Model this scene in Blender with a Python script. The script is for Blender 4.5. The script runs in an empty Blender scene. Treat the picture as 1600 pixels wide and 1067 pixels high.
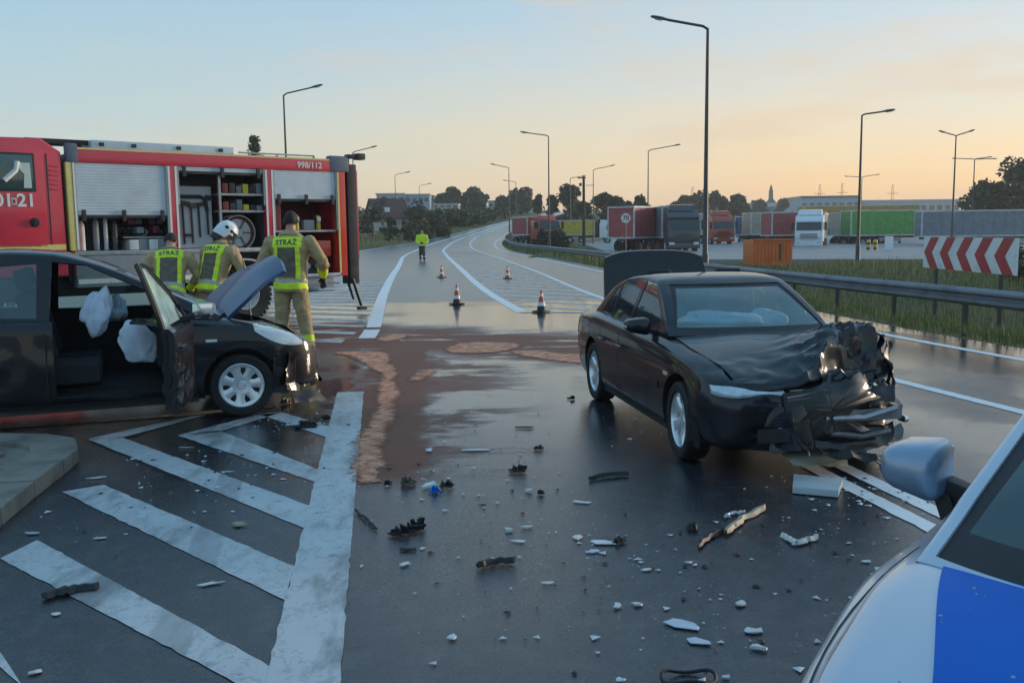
import bpy, bmesh, math, random
import numpy as np
from mathutils import Vector, Matrix, noise
from mathutils.bvhtree import BVHTree

sc = bpy.context.scene
COL = sc.collection
R = math.radians
rnd = random.Random(7)

# ------------------------------------------------------------------ camera
CAM_H, FOC = 1.65, 1450.0 / 1600.0
PITCH, ROLL = math.atan(171.5 / 1450), R(0.7)
FW = Vector((0, math.cos(PITCH), -math.sin(PITCH)))
_up = Vector((0, math.sin(PITCH), math.cos(PITCH)))
_rt = Vector((1, 0, 0))
RT = _rt * math.cos(ROLL) - _up * math.sin(ROLL)
UP = _up * math.cos(ROLL) + _rt * math.sin(ROLL)
cam = bpy.data.cameras.new('camera')
cam_o = bpy.data.objects.new('camera', cam)
COL.objects.link(cam_o)
cam_o.matrix_world = Matrix(((RT.x, UP.x, -FW.x, 0), (RT.y, UP.y, -FW.y, 0), (RT.z, UP.z, -FW.z, CAM_H), (0, 0, 0, 1)))
cam.sensor_width = 36
cam.lens = FOC * 36
cam.clip_start = 0.05
cam.clip_end = 9000
sc.camera = cam_o

# ------------------------------------------------------------------ sky, sun, exposure
SUN_EL, SUN_ROT = R(6), R(62)
w = bpy.data.worlds.new('World')
sc.world = w
w.use_nodes = True
nt = w.node_tree
N, L = nt.nodes, nt.links
bg = N['Background']
sky = N.new('ShaderNodeTexSky')
sky.sky_type = 'NISHITA'
sky.sun_disc = False
sky.sun_elevation, sky.sun_rotation = SUN_EL, SUN_ROT
sky.air_density, sky.dust_density, sky.ozone_density = 1.0, 0.4, 2.5


def wn(t, **k):
    n = N.new(t)
    for a, b in k.items():
        setattr(n, a, b)
    return n


def wmath(op, a, b=None, c=None, clamp=False):
    n = wn('ShaderNodeMath', operation=op, use_clamp=clamp)
    for i, v in enumerate((a, b, c)):
        if v is None:
            continue
        if isinstance(v, (int, float)):
            n.inputs[i].default_value = v
        else:
            L.new(v, n.inputs[i])
    return n.outputs[0]


def wmix(f, a, b, mode='MIX'):
    n = wn('ShaderNodeMix', data_type='RGBA', blend_type=mode)
    for i, v in ((0, f), (6, a), (7, b)):
        if isinstance(v, (int, float)):
            n.inputs[i].default_value = v
        elif isinstance(v, tuple):
            n.inputs[i].default_value = v + (1,)
        else:
            L.new(v, n.inputs[i])
    return n.outputs[2]


tc = wn('ShaderNodeTexCoord')
sep = wn('ShaderNodeSeparateXYZ')
L.new(tc.outputs['Generated'], sep.inputs[0])
elev = wmath('MAXIMUM', sep.outputs[2], 0.0)
# thin high veil over the whole dome, and the warm dawn haze that lies along the horizon, stronger towards the sun
sun_dir = Vector((math.sin(R(32)), math.cos(R(32)), 0.0))
dot = wn('ShaderNodeVectorMath', operation='DOT_PRODUCT')
L.new(tc.outputs['Generated'], dot.inputs[0])
dot.inputs[1].default_value = sun_dir
toward = wmath('POWER', wmath('MULTIPLY_ADD', dot.outputs['Value'], 0.5, 0.5, clamp=True), 5.0)
mp = wn('ShaderNodeMapping')
mp.inputs['Scale'].default_value = (1.4, 1.4, 9.0)
L.new(tc.outputs['Generated'], mp.inputs[0])
nz = wn('ShaderNodeTexNoise')
nz.inputs['Scale'].default_value = 1.6
nz.inputs['Detail'].default_value = 5
nz.inputs['Roughness'].default_value = 0.55
L.new(mp.outputs[0], nz.inputs['Vector'])
streak = wmath('MULTIPLY_ADD', nz.outputs[0], 2.2, -0.6, clamp=True)
hazef = wmath('EXPONENT', wmath('MULTIPLY', elev, -6.0))
low = wmath('EXPONENT', wmath('MULTIPLY', elev, -26.0))
base = wmix(0.70, sky.outputs[0], (.60, 1.33, 1.95))
warm = wmix(toward, (1.52, 1.78, 1.50), (3.3, 1.82, .36))
s1 = wmix(wmath('MULTIPLY', hazef, wmath('MULTIPLY_ADD', streak, 0.36, 0.70)), base, warm)
murk = wmix(toward, (1.95, 1.7, 1.38), (2.5, 1.35, .72))
s2 = wmix(wmath('MULTIPLY', low, 0.75), s1, murk)
# small broken clouds
mp2 = wn('ShaderNodeMapping')
mp2.inputs['Scale'].default_value = (2.6, 2.6, 11.0)
mp2.inputs['Location'].default_value = (1.72, 0.71, 1.15)
L.new(tc.outputs['Generated'], mp2.inputs[0])
nz2 = wn('ShaderNodeTexNoise')
nz2.inputs['Scale'].default_value = 1.5
nz2.inputs['Detail'].default_value = 7
nz2.inputs['Roughness'].default_value = 0.6
L.new(mp2.outputs[0], nz2.inputs['Vector'])
cl = wmath('MULTIPLY_ADD', nz2.outputs[0], 8.0, -4.2, clamp=True)
s3 = wmix(wmath('MULTIPLY', cl, 0.4), s2, wmix(toward, (1.35, 1.45, 1.55), (2.1, 1.55, 1.0)))
L.new(s3, bg.inputs[0])
bg.inputs[1].default_value = 0.10

sun = bpy.data.lights.new('sun', 'SUN')
sun.energy = 0.9
sun.angle = R(12)
sun.color = (1.0, 0.78, 0.56)
sun_o = bpy.data.objects.new('sun', sun)
COL.objects.link(sun_o)
sd = Vector((math.sin(SUN_ROT) * math.cos(SUN_EL), math.cos(SUN_ROT) * math.cos(SUN_EL), math.sin(SUN_EL)))
sun_o.rotation_euler = sd.to_track_quat('Z', 'Y').to_euler()
sun_o.location = (60, 60, 60)

sc.view_settings.view_transform = 'Standard'
sc.view_settings.look = 'None'
sc.view_settings.gamma = 1
sc.view_settings.use_curve_mapping = False
sc.view_settings.exposure = 2.06
sc.cycles.use_denoising = True
sc.cycles.max_bounces = 6
sc.cycles.transparent_max_bounces = 12


# ------------------------------------------------------------------ helpers
def at(x, y, z=0.0):
    """the ground point (height z) seen at a place of the 1600 x 1067 photograph"""
    d = FW + RT * ((x - 800) / 1450) - UP * ((y - 533.5) / 1450)
    t = (z - CAM_H) / d.z
    return Vector((d.x * t, d.y * t, z))


def sstep(a, b, x):
    t = min(1, max(0, (x - a) / (b - a)))
    return t * t * (3 - 2 * t)


def interp(tab, x):
    if x <= tab[0][0]:
        return tab[0][1]
    for (a, va), (b, vb) in zip(tab, tab[1:]):
        if x <= b:
            return va + (vb - va) * (x - a) / (b - a)
    return tab[-1][1]


def cubic(tab, x):
    """monotone cubic interpolation of rows (x, v0, v1, ...)"""
    n = len(tab)
    if x <= tab[0][0]:
        return list(tab[0][1:])
    if x >= tab[-1][0]:
        return list(tab[-1][1:])
    i = max(k for k in range(n - 1) if tab[k][0] <= x)
    h = tab[i + 1][0] - tab[i][0]
    t = (x - tab[i][0]) / h
    out = []
    for c in range(1, len(tab[0])):
        def sl(k):
            return (tab[k + 1][c] - tab[k][c]) / (tab[k + 1][0] - tab[k][0])

        def tg(k):
            if k == 0:
                return sl(0)
            if k == n - 1:
                return sl(n - 2)
            a, b = sl(k - 1), sl(k)
            return 0 if a * b <= 0 else 2 * a * b / (a + b)
        p0, p1, m0, m1 = tab[i][c], tab[i + 1][c], tg(i) * h, tg(i + 1) * h
        t2, t3 = t * t, t * t * t
        out.append((2 * t3 - 3 * t2 + 1) * p0 + (t3 - 2 * t2 + t) * m0 + (-2 * t3 + 3 * t2) * p1 + (t3 - t2) * m1)
    return out


class MB:
    """collects shapes, then links them as ONE mesh object"""

    def __init__(self, M=None):
        self.v, self.f, self.m = [], [], []
        self.M = M

    def add(self, pts, faces, mi=0):
        o = len(self.v)
        for p in pts:
            p = Vector(p)
            self.v.append(self.M @ p if self.M else p)
        for f in faces:
            self.f.append([o + i for i in f])
            self.m.append(mi)

    def box(self, c, s, mi=0, rot=None):
        hx, hy, hz = s[0] / 2, s[1] / 2, s[2] / 2
        P = [Vector((x, y, z)) for x in (-hx, hx) for y in (-hy, hy) for z in (-hz, hz)]
        if rot is not None:
            P = [rot @ p for p in P]
        c = Vector(c)
        self.add([c + p for p in P], [(0, 1, 3, 2), (4, 6, 7, 5), (0, 4, 5, 1), (2, 3, 7, 6), (0, 2, 6, 4), (1, 5, 7, 3)], mi)

    def span(self, a, b, mi=0):
        self.box([(p + q) / 2 for p, q in zip(a, b)], [abs(q - p) for p, q in zip(a, b)], mi)

    def bar(self, p, q, wd, ht, mi=0, upv=(0, 0, 1)):
        p, q = Vector(p), Vector(q)
        d = (q - p)
        x = d.normalized()
        u = Vector(upv)
        y = u.cross(x)
        if y.length < 1e-4:
            y = Vector((0, 1, 0)).cross(x)
        y.normalize()
        z = x.cross(y)
        rot = Matrix((x, y, z)).transposed()
        self.box((p + q) / 2, (d.length, wd, ht), mi, rot)

    def tube(self, pts, r, n=8, mi=0, caps=True, closed=False):
        pts = [Vector(p) for p in pts]
        rs = r if isinstance(r, (list, tuple)) else [r] * len(pts)
        P, F = [], []
        ref = None
        k = len(pts)
        for i, p in enumerate(pts):
            if closed:
                d = pts[(i + 1) % k] - pts[i - 1]
            else:
                d = pts[min(i + 1, k - 1)] - pts[max(i - 1, 0)]
            d.normalize()
            if ref is None:
                ref = Vector((0, 0, 1)) if abs(d.z) < .9 else Vector((1, 0, 0))
            y = ref.cross(d).normalized()
            z = d.cross(y)
            ref = z
            for j in range(n):
                a = 2 * math.pi * j / n
                P.append(p + (y * math.cos(a) + z * math.sin(a)) * rs[i])
        for i in range(k if closed else k - 1):
            for j in range(n):
                a, b = i * n + j, i * n + (j + 1) % n
                c, e = ((i + 1) % k) * n + (j + 1) % n, ((i + 1) % k) * n + j
                F.append((a, b, c, e))
        if caps and not closed:
            F.append(tuple(range(n))[::-1])
            F.append(tuple((k - 1) * n + j for j in range(n)))
        self.add(P, F, mi)

    def lathe(self, prof, n=24, M=None, mi=0, closed=False):
        """profile of (r, h) turned about the y axis (r in xz, h along y)"""
        P, F = [], []
        for r_, h in prof:
            for j in range(n):
                a = 2 * math.pi * j / n
                P.append(Vector((r_ * math.cos(a), h, r_ * math.sin(a))))
        k = len(prof)
        for i in range(k if closed else k - 1):
            for j in range(n):
                i2 = (i + 1) % k
                F.append((i * n + j, i * n + (j + 1) % n, i2 * n + (j + 1) % n, i2 * n + j))
        if M:
            P = [M @ p for p in P]
        self.add(P, F, mi)

    def prism(self, poly, vec, mi=0):
        n = len(poly)
        vec = Vector(vec)
        P = [Vector(p) for p in poly] + [Vector(p) + vec for p in poly]
        F = [tuple(range(n))[::-1], tuple(range(n, 2 * n))]
        for i in range(n):
            j = (i + 1) % n
            F.append((i, j, n + j, n + i))
        self.add(P, F, mi)

    def grid(self, rows, mi=0, closed=False):
        nu, nv = len(rows), len(rows[0])
        F = []
        for i in range(nu - 1):
            for j in range(nv if closed else nv - 1):
                j2 = (j + 1) % nv
                F.append((i * nv + j, i * nv + j2, (i + 1) * nv + j2, (i + 1) * nv + j))
        self.add([p for r_ in rows for p in r_], F, mi)

    def slab(self, rows, off, mi=0):
        """a sheet given as a grid, thickened by the vector off"""
        off = Vector(off)
        nu, nv = len(rows), len(rows[0])
        self.grid(rows, mi)
        self.grid([[Vector(p) + off for p in reversed(r_)] for r_ in rows], mi)
        rim = [(0, j) for j in range(nv)] + [(i, nv - 1) for i in range(1, nu)] + [(nu - 1, j) for j in range(nv - 2, -1, -1)] + [(i, 0) for i in range(nu - 2, -1, -1)]
        a = [Vector(rows[i][j]) for i, j in rim]
        self.grid([[p + off for p in a], a], mi)

    def mesh(self, name, mats, ang=35, bev=0, seg=2):
        me = bpy.data.meshes.new(name)
        me.from_pydata([tuple(p) for p in self.v], [], self.f)
        for m in (mats if isinstance(mats, (list, tuple)) else [mats]):
            me.materials.append(m)
        if any(self.m):
            me.polygons.foreach_set('material_index', self.m)
        finish(me, ang, bev, seg)
        return me

    def build(self, name, mats, parent=None, ang=35, bev=0, seg=2, loc=None, rot=None):
        return link(name, self.mesh(name, mats, ang, bev, seg), parent, loc, rot)


def finish(me, ang=35, bev=0, seg=2):
    bm = bmesh.new()
    bm.from_mesh(me)
    if bev:
        ed = [e for e in bm.edges if len(e.link_faces) == 2 and e.calc_face_angle(0) > R(30)]
        bmesh.ops.bevel(bm, geom=ed, offset=bev, segments=seg, profile=0.7, affect='EDGES', clamp_overlap=True)
    bmesh.ops.recalc_face_normals(bm, faces=bm.faces)
    bm.to_mesh(me)
    bm.free()
    me.update()
    if ang:
        me.polygons.foreach_set('use_smooth', [True] * len(me.polygons))
        me.set_sharp_from_angle(angle=R(ang))


def link(name, me, parent=None, loc=None, rot=None):
    o = bpy.data.objects.new(name, me)
    COL.objects.link(o)
    if parent:
        o.parent = parent
    if loc is not None:
        o.location = loc
    if rot is not None:
        o.rotation_euler = rot
    return o


def tag(o, label, cat, group=None):
    o['label'] = label
    o['category'] = cat
    if group:
        o['group'] = group
    return o


def thing(name, label, cat, loc=(0, 0, 0), rotz=0, group=None, scale=None):
    o = bpy.data.objects.new(name, None)
    o.empty_display_size = .2
    COL.objects.link(o)
    o.location = loc
    o.rotation_euler = (0, 0, rotz)
    if scale:
        o.scale = scale if isinstance(scale, tuple) else (scale,) * 3
    return tag(o, label, cat, group)


def kind(o, k):
    o['kind'] = k
    return o


def copy_tree(o, parent=None):
    c = o.copy()
    COL.objects.link(c)
    c.parent = parent
    for ch in list(o.children):
        copy_tree(ch, c)
    return c


def text_mesh(body, size, mat, depth=.004, bold=0.0, spacing=1.0):
    cu = bpy.data.curves.new('lettering', 'FONT')
    cu.body = body
    cu.size = size
    cu.extrude = depth
    cu.offset = bold
    cu.space_character = spacing
    cu.align_x, cu.align_y = 'CENTER', 'CENTER'
    cu.resolution_u = 3
    o = bpy.data.objects.new('lettering', cu)
    COL.objects.link(o)
    bpy.context.view_layer.update()
    me = bpy.data.meshes.new_from_object(o.evaluated_get(bpy.context.evaluated_depsgraph_get()))
    bpy.data.objects.remove(o)
    me.materials.clear()
    me.materials.append(mat)
    return me


# ------------------------------------------------------------------ materials
MATS = {}


def nodes(name):
    m = bpy.data.materials.new(name)
    m.use_nodes = True
    t = m.node_tree
    return m, t, t.nodes['Principled BSDF']


def mat(name, col, rough=.5, metal=0, var=.15, scale=6, bump=0, bscale=40, coat=0, emit=0, rvar=.0, dirt=None):
    """painted / plastic / metal surface with a noise-broken colour, roughness and relief"""
    m, t, b = nodes(name)
    n_, l_ = t.nodes, t.links
    tcn = n_.new('ShaderNodeTexCoord')
    nz_ = n_.new('ShaderNodeTexNoise')
    nz_.inputs['Scale'].default_value = scale
    nz_.inputs['Detail'].default_value = 6
    nz_.inputs['Roughness'].default_value = .65
    l_.new(tcn.outputs['Object'], nz_.inputs['Vector'])
    cr = n_.new('ShaderNodeValToRGB')
    cr.color_ramp.elements[0].position, cr.color_ramp.elements[1].position = .3, .72
    c2 = dirt if dirt else tuple(c * (1 - var) for c in col)
    c1 = tuple(min(1, c * (1 + var * .6)) for c in col)
    cr.color_ramp.elements[0].color = c2 + (1,)
    cr.color_ramp.elements[1].color = c1 + (1,)
    if dirt:
        e = cr.color_ramp.elements.new(.5)
        e.color = col + (1,)
    l_.new(nz_.outputs[0], cr.inputs[0])
    l_.new(cr.outputs[0], b.inputs['Base Color'])
    b.inputs['Metallic'].default_value = metal
    b.inputs['Roughness'].default_value = rough
    if rvar:
        mr = n_.new('ShaderNodeMapRange')
        mr.inputs['To Min'].default_value = max(.02, rough - rvar)
        mr.inputs['To Max'].default_value = min(1, rough + rvar)
        l_.new(nz_.outputs[0], mr.inputs[0])
        l_.new(mr.outputs[0], b.inputs['Roughness'])
    if coat:
        b.inputs['Coat Weight'].default_value = coat
        b.inputs['Coat Roughness'].default_value = .06
    if bump:
        nb = n_.new('ShaderNodeTexNoise')
        nb.inputs['Scale'].default_value = bscale
        nb.inputs['Detail'].default_value = 4
        l_.new(tcn.outputs['Object'], nb.inputs['Vector'])
        bp = n_.new('ShaderNodeBump')
        bp.inputs['Strength'].default_value = bump
        bp.inputs['Distance'].default_value = .02
        l_.new(nb.outputs[0], bp.inputs['Height'])
        l_.new(bp.outputs[0], b.inputs['Normal'])
    if emit:
        b.inputs['Emission Color'].default_value = col + (1,)
        b.inputs['Emission Strength'].default_value = emit
    if name == 'police_blue':
        b.inputs['Specular IOR Level'].default_value = .12
    if 'car_paint' in name:
        b.inputs['Specular IOR Level'].default_value = .2
    MATS[name] = m
    return m


def glass_mat(name, tint=(.6, .75, .76), refl=1.0, base=(.0, .0, .0), film=0.0):
    m = bpy.data.materials.new(name)
    m.use_nodes = True
    t = m.node_tree
    n_, l_ = t.nodes, t.links
    n_.remove(n_['Principled BSDF'])
    tr = n_.new('ShaderNodeBsdfTransparent')
    tr.inputs[0].default_value = tint + (1,)
    gl = n_.new('ShaderNodeBsdfGlossy')
    gl.inputs['Roughness'].default_value = .03
    gl.inputs[0].default_value = (.9 * refl, .98 * refl, 1.0 * refl, 1)
    fr = n_.new('ShaderNodeFresnel')
    fr.inputs[0].default_value = 1.52
    ma = n_.new('ShaderNodeMath')
    ma.operation = 'MULTIPLY_ADD'
    ma.inputs[1].default_value = 1.7
    ma.inputs[2].default_value = .02
    ma.use_clamp = True
    l_.new(fr.outputs[0], ma.inputs[0])
    mx = n_.new('ShaderNodeMixShader')
    l_.new(ma.outputs[0], mx.inputs[0])
    l_.new(tr.outputs[0], mx.inputs[1])
    l_.new(gl.outputs[0], mx.inputs[2])
    out = mx
    if film:       # diffuse layer; on the windscreens its colour stands in for reflected sky
        di = n_.new('ShaderNodeBsdfDiffuse')
        di.inputs[0].default_value = base + (1,)
        tcn = n_.new('ShaderNodeTexCoord')
        nz_ = n_.new('ShaderNodeTexNoise')
        nz_.inputs['Scale'].default_value = 3
        nz_.inputs['Detail'].default_value = 5
        l_.new(tcn.outputs['Object'], nz_.inputs['Vector'])
        mm = n_.new('ShaderNodeMath')
        mm.operation = 'MULTIPLY'
        mm.inputs[1].default_value = film * 2
        l_.new(nz_.outputs[0], mm.inputs[0])
        m2 = n_.new('ShaderNodeMixShader')
        l_.new(mm.outputs[0], m2.inputs[0])
        l_.new(mx.outputs[0], m2.inputs[1])
        l_.new(di.outputs[0], m2.inputs[2])
        out = m2
    l_.new(out.outputs[0], n_['Material Output'].inputs[0])
    MATS[name] = m
    return m


BLACK = mat('black_car_paint', (.0045, .0045, .0095), .5, 0, .3, 3, coat=.75, rvar=.1)
BLACK2 = mat('dull_black_car_paint', (.006, .006, .012), .5, 0, .4, 4, coat=.75, rvar=.12, bump=.03, bscale=5)
PLASTIC = mat('black_plastic', (.018, .018, .021), .55, 0, .3, 20)
RUBBER = mat('rubber', (.016, .016, .018), .75, 0, .3, 25, bump=.15, bscale=90)
INTERIOR = mat('dark_cabin_trim', (.02, .02, .026), .8, 0, .3, 8)
SEAT = mat('dark_seat_cloth', (.03, .03, .036), .9, 0, .25, 30, bump=.2, bscale=150)
ALLOY = mat('silver_alloy', (.78, .80, .83), .3, .6, .1, 10, rvar=.08)
STEEL = mat('bare_steel', (.36, .37, .39), .42, .8, .25, 9, rvar=.12)
DARKSTEEL = mat('dark_steel', (.07, .072, .08), .5, .5, .3, 8)
GALV = mat('galvanised_steel', (.19, .195, .215), .55, .3, .3, 2, rvar=.12, dirt=(.10, .10, .105))
WHITE = mat('white_paint', (.74, .75, .76), .4, 0, .1, 5)
WHITE_DIRTY = mat('dirty_white_paint', (.55, .55, .54), .55, 0, .15, 2, dirt=(.33, .32, .3))
CHROME = mat('chrome', (.75, .77, .8), .12, 1, .05, 5)
LENS = mat('clear_lamp_lens', (.55, .62, .66), .12, .25, .25, 14, coat=1)
RED = mat('fire_engine_red', (.60, .028, .060), .3, 0, .16, 1.2, coat=.7, rvar=.06)
RED_ORANGE = mat('signal_red_orange', (.62, .045, .02), .3, 0, .12, 3, coat=.6)
REFL_YELLOW = mat('reflective_yellow_tape', (.72, .60, .20), .35, 0, .15, 14)
REFL_WHITE = mat('reflective_white_tape', (.75, .74, .70), .35, 0, .12, 14)
HIVIS = mat('fluorescent_yellow_cloth', (.72, .90, .03), .7, 0, .18, 26, bump=.3, bscale=30)
HIVIS_SILVER = mat('silver_reflective_tape', (.42, .43, .40), .4, .2, .2, 30)
TAN = mat('tan_fire_suit', (.46, .335, .17), .9, 0, .3, 9, bump=.5, bscale=22)
SKIN = mat('skin', (.46, .25, .18), .55, 0, .12, 20)
HAIR = mat('dark_hair', (.016, .012, .010), .7, 0, .4, 60, bump=.6, bscale=120)
AIRBAG = mat('white_airbag_cloth', (.62, .70, .84), .85, 0, .15, 9, bump=.5, bscale=9)
ORANGE = mat('orange_painted_steel', (.66, .15, .035), .5, 0, .2, 2.2, dirt=(.50, .11, .03))
GLASS = glass_mat('car_glass', (.55, .70, .71), base=(.45, .58, .6), film=.05)
GLASS_T = glass_mat('windscreen_glass', (.74, .90, .92), 1.0, (.42, .60, .62), .13)
GLASS_D = glass_mat('truck_glass', (.12, .22, .23), .9, (.05, .12, .12), .3)


class NG:
    """short hand for building a node graph"""

    def __init__(self, name):
        self.m, self.t, self.b = nodes(name)
        self.N, self.L = self.t.nodes, self.t.links
        self.co = self.N.new('ShaderNodeTexCoord').outputs['Object']
        s = self.N.new('ShaderNodeSeparateXYZ')
        self.L.new(self.co, s.inputs[0])
        self.x, self.y, self.z = s.outputs[0], s.outputs[1], s.outputs[2]
        MATS[name] = self.m

    def put(self, sock, v):
        if isinstance(v, tuple):
            sock.default_value = v + (1,) if len(v) == 3 and len(sock.default_value) == 4 else v
        elif isinstance(v, (int, float)):
            sock.default_value = v
        else:
            self.L.new(v, sock)

    def math(self, op, a, b=0.0, c=0.0, clamp=False):
        n = self.N.new('ShaderNodeMath')
        n.operation, n.use_clamp = op, clamp
        for i, v in enumerate((a, b, c)):
            self.put(n.inputs[i], v)
        return n.outputs[0]

    def ramp(self, v, a, b, lo=0.0, hi=1.0):
        n = self.N.new('ShaderNodeMapRange')
        n.interpolation_type = 'SMOOTHSTEP'
        for i, q in enumerate((v, a, b, lo, hi)):
            self.put(n.inputs[i], q)
        return n.outputs[0]

    def noise(self, scale, detail=5, rough=.6, stretch=None, loc=None):
        n = self.N.new('ShaderNodeTexNoise')
        n.inputs['Scale'].default_value, n.inputs['Detail'].default_value, n.inputs['Roughness'].default_value = scale, detail, rough
        v = self.co
        if stretch or loc:
            p = self.N.new('ShaderNodeMapping')
            p.inputs['Scale'].default_value = stretch or (1, 1, 1)
            p.inputs['Location'].default_value = loc or (0, 0, 0)
            self.L.new(v, p.inputs[0])
            v = p.outputs[0]
        self.L.new(v, n.inputs['Vector'])
        return n.outputs[0]

    def mix(self, f, a, b, mode='MIX'):
        n = self.N.new('ShaderNodeMix')
        n.data_type, n.blend_type = 'RGBA', mode
        self.put(n.inputs[0], f)
        self.put(n.inputs[6], a)
        self.put(n.inputs[7], b)
        return n.outputs[2]

    def mixf(self, f, a, b):
        n = self.N.new('ShaderNodeMix')
        n.data_type = 'FLOAT'
        for i, v in ((0, f), (2, a), (3, b)):
            self.put(n.inputs[i], v)
        return n.outputs[0]

    def bump(self, h, strength=.3, dist=.01):
        n = self.N.new('ShaderNodeBump')
        n.inputs['Strength'].default_value, n.inputs['Distance'].default_value = strength, dist
        self.L.new(h, n.inputs['Height'])
        self.L.new(n.outputs[0], self.b.inputs['Normal'])

    def col(self, v):
        self.put(self.b.inputs['Base Color'], v)

    def rough(self, v):
        self.put(self.b.inputs['Roughness'], v)


# ---- asphalt: dry and pale beyond the junction, soaked in front of it
g = NG('asphalt')
grain = g.math('MULTIPLY_ADD', g.noise(150, 2, .7), .6, g.math('MULTIPLY', g.noise(48, 4, .75), .4))
grain = g.ramp(grain, .36, .66)
speck = g.ramp(g.noise(62, 3, .7, None, (3, 3, 0)), .58, .70)
patch = g.noise(.55, 6, .62, (1, .7, 1))
fine = g.noise(7, 6, .7)
wetedge = g.math('ADD', g.y, g.math('MULTIPLY', g.noise(.5, 3), 1.6))
wet = g.ramp(wetedge, 22.6, 23.4, 1.0, 0.0)
film = g.math('MULTIPLY', g.math('MULTIPLY', g.ramp(patch, .26, .50), g.ramp(g.y, 4.5, 9)), wet)
soak = g.math('MAXIMUM', g.math('MULTIPLY', g.ramp(g.y, 13.5, 17), g.ramp(g.noise(.8, 5, .6, (.5, 1.3, 1), (2, 9, 0)), .36, .50)), g.math('MULTIPLY', g.ramp(g.x, 2.4, 3.6), g.ramp(patch, .36, .50)))
film = g.math('MAXIMUM', film, g.math('MULTIPLY', soak, wet))
# reddish sorbent water that soaked into the surface
wob = g.math('MULTIPLY_ADD', g.noise(.7, 4, .6, None, (5, 3, 0)), 2.4, -1.2)
wob2 = g.math('MULTIPLY_ADD', g.noise(1.3, 5, .65, None, (1, 8, 0)), 1.3, -.65)
bandc = g.math('ADD', g.math('ADD', g.y, g.math('MULTIPLY_ADD', g.x, .52, -13.7)), wob)
band = g.math('MULTIPLY', g.ramp(g.math('ABSOLUTE', bandc), 1.0, 2.6, 1, 0), g.ramp(g.x, 1.4, 2.2, 1, 0))
tong = g.math('ADD', g.math('ADD', g.x, g.math('MULTIPLY_ADD', g.math('SUBTRACT', g.y, 6.0), .07, 1.0)), wob2)
tongue = g.math('MULTIPLY', g.ramp(g.math('ABSOLUTE', tong), .30, .62, 1, 0), g.math('MULTIPLY', g.ramp(g.y, 5.7, 6.3), g.ramp(g.y, 13, 14.5, 1, 0)))
smear = g.math('MULTIPLY', g.ramp(g.math('ABSOLUTE', g.math('ADD', g.x, .85)), .3, 1.5, 1, 0), g.ramp(g.math('ABSOLUTE', g.math('ADD', g.y, -9.4)), 2.2, 3.8, 1, 0))
br_n = g.noise(.9, 6, .66, (.55, 1.5, 1), (3, 1, 0))
brown = g.math('MAXIMUM', g.math('MULTIPLY', band, g.ramp(br_n, .36, .46)), g.math('MAXIMUM', g.math('MULTIPLY', tongue, g.ramp(br_n, .12, .34)), g.math('MULTIPLY', smear, g.ramp(br_n, .49, .58, 0, .9))))
dry_c = g.mix(grain, (.060, .070, .080), (.125, .138, .15))
dry_c = g.mix(g.ramp(g.noise(.16, 4, .6, (1, .25, 1)), .42, .62), dry_c, (.060, .067, .075))
wet_c = g.mix(grain, (.006, .008, .013), (.040, .044, .056))
wet_c = g.mix(g.math('MULTIPLY', g.ramp(fine, .46, .66), .6), wet_c, (.070, .073, .080))
vein = g.ramp(g.math('ABSOLUTE', g.math('SUBTRACT', g.noise(.55, 8, .62, None, (11, 4, 0)), .5)), .0012, .0035, .7, 0)
wet_c = g.mix(vein, wet_c, (.008, .008, .010))
dry_c = g.mix(vein, dry_c, (.022, .022, .024))
c = g.mix(wet, dry_c, wet_c)
c = g.mix(g.math('MULTIPLY', speck, .5), c, (.17, .175, .19))
c = g.mix(g.math('MULTIPLY', g.ramp(g.noise(.33, 5, .65, (1.6, .5, 1), (7, 2, 0)), .55, .75), .4), c, (.012, .012, .015))
c = g.mix(g.math('MULTIPLY', brown, .95), c, (.21, .062, .030))
g.col(c)
r_dry = g.math('MULTIPLY_ADD', grain, .12, .20)
r_wet = g.mixf(film, .21, .08)
r = g.mixf(wet, r_dry, g.math('MULTIPLY_ADD', grain, g.mixf(film, .10, .06), r_wet))
r = g.mixf(g.math('MULTIPLY', brown, .9), r, .62)
g.rough(r)
g.put(g.b.inputs['Specular IOR Level'], g.mixf(g.math('MULTIPLY', brown, .85), g.mixf(wet, .55, .75), .12))
g.bump(g.math('ADD', g.math('MULTIPLY', grain, g.mixf(film, 1.0, .10)), g.math('MULTIPLY', fine, g.mixf(film, .5, .12))), .16, .007)
ASPHALT = g.m

# ---- worn road paint
g = NG('road_paint')
wear = g.noise(9, 8, .75)
scr = g.noise(2.2, 6, .7, (1, .35, 1))
worn = g.math('MAXIMUM', g.math('MULTIPLY', g.ramp(wear, .54, .68), .7), g.math('MULTIPLY', g.ramp(scr, .48, .64), .7))
trk = g.math('ABSOLUTE', g.math('SUBTRACT', g.x, g.math('MULTIPLY_ADD', g.y, -0.1999, -0.6910)))
trk = g.math('MULTIPLY', g.ramp(g.math('ADD', trk, g.math('MULTIPLY_ADD', g.noise(12, 4, .7), .08, -.04)), .075, .105, .62, 0), g.ramp(g.noise(5, 5, .75, (1, .3, 1), (2, 2, 0)), .30, .62, 1, .45))
worn = g.math('MAXIMUM', worn, trk)
crack = g.ramp(g.math('ABSOLUTE', g.math('SUBTRACT', g.noise(3.2, 7, .7, (1, .6, 1), (4, 2, 0)), .5)), .002, .010, .45, 0)
worn = g.math('MAXIMUM', worn, crack)
pc = g.mix(g.noise(1.6, 4), (.40, .415, .43), (.60, .62, .64))
g.col(g.mix(worn, pc, (.085, .088, .095)))
g.rough(g.math('MULTIPLY_ADD', wear, .3, .26))
g.bump(g.noise(120, 3), .25, .004)
PAINT = g.m
g = NG('fresh_road_paint')
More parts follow.
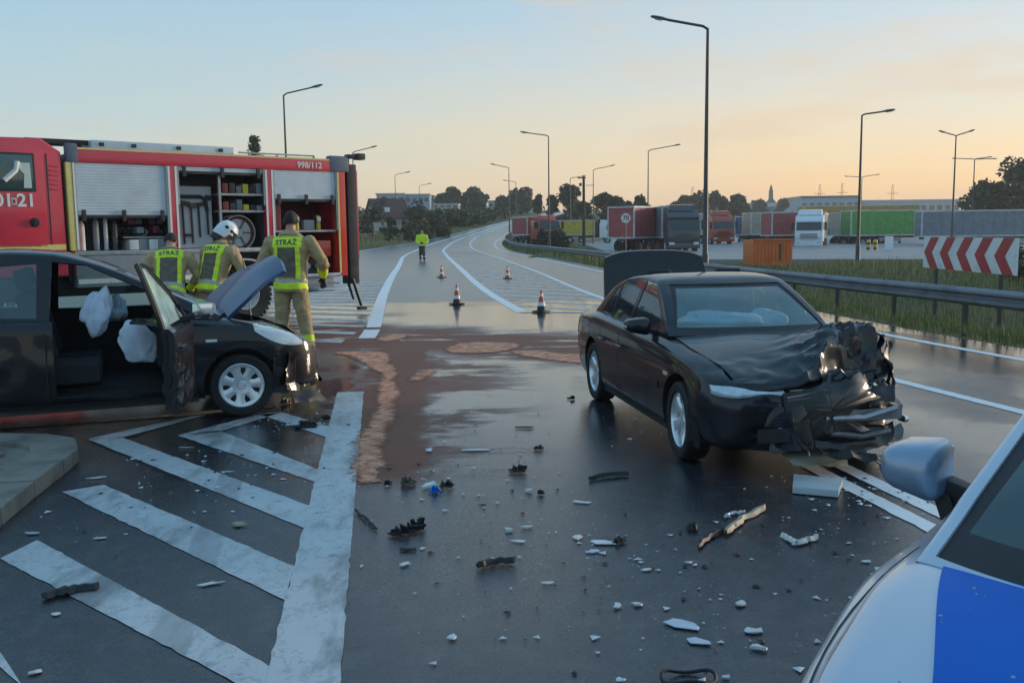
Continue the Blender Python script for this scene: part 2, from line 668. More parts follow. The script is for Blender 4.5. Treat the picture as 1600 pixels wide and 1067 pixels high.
g.col(g.mix(g.ramp(g.noise(5, 7, .7), .62, .74), g.mix(g.noise(1.2, 4), (.70, .715, .73), (.82, .83, .84)), (.22, .23, .24)))
g.rough(g.math('MULTIPLY_ADD', g.noise(9, 4), .25, .3))
PAINT_NEW = g.m

# ---- earth and mown grass under the blades
g = NG('meadow')
c = g.mix(g.noise(.35, 6, .65), (.06, .08, .024), (.17, .155, .07))
g.col(g.mix(g.ramp(g.noise(6, 5), .4, .7), c, (.045, .038, .02)))
g.rough(.95)
g.bump(g.noise(4, 6), .8, .12)
MEADOW = g.m
g = NG('lot_concrete')
g.col(g.mix(g.noise(.25, 6, .6), (.17, .172, .18), (.27, .27, .275)))
g.rough(g.mixf(g.noise(.12, 5), .38, .7))
LOTMAT = g.m

# ------------------------------------------------------------------ the lie of the land
R_EDGE = [(-20, 13.5), (3, 8.25), (8.1, 7.2), (11.65, 6.49), (14.5, 5.98), (24, 4.95), (37, 3.95), (60, 1.65), (88, -1.1), (100, -1.5), (112, -1.0), (128, .2), (148, 3.0), (170, 7.0), (200, 15), (240, 30)]
L_EDGE = [(-20, -26), (20, -26), (40, -15.5), (60, -14.6), (85, -13.7), (102, -11.3), (118, -8.6), (133, -5.8), (152, -1.6), (175, 4), (200, 11), (240, 26)]


def rx(y):
    return cubic(R_EDGE, y)[0]


def lx(y):
    return cubic(L_EDGE, y)[0]


def rise(y):
    if y < 70:
        return 0.0
    if y < 130:
        return .0005 * (y - 70) ** 2
    return 1.8 + .06 * (min(y, 190) - 130)


def ground(x, y):
    e, f = rx(y), lx(y)
    z = rise(y)
    if x > e:
        low = -.45 * sstep(1.0, 4.0, x - e) + .55 * sstep(5.0, 10.0, x - e) * (1 - sstep(36, 48, y))
        low += .25 * sstep(44, 56, y)
        far = min(6.0, max(0, y - 230) * .012)
        z = z + (low + far - z) * sstep(.8, 7, x - e) if y > 60 else low
    elif x < f:
        z = z + sstep(0, 14, f - x) * .5
    return z


def roadz(x, y):
    return rise(y)


# terrain: one sheet to the horizon, sunk a little below the paving
xs = sorted(set([-1500, -900, -500, -300, -200, -140, -100, -80, -65, -50] + [-40 + i * 2.0 for i in range(0, 71)] + [104 + i * 6 for i in range(8)] + [170, 220, 320, 500, 900, 1500]))
ys = [-40, -20] + [-10 + i * 2.0 for i in range(0, 106)] + [206, 214, 224, 240, 270, 320, 400, 520, 700, 1000, 1500, 2200, 3200]
rows = []
for y in ys:
    row = []
    for x in xs:
        z = ground(x, y)
        e, f = rx(y), lx(y)
        inside = min(e + .35 - x, x - f + .35)
        if y < 245 and inside > 0:
            z = rise(y) - .25 * sstep(0, 1.2, inside)
        elif y < 245:
            z += .02
        row.append((x, y, z - .02))
    rows.append(row)
mb = MB()
mb.grid(rows)
kind(mb.build('ground', MEADOW, ang=60), 'structure')

# carriageway
mb = MB()
rows = []
y = -18.0
while y < 238:
    a, b = lx(y), rx(y) + .55
    rows.append([(a + (b - a) * i / 10, y, roadz(0, y)) for i in range(11)])
    y += 1.5 if y < 60 else 3
mb.grid(rows)
kind(mb.build('road', ASPHALT, ang=60), 'structure')
road = bpy.data.objects['road']

# truck park beyond the verge
lot = [(10.5, 52), (18, 49.5), (40, 41), (140, 20), (170, 180), (22, 210), (14, 150), (9, 124), (8.6, 100), (7.5, 72)]
mb = MB()
mb.prism([(x, y, -.36) for x, y in lot], (0, 0, .34))
kind(mb.build('truck_park_pavement', LOTMAT, ang=0), 'structure')


# ------------------------------------------------------------------ painted markings
def strip(line, wd, zoff=.004, z=None, step=1.0):
    """a painted line along a polyline of world points (x, y), wd wide towards +x of travel"""
    P = []
    for (a, b) in zip(line, line[1:]):
        n = max(1, int(math.dist(a, b) / (step if a[1] > 24 else .07)))
        for i in range(n):
            P.append(Vector((a[0] + (b[0] - a[0]) * i / n, a[1] + (b[1] - a[1]) * i / n, 0)))
    P.append(Vector((line[-1][0], line[-1][1], 0)))
    rows = []
    for i, p in enumerate(P):
        d = (P[min(i + 1, len(P) - 1)] - P[max(i - 1, 0)]).normalized()
        nrm = Vector((d.y, -d.x, 0))
        j1, j2 = (.011 * noise.noise(p * 14), .011 * noise.noise(p * 14 + Vector((9, 9, 9)))) if p.y < 26 else (0, 0)
        a, b = p - nrm * (wd / 2 + j1), p + nrm * (wd / 2 + j2)
        rows.append([(a.x, a.y, roadz(0, a.y) + zoff), ((a.x + b.x) / 2, (a.y + b.y) / 2, roadz(0, p.y) + zoff), (b.x, b.y, roadz(0, b.y) + zoff)])
    return rows


def smooth(tab, y0, y1, st=1.5):
    n = max(2, int(abs(y1 - y0) / st))
    return [(cubic(tab, y0 + (y1 - y0) * i / n)[0], y0 + (y1 - y0) * i / n) for i in range(n + 1)]


T_L2 = [(-6, 7.3), (5.4, 5.08), (8.09, 4.53), (10.03, 4.13), (23.68, 2.14), (38, 1.08), (64.25, -1.25), (90, -3.8), (103, -4.4), (116, -4.3), (133, -2.2), (153, .6), (175, 6)]
T_L1 = [(18.9, .22), (26, -.70), (42.3, -2.29), (69.6, -4.85), (86, -6.15), (100, -6.4), (113, -5.9), (130, -3.7), (150, -.6), (170, 4)]
T_W = [(16.3, -2.44), (25.2, -3.48), (43.2, -5.3), (77, -8.25), (95, -8.6), (110, -7.6), (130, -5.0), (150, -1.8), (170, 3)]
T_R = [(y, x - .25) for y, x in R_EDGE]


def mark(rows, m=PAINT, name='line_marking'):
    mb = MB()
    mb.grid(rows)
    return mb.build(name, m, road, ang=0)


mark(strip(smooth(T_R, -12, 200), .16), PAINT_NEW, 'edge_line')
mark(strip(smooth(T_L2, 16, 165), .16), PAINT_NEW, 'edge_line')
mark(strip(smooth(T_L2, -3, 5.9), .15), PAINT_NEW, 'lane_line')
mark(strip([(2.06, 6.35), (2.45, 4.05), (2.9, 1.0)], .12, .004), PAINT_NEW, 'lane_line')
mark(strip([(2.28, 6.35), (2.66, 4.05), (3.1, 1.0)], .12, .004), PAINT_NEW, 'lane_line')
mark(strip([(4.6, 7.8), (4.13, 10.03), (2.9, 18.4)], .15), PAINT_NEW, 'lane_line')
mark(strip(smooth(T_L1, 19.0, 165), .24), PAINT_NEW, 'lane_line')
mark(strip(smooth(T_W, 16.3, 165), .26), PAINT_NEW, 'lane_line')
mark(strip(smooth([(y, x + .35) for y, x in L_EDGE], 46, 160), .14), PAINT_NEW, 'edge_line')
mark(strip([(.2, 19.0), (2.75, 18.6)], .22, .0055), PAINT, 'gore_bar')
# near broad line of the hatched island and its chevrons
near = [(-.62, 1.5), (-.79, 3.265), (-1.185, 6.0), (-1.70, 9.6)]
mark(strip(near, .275, .0045), PAINT, 'broad_line')
mark(strip([(-2.30, 14.6), (-2.40, 15.9)], .27, .0045), PAINT_NEW, 'broad_line')


def bar_px(q, z=.004):
    P = [at(*p, z) for p in q]
    n = 36
    rows = []
    for i in range(n + 1):
        t = i / n
        a = P[0].lerp(P[1], t)
        b = P[3].lerp(P[2], t)
        e = (b - a).normalized()
        a = a + e * .012 * noise.noise(a * 13)
        b = b + e * .012 * noise.noise(b * 13)
        rows.append([a, (a + b) / 2, b])
    return rows


for q in ([(0, 872), (415, 1090), (422, 1040), (58, 843)],
          [(97, 768), (445, 937), (459, 884), (162, 757)],
          [(138, 686), (478, 826), (487, 791), (190, 683)],
          [(278, 680), (493, 753), (497, 733), (342, 672)],
          [(402, 646), (511, 683), (520, 668), (438, 643)],
          [(-60, 990), (36, 1072), (2, 1020), (-40, 985)],
          [(138, 685), (300, 650), (322, 648), (189, 684)],
          [(278, 680), (400, 648), (436, 645), (343, 674)]):
    mark(bar_px(q), PAINT, 'gore_bar')
mark(strip([tuple(at(-160, 682)[:2]), tuple(at(0, 668)[:2]), tuple(at(300, 647)[:2]), tuple(at(430, 634)[:2])], .15, .005), PAINT, 'edge_line')
# hatching between the two carriageways
y = 20.6
while y < 80:
    x0, x1 = cubic(T_L1, y)[0] + .12, cubic(T_L2, y - 1.4)[0] - .08
    if x1 - x0 > .35:
        s = min(2.4, (x1 - x0) * 1.15)
        x1 = cubic(T_L2, y - s)[0] - .09
        wd = .42
        mb = MB()
        n = 6
        mb.grid([[(x0 + (x1 - x0) * i / n, y - s * i / n + k, rise(y) + .004) for k in (0, wd / 2, wd)] for i in range(n + 1)])
        mb.build('gore_bar', PAINT, road, ang=0)
    y += 1.75 if y < 40 else 2.6
# hatching left of the broad far line, behind the engine
y = 15.4
while y < 34:
    x1 = cubic(T_W, max(16.3, y - 1.2))[0] - .16
    x0 = x1 - 3.3
    mb = MB()
    n = 6
    mb.grid([[(x0 + (x1 - x0) * i / n, y - 1.4 * i / n + k, .004) for k in (0, .2, .4)] for i in range(n + 1)])
    mb.build('gore_bar', PAINT, road, ang=0)
    y += 1.15

# ------------------------------------------------------------------ kerbed island, bottom left
CONC = mat('pale_kerb_concrete', (.23, .205, .175), .75, 0, .25, 3, bump=.4, bscale=60, dirt=(.12, .105, .09))
PAVER = mat('reddish_paving', (.24, .15, .115), .75, 0, .25, 5, bump=.3, bscale=50)
isl = [at(-40, 860), at(0, 822), at(52, 778), at(98, 742), at(121, 722), at(116, 706), at(70, 699), at(0, 697), at(-60, 697)]
mb = MB()
ins = [p + (Vector((-4.6, 6.2, 0)) - p) * .16 for p in isl]
mb.prism([(p.x, p.y, -.01) for p in isl] + [(-5.6, 7.2, -.01), (-5.6, 4.6, -.01)], (0, 0, .085))
kind(mb.build('traffic_island', CONC, ang=0), 'structure')
isle = bpy.data.objects['traffic_island']
# kerb stones round its edge
for k, (a, b) in enumerate(zip(isl, isl[1:])):
    d = (b - a)
    n = max(1, round(d.length / .55))
    inn = Vector((-d.y, d.x, 0)).normalized()
    if (Vector((-4.6, 6.2, 0)) - a).dot(inn) < 0:
        inn = -inn
    for i in range(n):
        p, q = a + d * (i / n) + d.normalized() * .006, a + d * ((i + 1) / n) - d.normalized() * .006
        mb = MB()
        ou = inn * -.012
        mb.prism([p + ou, q + ou, q + inn * .30, p + inn * .30], (0, 0, .115 + rnd.uniform(-.006, .006)))
        mb.build('kerb_stone', CONC, isle, ang=0, bev=.012)
# paving slabs inside
for ix in range(7):
    for iy in range(6):
        px, py = -5.4 + ix * .31, 5.0 + iy * .36
        c = Vector((px, py, 0))
        if all((c - (a + (b - a) * t)).length > .46 for a, b in zip(isl, isl[1:]) for t in (0, .25, .5, .75, 1)) and px < -3.55 - max(0, 6.6 - py) * -.35:
            mb = MB()
            mb.box((px, py, .088 + rnd.uniform(-.003, .003)), (.302, .352, .03))
            mb.build('paving_slab', PAVER if (px < -4.0) else CONC, isle, ang=0, bev=.006)

# ------------------------------------------------------------------ crash barrier
rail_line = [(9.6, 1), (8.9, 5), (8.15, 9), (7.62, 12.5), (7.2, 15.5), (6.55, 19.3), (5.75, 26), (4.95, 37), (2.6, 60), (-.2, 88), (-.55, 100), (-.1, 112), (1.2, 128), (4.1, 148), (8.2, 170)]
T_RAIL = [(y, x) for x, y in rail_line]
guard = thing('crash_barrier', 'long weathered steel crash barrier along the right edge of the road', 'crash barrier', (7.2, 15.5, 0))
go = Vector((7.2, 15.5, 0))
prof = [(-.005, .58), (.04, .60), (.075, .635), (.075, .665), (.01, .705), (.01, .735), (.075, .775), (.075, .805), (.04, .84), (-.005, .86)]
prof = [(a, z - .18) for a, z in prof]


def rail_pt(y, off, z):
    x = cubic(T_RAIL, y)[0]
    x2 = cubic(T_RAIL, y + .2)[0]
    d = Vector((x2 - x, .2, 0)).normalized()
    n = Vector((-d.y, d.x, 0))
    zz = rise(y)
    return Vector((x, y, zz)) + n * off + Vector((0, 0, z)) - go


segs = [1 + 4.0 * i for i in range(42)]
for k, y0 in enumerate(segs):
    y1 = y0 + 4.06
    rows = []
    n = 4
    for i in range(n + 1):
        y = y0 + (y1 - y0) * i / n
        rows.append([rail_pt(y, a + .002 * (k % 2), z) for a, z in prof] + [rail_pt(y, a - .006 + .002 * (k % 2), z) for a, z in reversed(prof)])
    mb = MB()
    mb.grid(rows, closed=True)
    mb.build('rail_beam', GALV, guard, ang=30)
post_me = None
for k in range(84):
    y = 1 + 2.0 * k
    p = rail_pt(y, -.09, 0)
    mb = MB()
    z0 = -.6
    a = Vector((0, 0, 0))
    mb.box((0, 0, -.03), (.06, .11, 1.34))
    mb.box((-.05, 0, .54), (.09, .05, .16))
    if post_me is None:
        post_me = mb.mesh('post', DARKSTEEL, 0)
    link('post', post_me, guard, p, (0, 0, R(-8)))

# ------------------------------------------------------------------ grass
BL_GREEN = mat('grass_green', (.12, .165, .03), .8, 0, .4, .4, dirt=(.18, .19, .055))
BL_OLIVE = mat('grass_olive', (.21, .205, .07), .85, 0, .35, .5)
BL_DRY = mat('grass_dry', (.36, .29, .15), .9, 0, .3, .6)
BL_RUST = mat('grass_seed_heads', (.16, .075, .045), .9, 0, .3, .6)


def grass(name, pts, h0, h1, wd, probs, seed):
    """blades as bent two-piece strips"""
    rg = np.random.default_rng(seed)
    n = len(pts)
    pts = np.array(pts)
    a = rg.uniform(0, 2 * np.pi, n)
    h = rg.uniform(h0, h1, n) * rg.uniform(.5, 1, n)
    lean = rg.uniform(.05, .55, n) * h
    ld = rg.uniform(0, 2 * np.pi, n)
    wv = np.stack([np.cos(a), np.sin(a), np.zeros(n)], 1) * (wd * rg.uniform(.6, 1.3, n))[:, None]
    l_ = np.stack([np.cos(ld), np.sin(ld), np.zeros(n)], 1) * lean[:, None]
    up = np.zeros((n, 3))
    up[:, 2] = h
    v = np.concatenate([pts - wv, pts + wv, pts + l_ * .35 + up * .6 + wv * .7, pts + l_ * .35 + up * .6 - wv * .7, pts + l_ + up], 1).reshape(-1, 3)
    me = bpy.data.meshes.new(name)
    b = np.arange(n) * 5
    quads = np.stack([b, b + 1, b + 2, b + 3], 1)
    tris = np.stack([b + 3, b + 2, b + 4], 1)
    me.vertices.add(n * 5)
    me.vertices.foreach_set('co', v.ravel())
    me.loops.add(n * 7)
    lv = np.concatenate([quads.ravel(), tris.ravel()])
    me.loops.foreach_set('vertex_index', lv.astype(np.int32))
    me.polygons.add(n * 2)
    st = np.concatenate([np.arange(n) * 4, 4 * n + np.arange(n) * 3])
    me.polygons.foreach_set('loop_start', st.astype(np.int32))
    mi = rg.choice(len(probs), n, p=np.array(probs) / sum(probs))
    me.polygons.foreach_set('material_index', np.concatenate([mi, mi]).astype(np.int32))
    for m in (BL_GREEN, BL_OLIVE, BL_DRY, BL_RUST):
        me.materials.append(m)
    me.update()
    me.validate()
    return kind(link(name, me), 'stuff')


def scatter(n, y0, y1, o0, o1, seed, power=1.0, edge=rx, side=1):
    rr = random.Random(seed)
    out = []
    while len(out) < n:
        y = y0 + (y1 - y0) * rr.random() ** power
        x = edge(y) + side * (o0 + (o1 - o0) * rr.random())
        if noise.noise(Vector((x * .5, y * .5, seed))) < rr.uniform(-.7, .35) - .15:
            continue
        out.append((x, y, ground(x, y) - .03))
    return out


grass('verge_grass', scatter(26000, 5, 42, .75, 4.2, 1, 1.3), .10, .30, .008, (5, 3, 1.2, .2), 1)
grass('tall_dry_grass', scatter(30000, 6, 50, 3.2, 12, 2, 1.1), .18, .52, .010, (2.2, 3.5, 4, 1.1), 2)
grass('tall_dry_grass', scatter(11000, 20, 52, 10, 28, 3), .2, .5, .016, (2, 3, 4, 1), 3)
grass('verge_grass', scatter(14000, 40, 130, .6, 8.5, 4, 1.4), .15, .4, .03, (6, 3, .8, .1), 4)
grass('verge_grass', scatter(9000, 60, 150, .3, 9, 5, 1, lx, -1), .15, .5, .04, (2, 3, 3.5, .4), 5)


def ray_at(px, py, Y):
    """the point Y metres ahead seen at a place of the photograph"""
    d = FW + RT * ((px - 800) / 1450) - UP * ((py - 533.5) / 1450)
    t = Y / d.y
    return Vector((d.x * t, Y, CAM_H + d.z * t))


# ------------------------------------------------------------------ street lamps
POLE = mat('lamp_pole_paint', (.075, .078, .08), .55, .3, .3, 2)
LAMPHEAD = mat('lamp_head_grey', (.11, .115, .12), .5, .2, .2, 6)


def street_lamp(px, py, Y, arms, label, group='street lamps', r=.085, base=None, head=.78):
    top = ray_at(px, py, Y)
    gz = ground(top.x, top.y) if base is None else base
    gz -= .05
    h = top.z - gz
    t = thing('street_lamp', label, 'street lamp', (top.x, top.y, gz), 0, group)
    mb = MB()
    mb.tube([(0, 0, 0), (0, 0, 1.1), (0, 0, 1.12), (0, 0, h)], [r * 1.35, r * 1.35, r, r * .55], 10)
    mb.build('pole', POLE, t)
    for dx, dy, dz in arms:
        mb = MB()
        e = Vector((dx, dy, h + dz))
        mb.tube([(0, 0, h - .03), (dx * .12, dy * .12, h + dz * .25), e], r * .5, 8)
        mb.build('arm', POLE, t)
        d = (e - Vector((0, 0, h))).normalized()
        side = Vector((-d.y, d.x, 0)).normalized()
        u = d.cross(side)
        if u.z < 0:
            u = -u
        k = head
        mb = MB()
        rows = []
        for s_, wd, th, bo in ((-.1, .06, .05, .04), (0, .11, .07, .05), (.3, .16, .10, .07), (.62, .17, .09, .08), (.82, .12, .06, .06), (.88, .03, .02, .02)):
            c = e + d * s_ * k
            ring = []
            for j in range(12):
                a = 2 * math.pi * j / 12
                ring.append(c + side * math.cos(a) * wd * k + u * math.sin(a) * (th if math.sin(a) > 0 else bo) * k)
            rows.append(ring)
        mb.grid(rows, closed=True)
        mb.add(rows[0], [tuple(range(12))])
        mb.add(rows[-1], [tuple(range(12))])
        hd = mb.build('lamp_head', LAMPHEAD, t, 50)
        mb = MB()
        mb.box(e + d * .45 * k - u * .085 * k, (.2 * k, .34 * k, .03 * k), 0, Matrix((side, d, u)).transposed())
        mb.build('lens', WHITE_DIRTY, hd, 30)
    return t


street_lamp(1106, 45, 38.5, [(-1.62, .1, .38)], 'tallest street lamp with a leftward arm, standing behind the sedan\'s open boot', r=.11)
street_lamp(857, 213, 81, [(-1.75, .1, .3)], 'street lamp with a leftward arm on the grass beside the red truck on the bend')
street_lamp(795, 263, 124, [(-1.75, .1, .45)], 'street lamp with a leftward arm at the inner side of the far bend')
street_lamp(806, 285, 165, [(-1.6, .1, .3)], 'thin small street lamp just right of the lamp at the far bend')
street_lamp(1013, 236, 95, [(2.6, .1, .5)], 'street lamp with a rightward arm rising over the red trailer')
street_lamp(1347, 180, 49, [(1.1, .1, .17)], 'street lamp with a rightward arm on the tall grass in front of the green trailer', r=.085)
street_lamp(927, 266, 124, [(2.2, .1, .5)], 'street lamp with a rightward arm behind the yellow trailer')
street_lamp(891, 279, 128, [(1.5, .1, .25)], 'short street lamp beside the dark wooden power pole')
street_lamp(443, 149, 55, [(1.6, .1, .42)], 'street lamp with a rightward arm rising over the fire engine roof')
street_lamp(551, 239, 95, [(1.8, .1, .5)], 'street lamp whose head shows just behind the fire engine tail')
street_lamp(617, 274, 132, [(1.5, .1, .35)], 'street lamp with a rightward arm above the brown roofed house', r=.07)
street_lamp(655, 291, 165, [(1.5, .1, .35)], 'faint small street lamp beyond the long pale hall', r=.07)
street_lamp(1494, 213, 83, [(-.85, .1, .3), (1.05, .1, .35)], 'street lamp with two raised arms behind the grey trailer', r=.1)
street_lamp(1523, 249, 113, [(-2.0, .1, .12), (1.5, .1, .2), (2.2, .3, .05)], 'street lamp with wide level arms beside the hazy tree', r=.1)
street_lamp(1347, 277, 150, [(-2.1, .1, .15), (2.2, .1, .35)], 'far double armed street lamp behind the lamp on the grass', r=.1)

# wooden power pole with cross arm
tp = ray_at(912, 275, 110)
t = thing('power_pole', 'thick dark power pole with a box and brackets above the yellow trailer', 'power pole', (tp.x, tp.y, -.1))
WOOD = mat('tarred_wood', (.035, .03, .028), .8, 0, .3, 4)
mb = MB()
mb.tube([(0, 0, 0), (0, 0, tp.z)], [.2, .15], 10)
mb.build('pole', WOOD, t)
mb = MB()
mb.bar((-.7, 0, tp.z - .15), (.25, 0, tp.z - .1), .12, .14)
mb.build('crossarm', WOOD, t)
mb = MB()
mb.box((-.38, 0, tp.z - .9), (.3, .3, .35))
mb.build('box', DARKSTEEL, t)
mb = MB()
mb.box((.7, 0, tp.z - 1.0), (1.0, .06, .06))
mb.build('bracket', DARKSTEEL, t)

# ------------------------------------------------------------------ trees
LEAF = [mat('leaves_dark', (.040, .056, .026), .8, 0, .4, 1.2), mat('leaves_mid', (.062, .082, .034), .8, 0, .4, 1.2),
        mat('leaves_olive', (.085, .085, .036), .8, 0, .4, 1.2)]
BARK = mat('bark', (.06, .048, .038), .9, 0, .3, 5)


def crown_mesh(h0, h1, wd, n, leaf, seed, clumps=16, dens=1.0, shape='round'):
    rg = np.random.default_rng(seed)
    cen, rad = [], []
    for i in range(clumps):
        f = rg.random()
        z = h0 + (h1 - h0) * (.12 + .8 * f)
        prof_ = {'round': math.sin(math.pi * min(.98, .18 + .78 * f)) ** .7, 'tall': .75 * math.sin(math.pi * min(.96, .2 + .76 * f)) ** .5, 'cone': 1.02 - f}[shape]
        a, q = rg.uniform(0, 6.28), math.sqrt(rg.random()) * .5 * wd * prof_
        cen.append((math.cos(a) * q, math.sin(a) * q, z))
        rad.append(wd * rg.uniform(.16, .30) * (1.15 if shape == 'round' else .85))
    cen, rad = np.array(cen), np.array(rad)
    k = rg.integers(0, clumps, n)
    d = rg.normal(size=(n, 3))
    d /= np.linalg.norm(d, axis=1)[:, None]
    p = cen[k] + d * (rad[k] * rg.uniform(.35, 1.08, n) ** .6)[:, None] * np.array([1, 1, .8])
    a = rg.normal(size=(n, 3)) + d * .6
    a /= np.linalg.norm(a, axis=1)[:, None]
    b = np.cross(a, rg.normal(size=(n, 3)))
    b /= np.linalg.norm(b, axis=1)[:, None]
    c = np.cross(a, b)
    s = (leaf * rg.uniform(.5, 1.2, n))[:, None]
    v = np.stack([p - b * s, p - c * s * .6, p + b * s, p + c * s * .6], 1).reshape(-1, 3)
    me = bpy.data.meshes.new('crown')
    me.vertices.add(4 * n)
    me.vertices.foreach_set('co', v.ravel())
    me.loops.add(4 * n)
    me.loops.foreach_set('vertex_index', np.arange(4 * n, dtype=np.int32))
    me.polygons.add(n)
    me.polygons.foreach_set('loop_start', np.arange(0, 4 * n, 4, dtype=np.int32))
    mi = np.where(rg.random(n) < .2, (k + 1) % 3, (k * 7) % 3)
    me.polygons.foreach_set('material_index', mi.astype(np.int32))
    for m in LEAF:
        me.materials.append(m)
    me.update()
    me.validate()
    return me, cen


def tree(px, py_top, wpx, Y, label, seed, shape='round', group=None, n=1500, name='tree', cat='tree', bare=0.06, leafk=1.0, base=None, clumps=18):
    top = ray_at(px, py_top, Y)
    gz = (ground(top.x, top.y) if base is None else base) - .1
    h, wd = top.z - gz, wpx * Y / 1450
    t = thing(name, label, cat, (top.x, top.y, gz), 0, group)
    me, cen = crown_mesh(h * bare, h, wd, n, max(.07, Y * .0027) * leafk, seed, clumps, shape=shape)
    link('crown', me, t)
    mb = MB()
    r_ = max(.05, h * .022)
    mb.tube([(0, 0, 0), (.03 * h, 0, h * .3), (0, .02 * h, h * .62), (.02 * h, 0, h * .9)], [r_, r_ * .8, r_ * .5, r_ * .15], 7)
    for c in cen[:7]:
        z0 = max(.1, min(c[2] * .6, h * .6))
        mb.tube([(0, 0, z0), (c[0] * .5, c[1] * .5, (z0 + c[2]) * .55), tuple(c)], [r_ * .45, r_ * .3, r_ * .12], 5)
    mb.build('trunk', BARK, t)
    return t


G_ = 'trees along the horizon behind the truck park'
for i, (px, pt, wpx, Y, lab, shp) in enumerate([
        (706, 296, 34, 230, 'dark rounded tree group left of the two on the embankment', 'round'),
        (740, 297, 32, 230, 'dark rounded tree right of the two on the embankment', 'round'),
        (690, 305, 16, 225, 'small dark tree at the end of the long pale hall', 'round'),
        (784, 308, 18, 240, 'low reddish tree beside the lamp at the far bend', 'round'),
        (815, 297, 36, 235, 'rounded tree over the far white wall', 'round'),
        (840, 296, 14, 180, 'narrow upright tree left of the lamp on the bend', 'tall'),
        (862, 305, 16, 170, 'narrow tree just right of the lamp on the bend', 'tall'),
        (888, 290, 42, 165, 'large dark tree behind the yellow trailer', 'round'),
        (912, 315, 20, 150, 'small tree between the power pole and the yellow trailer', 'round'),
        (944, 303, 40, 160, 'broad tree above the white cab of the yellow truck', 'round'),
        (963, 306, 30, 150, 'tree left of the round speed sign', 'round'),
        (983, 313, 14, 150, 'small pointed tree behind the round speed sign', 'cone'),
        (1002, 306, 26, 155, 'tree at the foot of the lamp over the red trailer', 'round'),
        (1072, 304, 34, 220, 'tree above the dark lorry cab', 'round'),
        (1092, 297, 36, 220, 'tallest tree behind the tall street lamp', 'round'),
        (1118, 299, 36, 225, 'tree above the orange lorry cab', 'round'),
        (1153, 302, 30, 225, 'rounded tree standing apart, right of the orange lorry cab', 'round'),
        (1186, 309, 24, 300, 'pale hazy tree left of the pointed tower', 'round'),
        (1222, 310, 20, 300, 'pale hazy tree right of the pointed tower', 'round')]):
    tree(px, pt, wpx * 1.08, Y, lab, 20 + i, shp, G_, 2200)
# hazy clump at the right edge of the picture
tree(1592, 255, 74, 118, 'tall hazy tree at the right edge above the grey trailer', 61, 'round', n=5200, bare=.08, clumps=30)
tree(1545, 284, 62, 122, 'lower hazy tree beside the lamp with wide level arms', 62, 'round', n=4200, bare=.06, clumps=26)
tree(1650, 262, 80, 116, 'hazy tree beyond the right edge of the picture', 63, 'round', n=3000, bare=.08, clumps=26)
tree(396, 198, 40, 80, 'thin wispy tree top above the fire engine roof', 64, 'cone', n=2600, bare=.12, leafk=.6, clumps=44)
# shrubs
SH = 'shrubs on the left bank'
for i, (px, pt, wpx, Y, lab) in enumerate([
        (580, 318, 36, 112, 'dark shrub beside the fire engine tail'),
        (607, 338, 26, 105, 'shrub in front of the brown roofed house'),
        (650, 322, 46, 125, 'large green shrub right of the brown roofed house'),
        (676, 327, 34, 132, 'green shrub below the long pale hall'),
        (700, 330, 34, 138, 'grey green shrub in the middle of the left bank'),
        (722, 333, 30, 140, 'brownish shrub on the left bank above the road'),
        (745, 338, 26, 146, 'low shrub where the bank meets the road'),
        (636, 346, 22, 108, 'low shrub at the white gable of the house'),
        (664, 350, 28, 112, 'low grey shrub behind the far firefighter'),
        (690, 352, 26, 118, 'low brown shrub by the road edge')]):
    tree(px, pt, wpx, Y, lab, 80 + i, 'round', SH, 900, 'shrub', 'shrub', .02, .8, clumps=12)
tree(872, 362, 44, 84, 'dark bush at the foot of the lamp beside the yellow trailer', 95, 'round', None, 1500, 'bush', 'bush', .02, .7)
tree(846, 358, 22, 88, 'small dark bush in front of the red truck', 96, 'round', None, 800, 'bush', 'bush', .02, .7)
tree(1592, 382, 40, 26, 'young leafy bush behind the right end of the chevron board', 97, 'round', None, 1500, 'bush', 'bush', .02, .75)

# ------------------------------------------------------------------ lorries on the truck park
SCREEN = glass_mat('lorry_windscreen', (.05, .07, .08), .9, (.06, .08, .09), .3)


def lorry_wheel(t, x, y, r=.5, wd=.32):
    wh = MB()
    wh.lathe([(r * .55, -wd / 2), (r * .93, -wd / 2), (r, -wd * .35), (r, wd * .35), (r * .93, wd / 2), (r * .55, wd / 2)], 20)
    o = wh.build('wheel', RUBBER, t, 40, loc=(x, y, r))
    m2 = MB()
    m2.lathe([(.001, -wd * .3), (r * .2, -wd * .42), (r * .3, -wd * .25), (r * .56, -wd * .45), (r * .58, wd * .45), (r * .3, wd * .25), (r * .2, wd * .42), (.001, wd * .3)], 16)
    m2.build('rim', STEEL, o, 40)
    return o


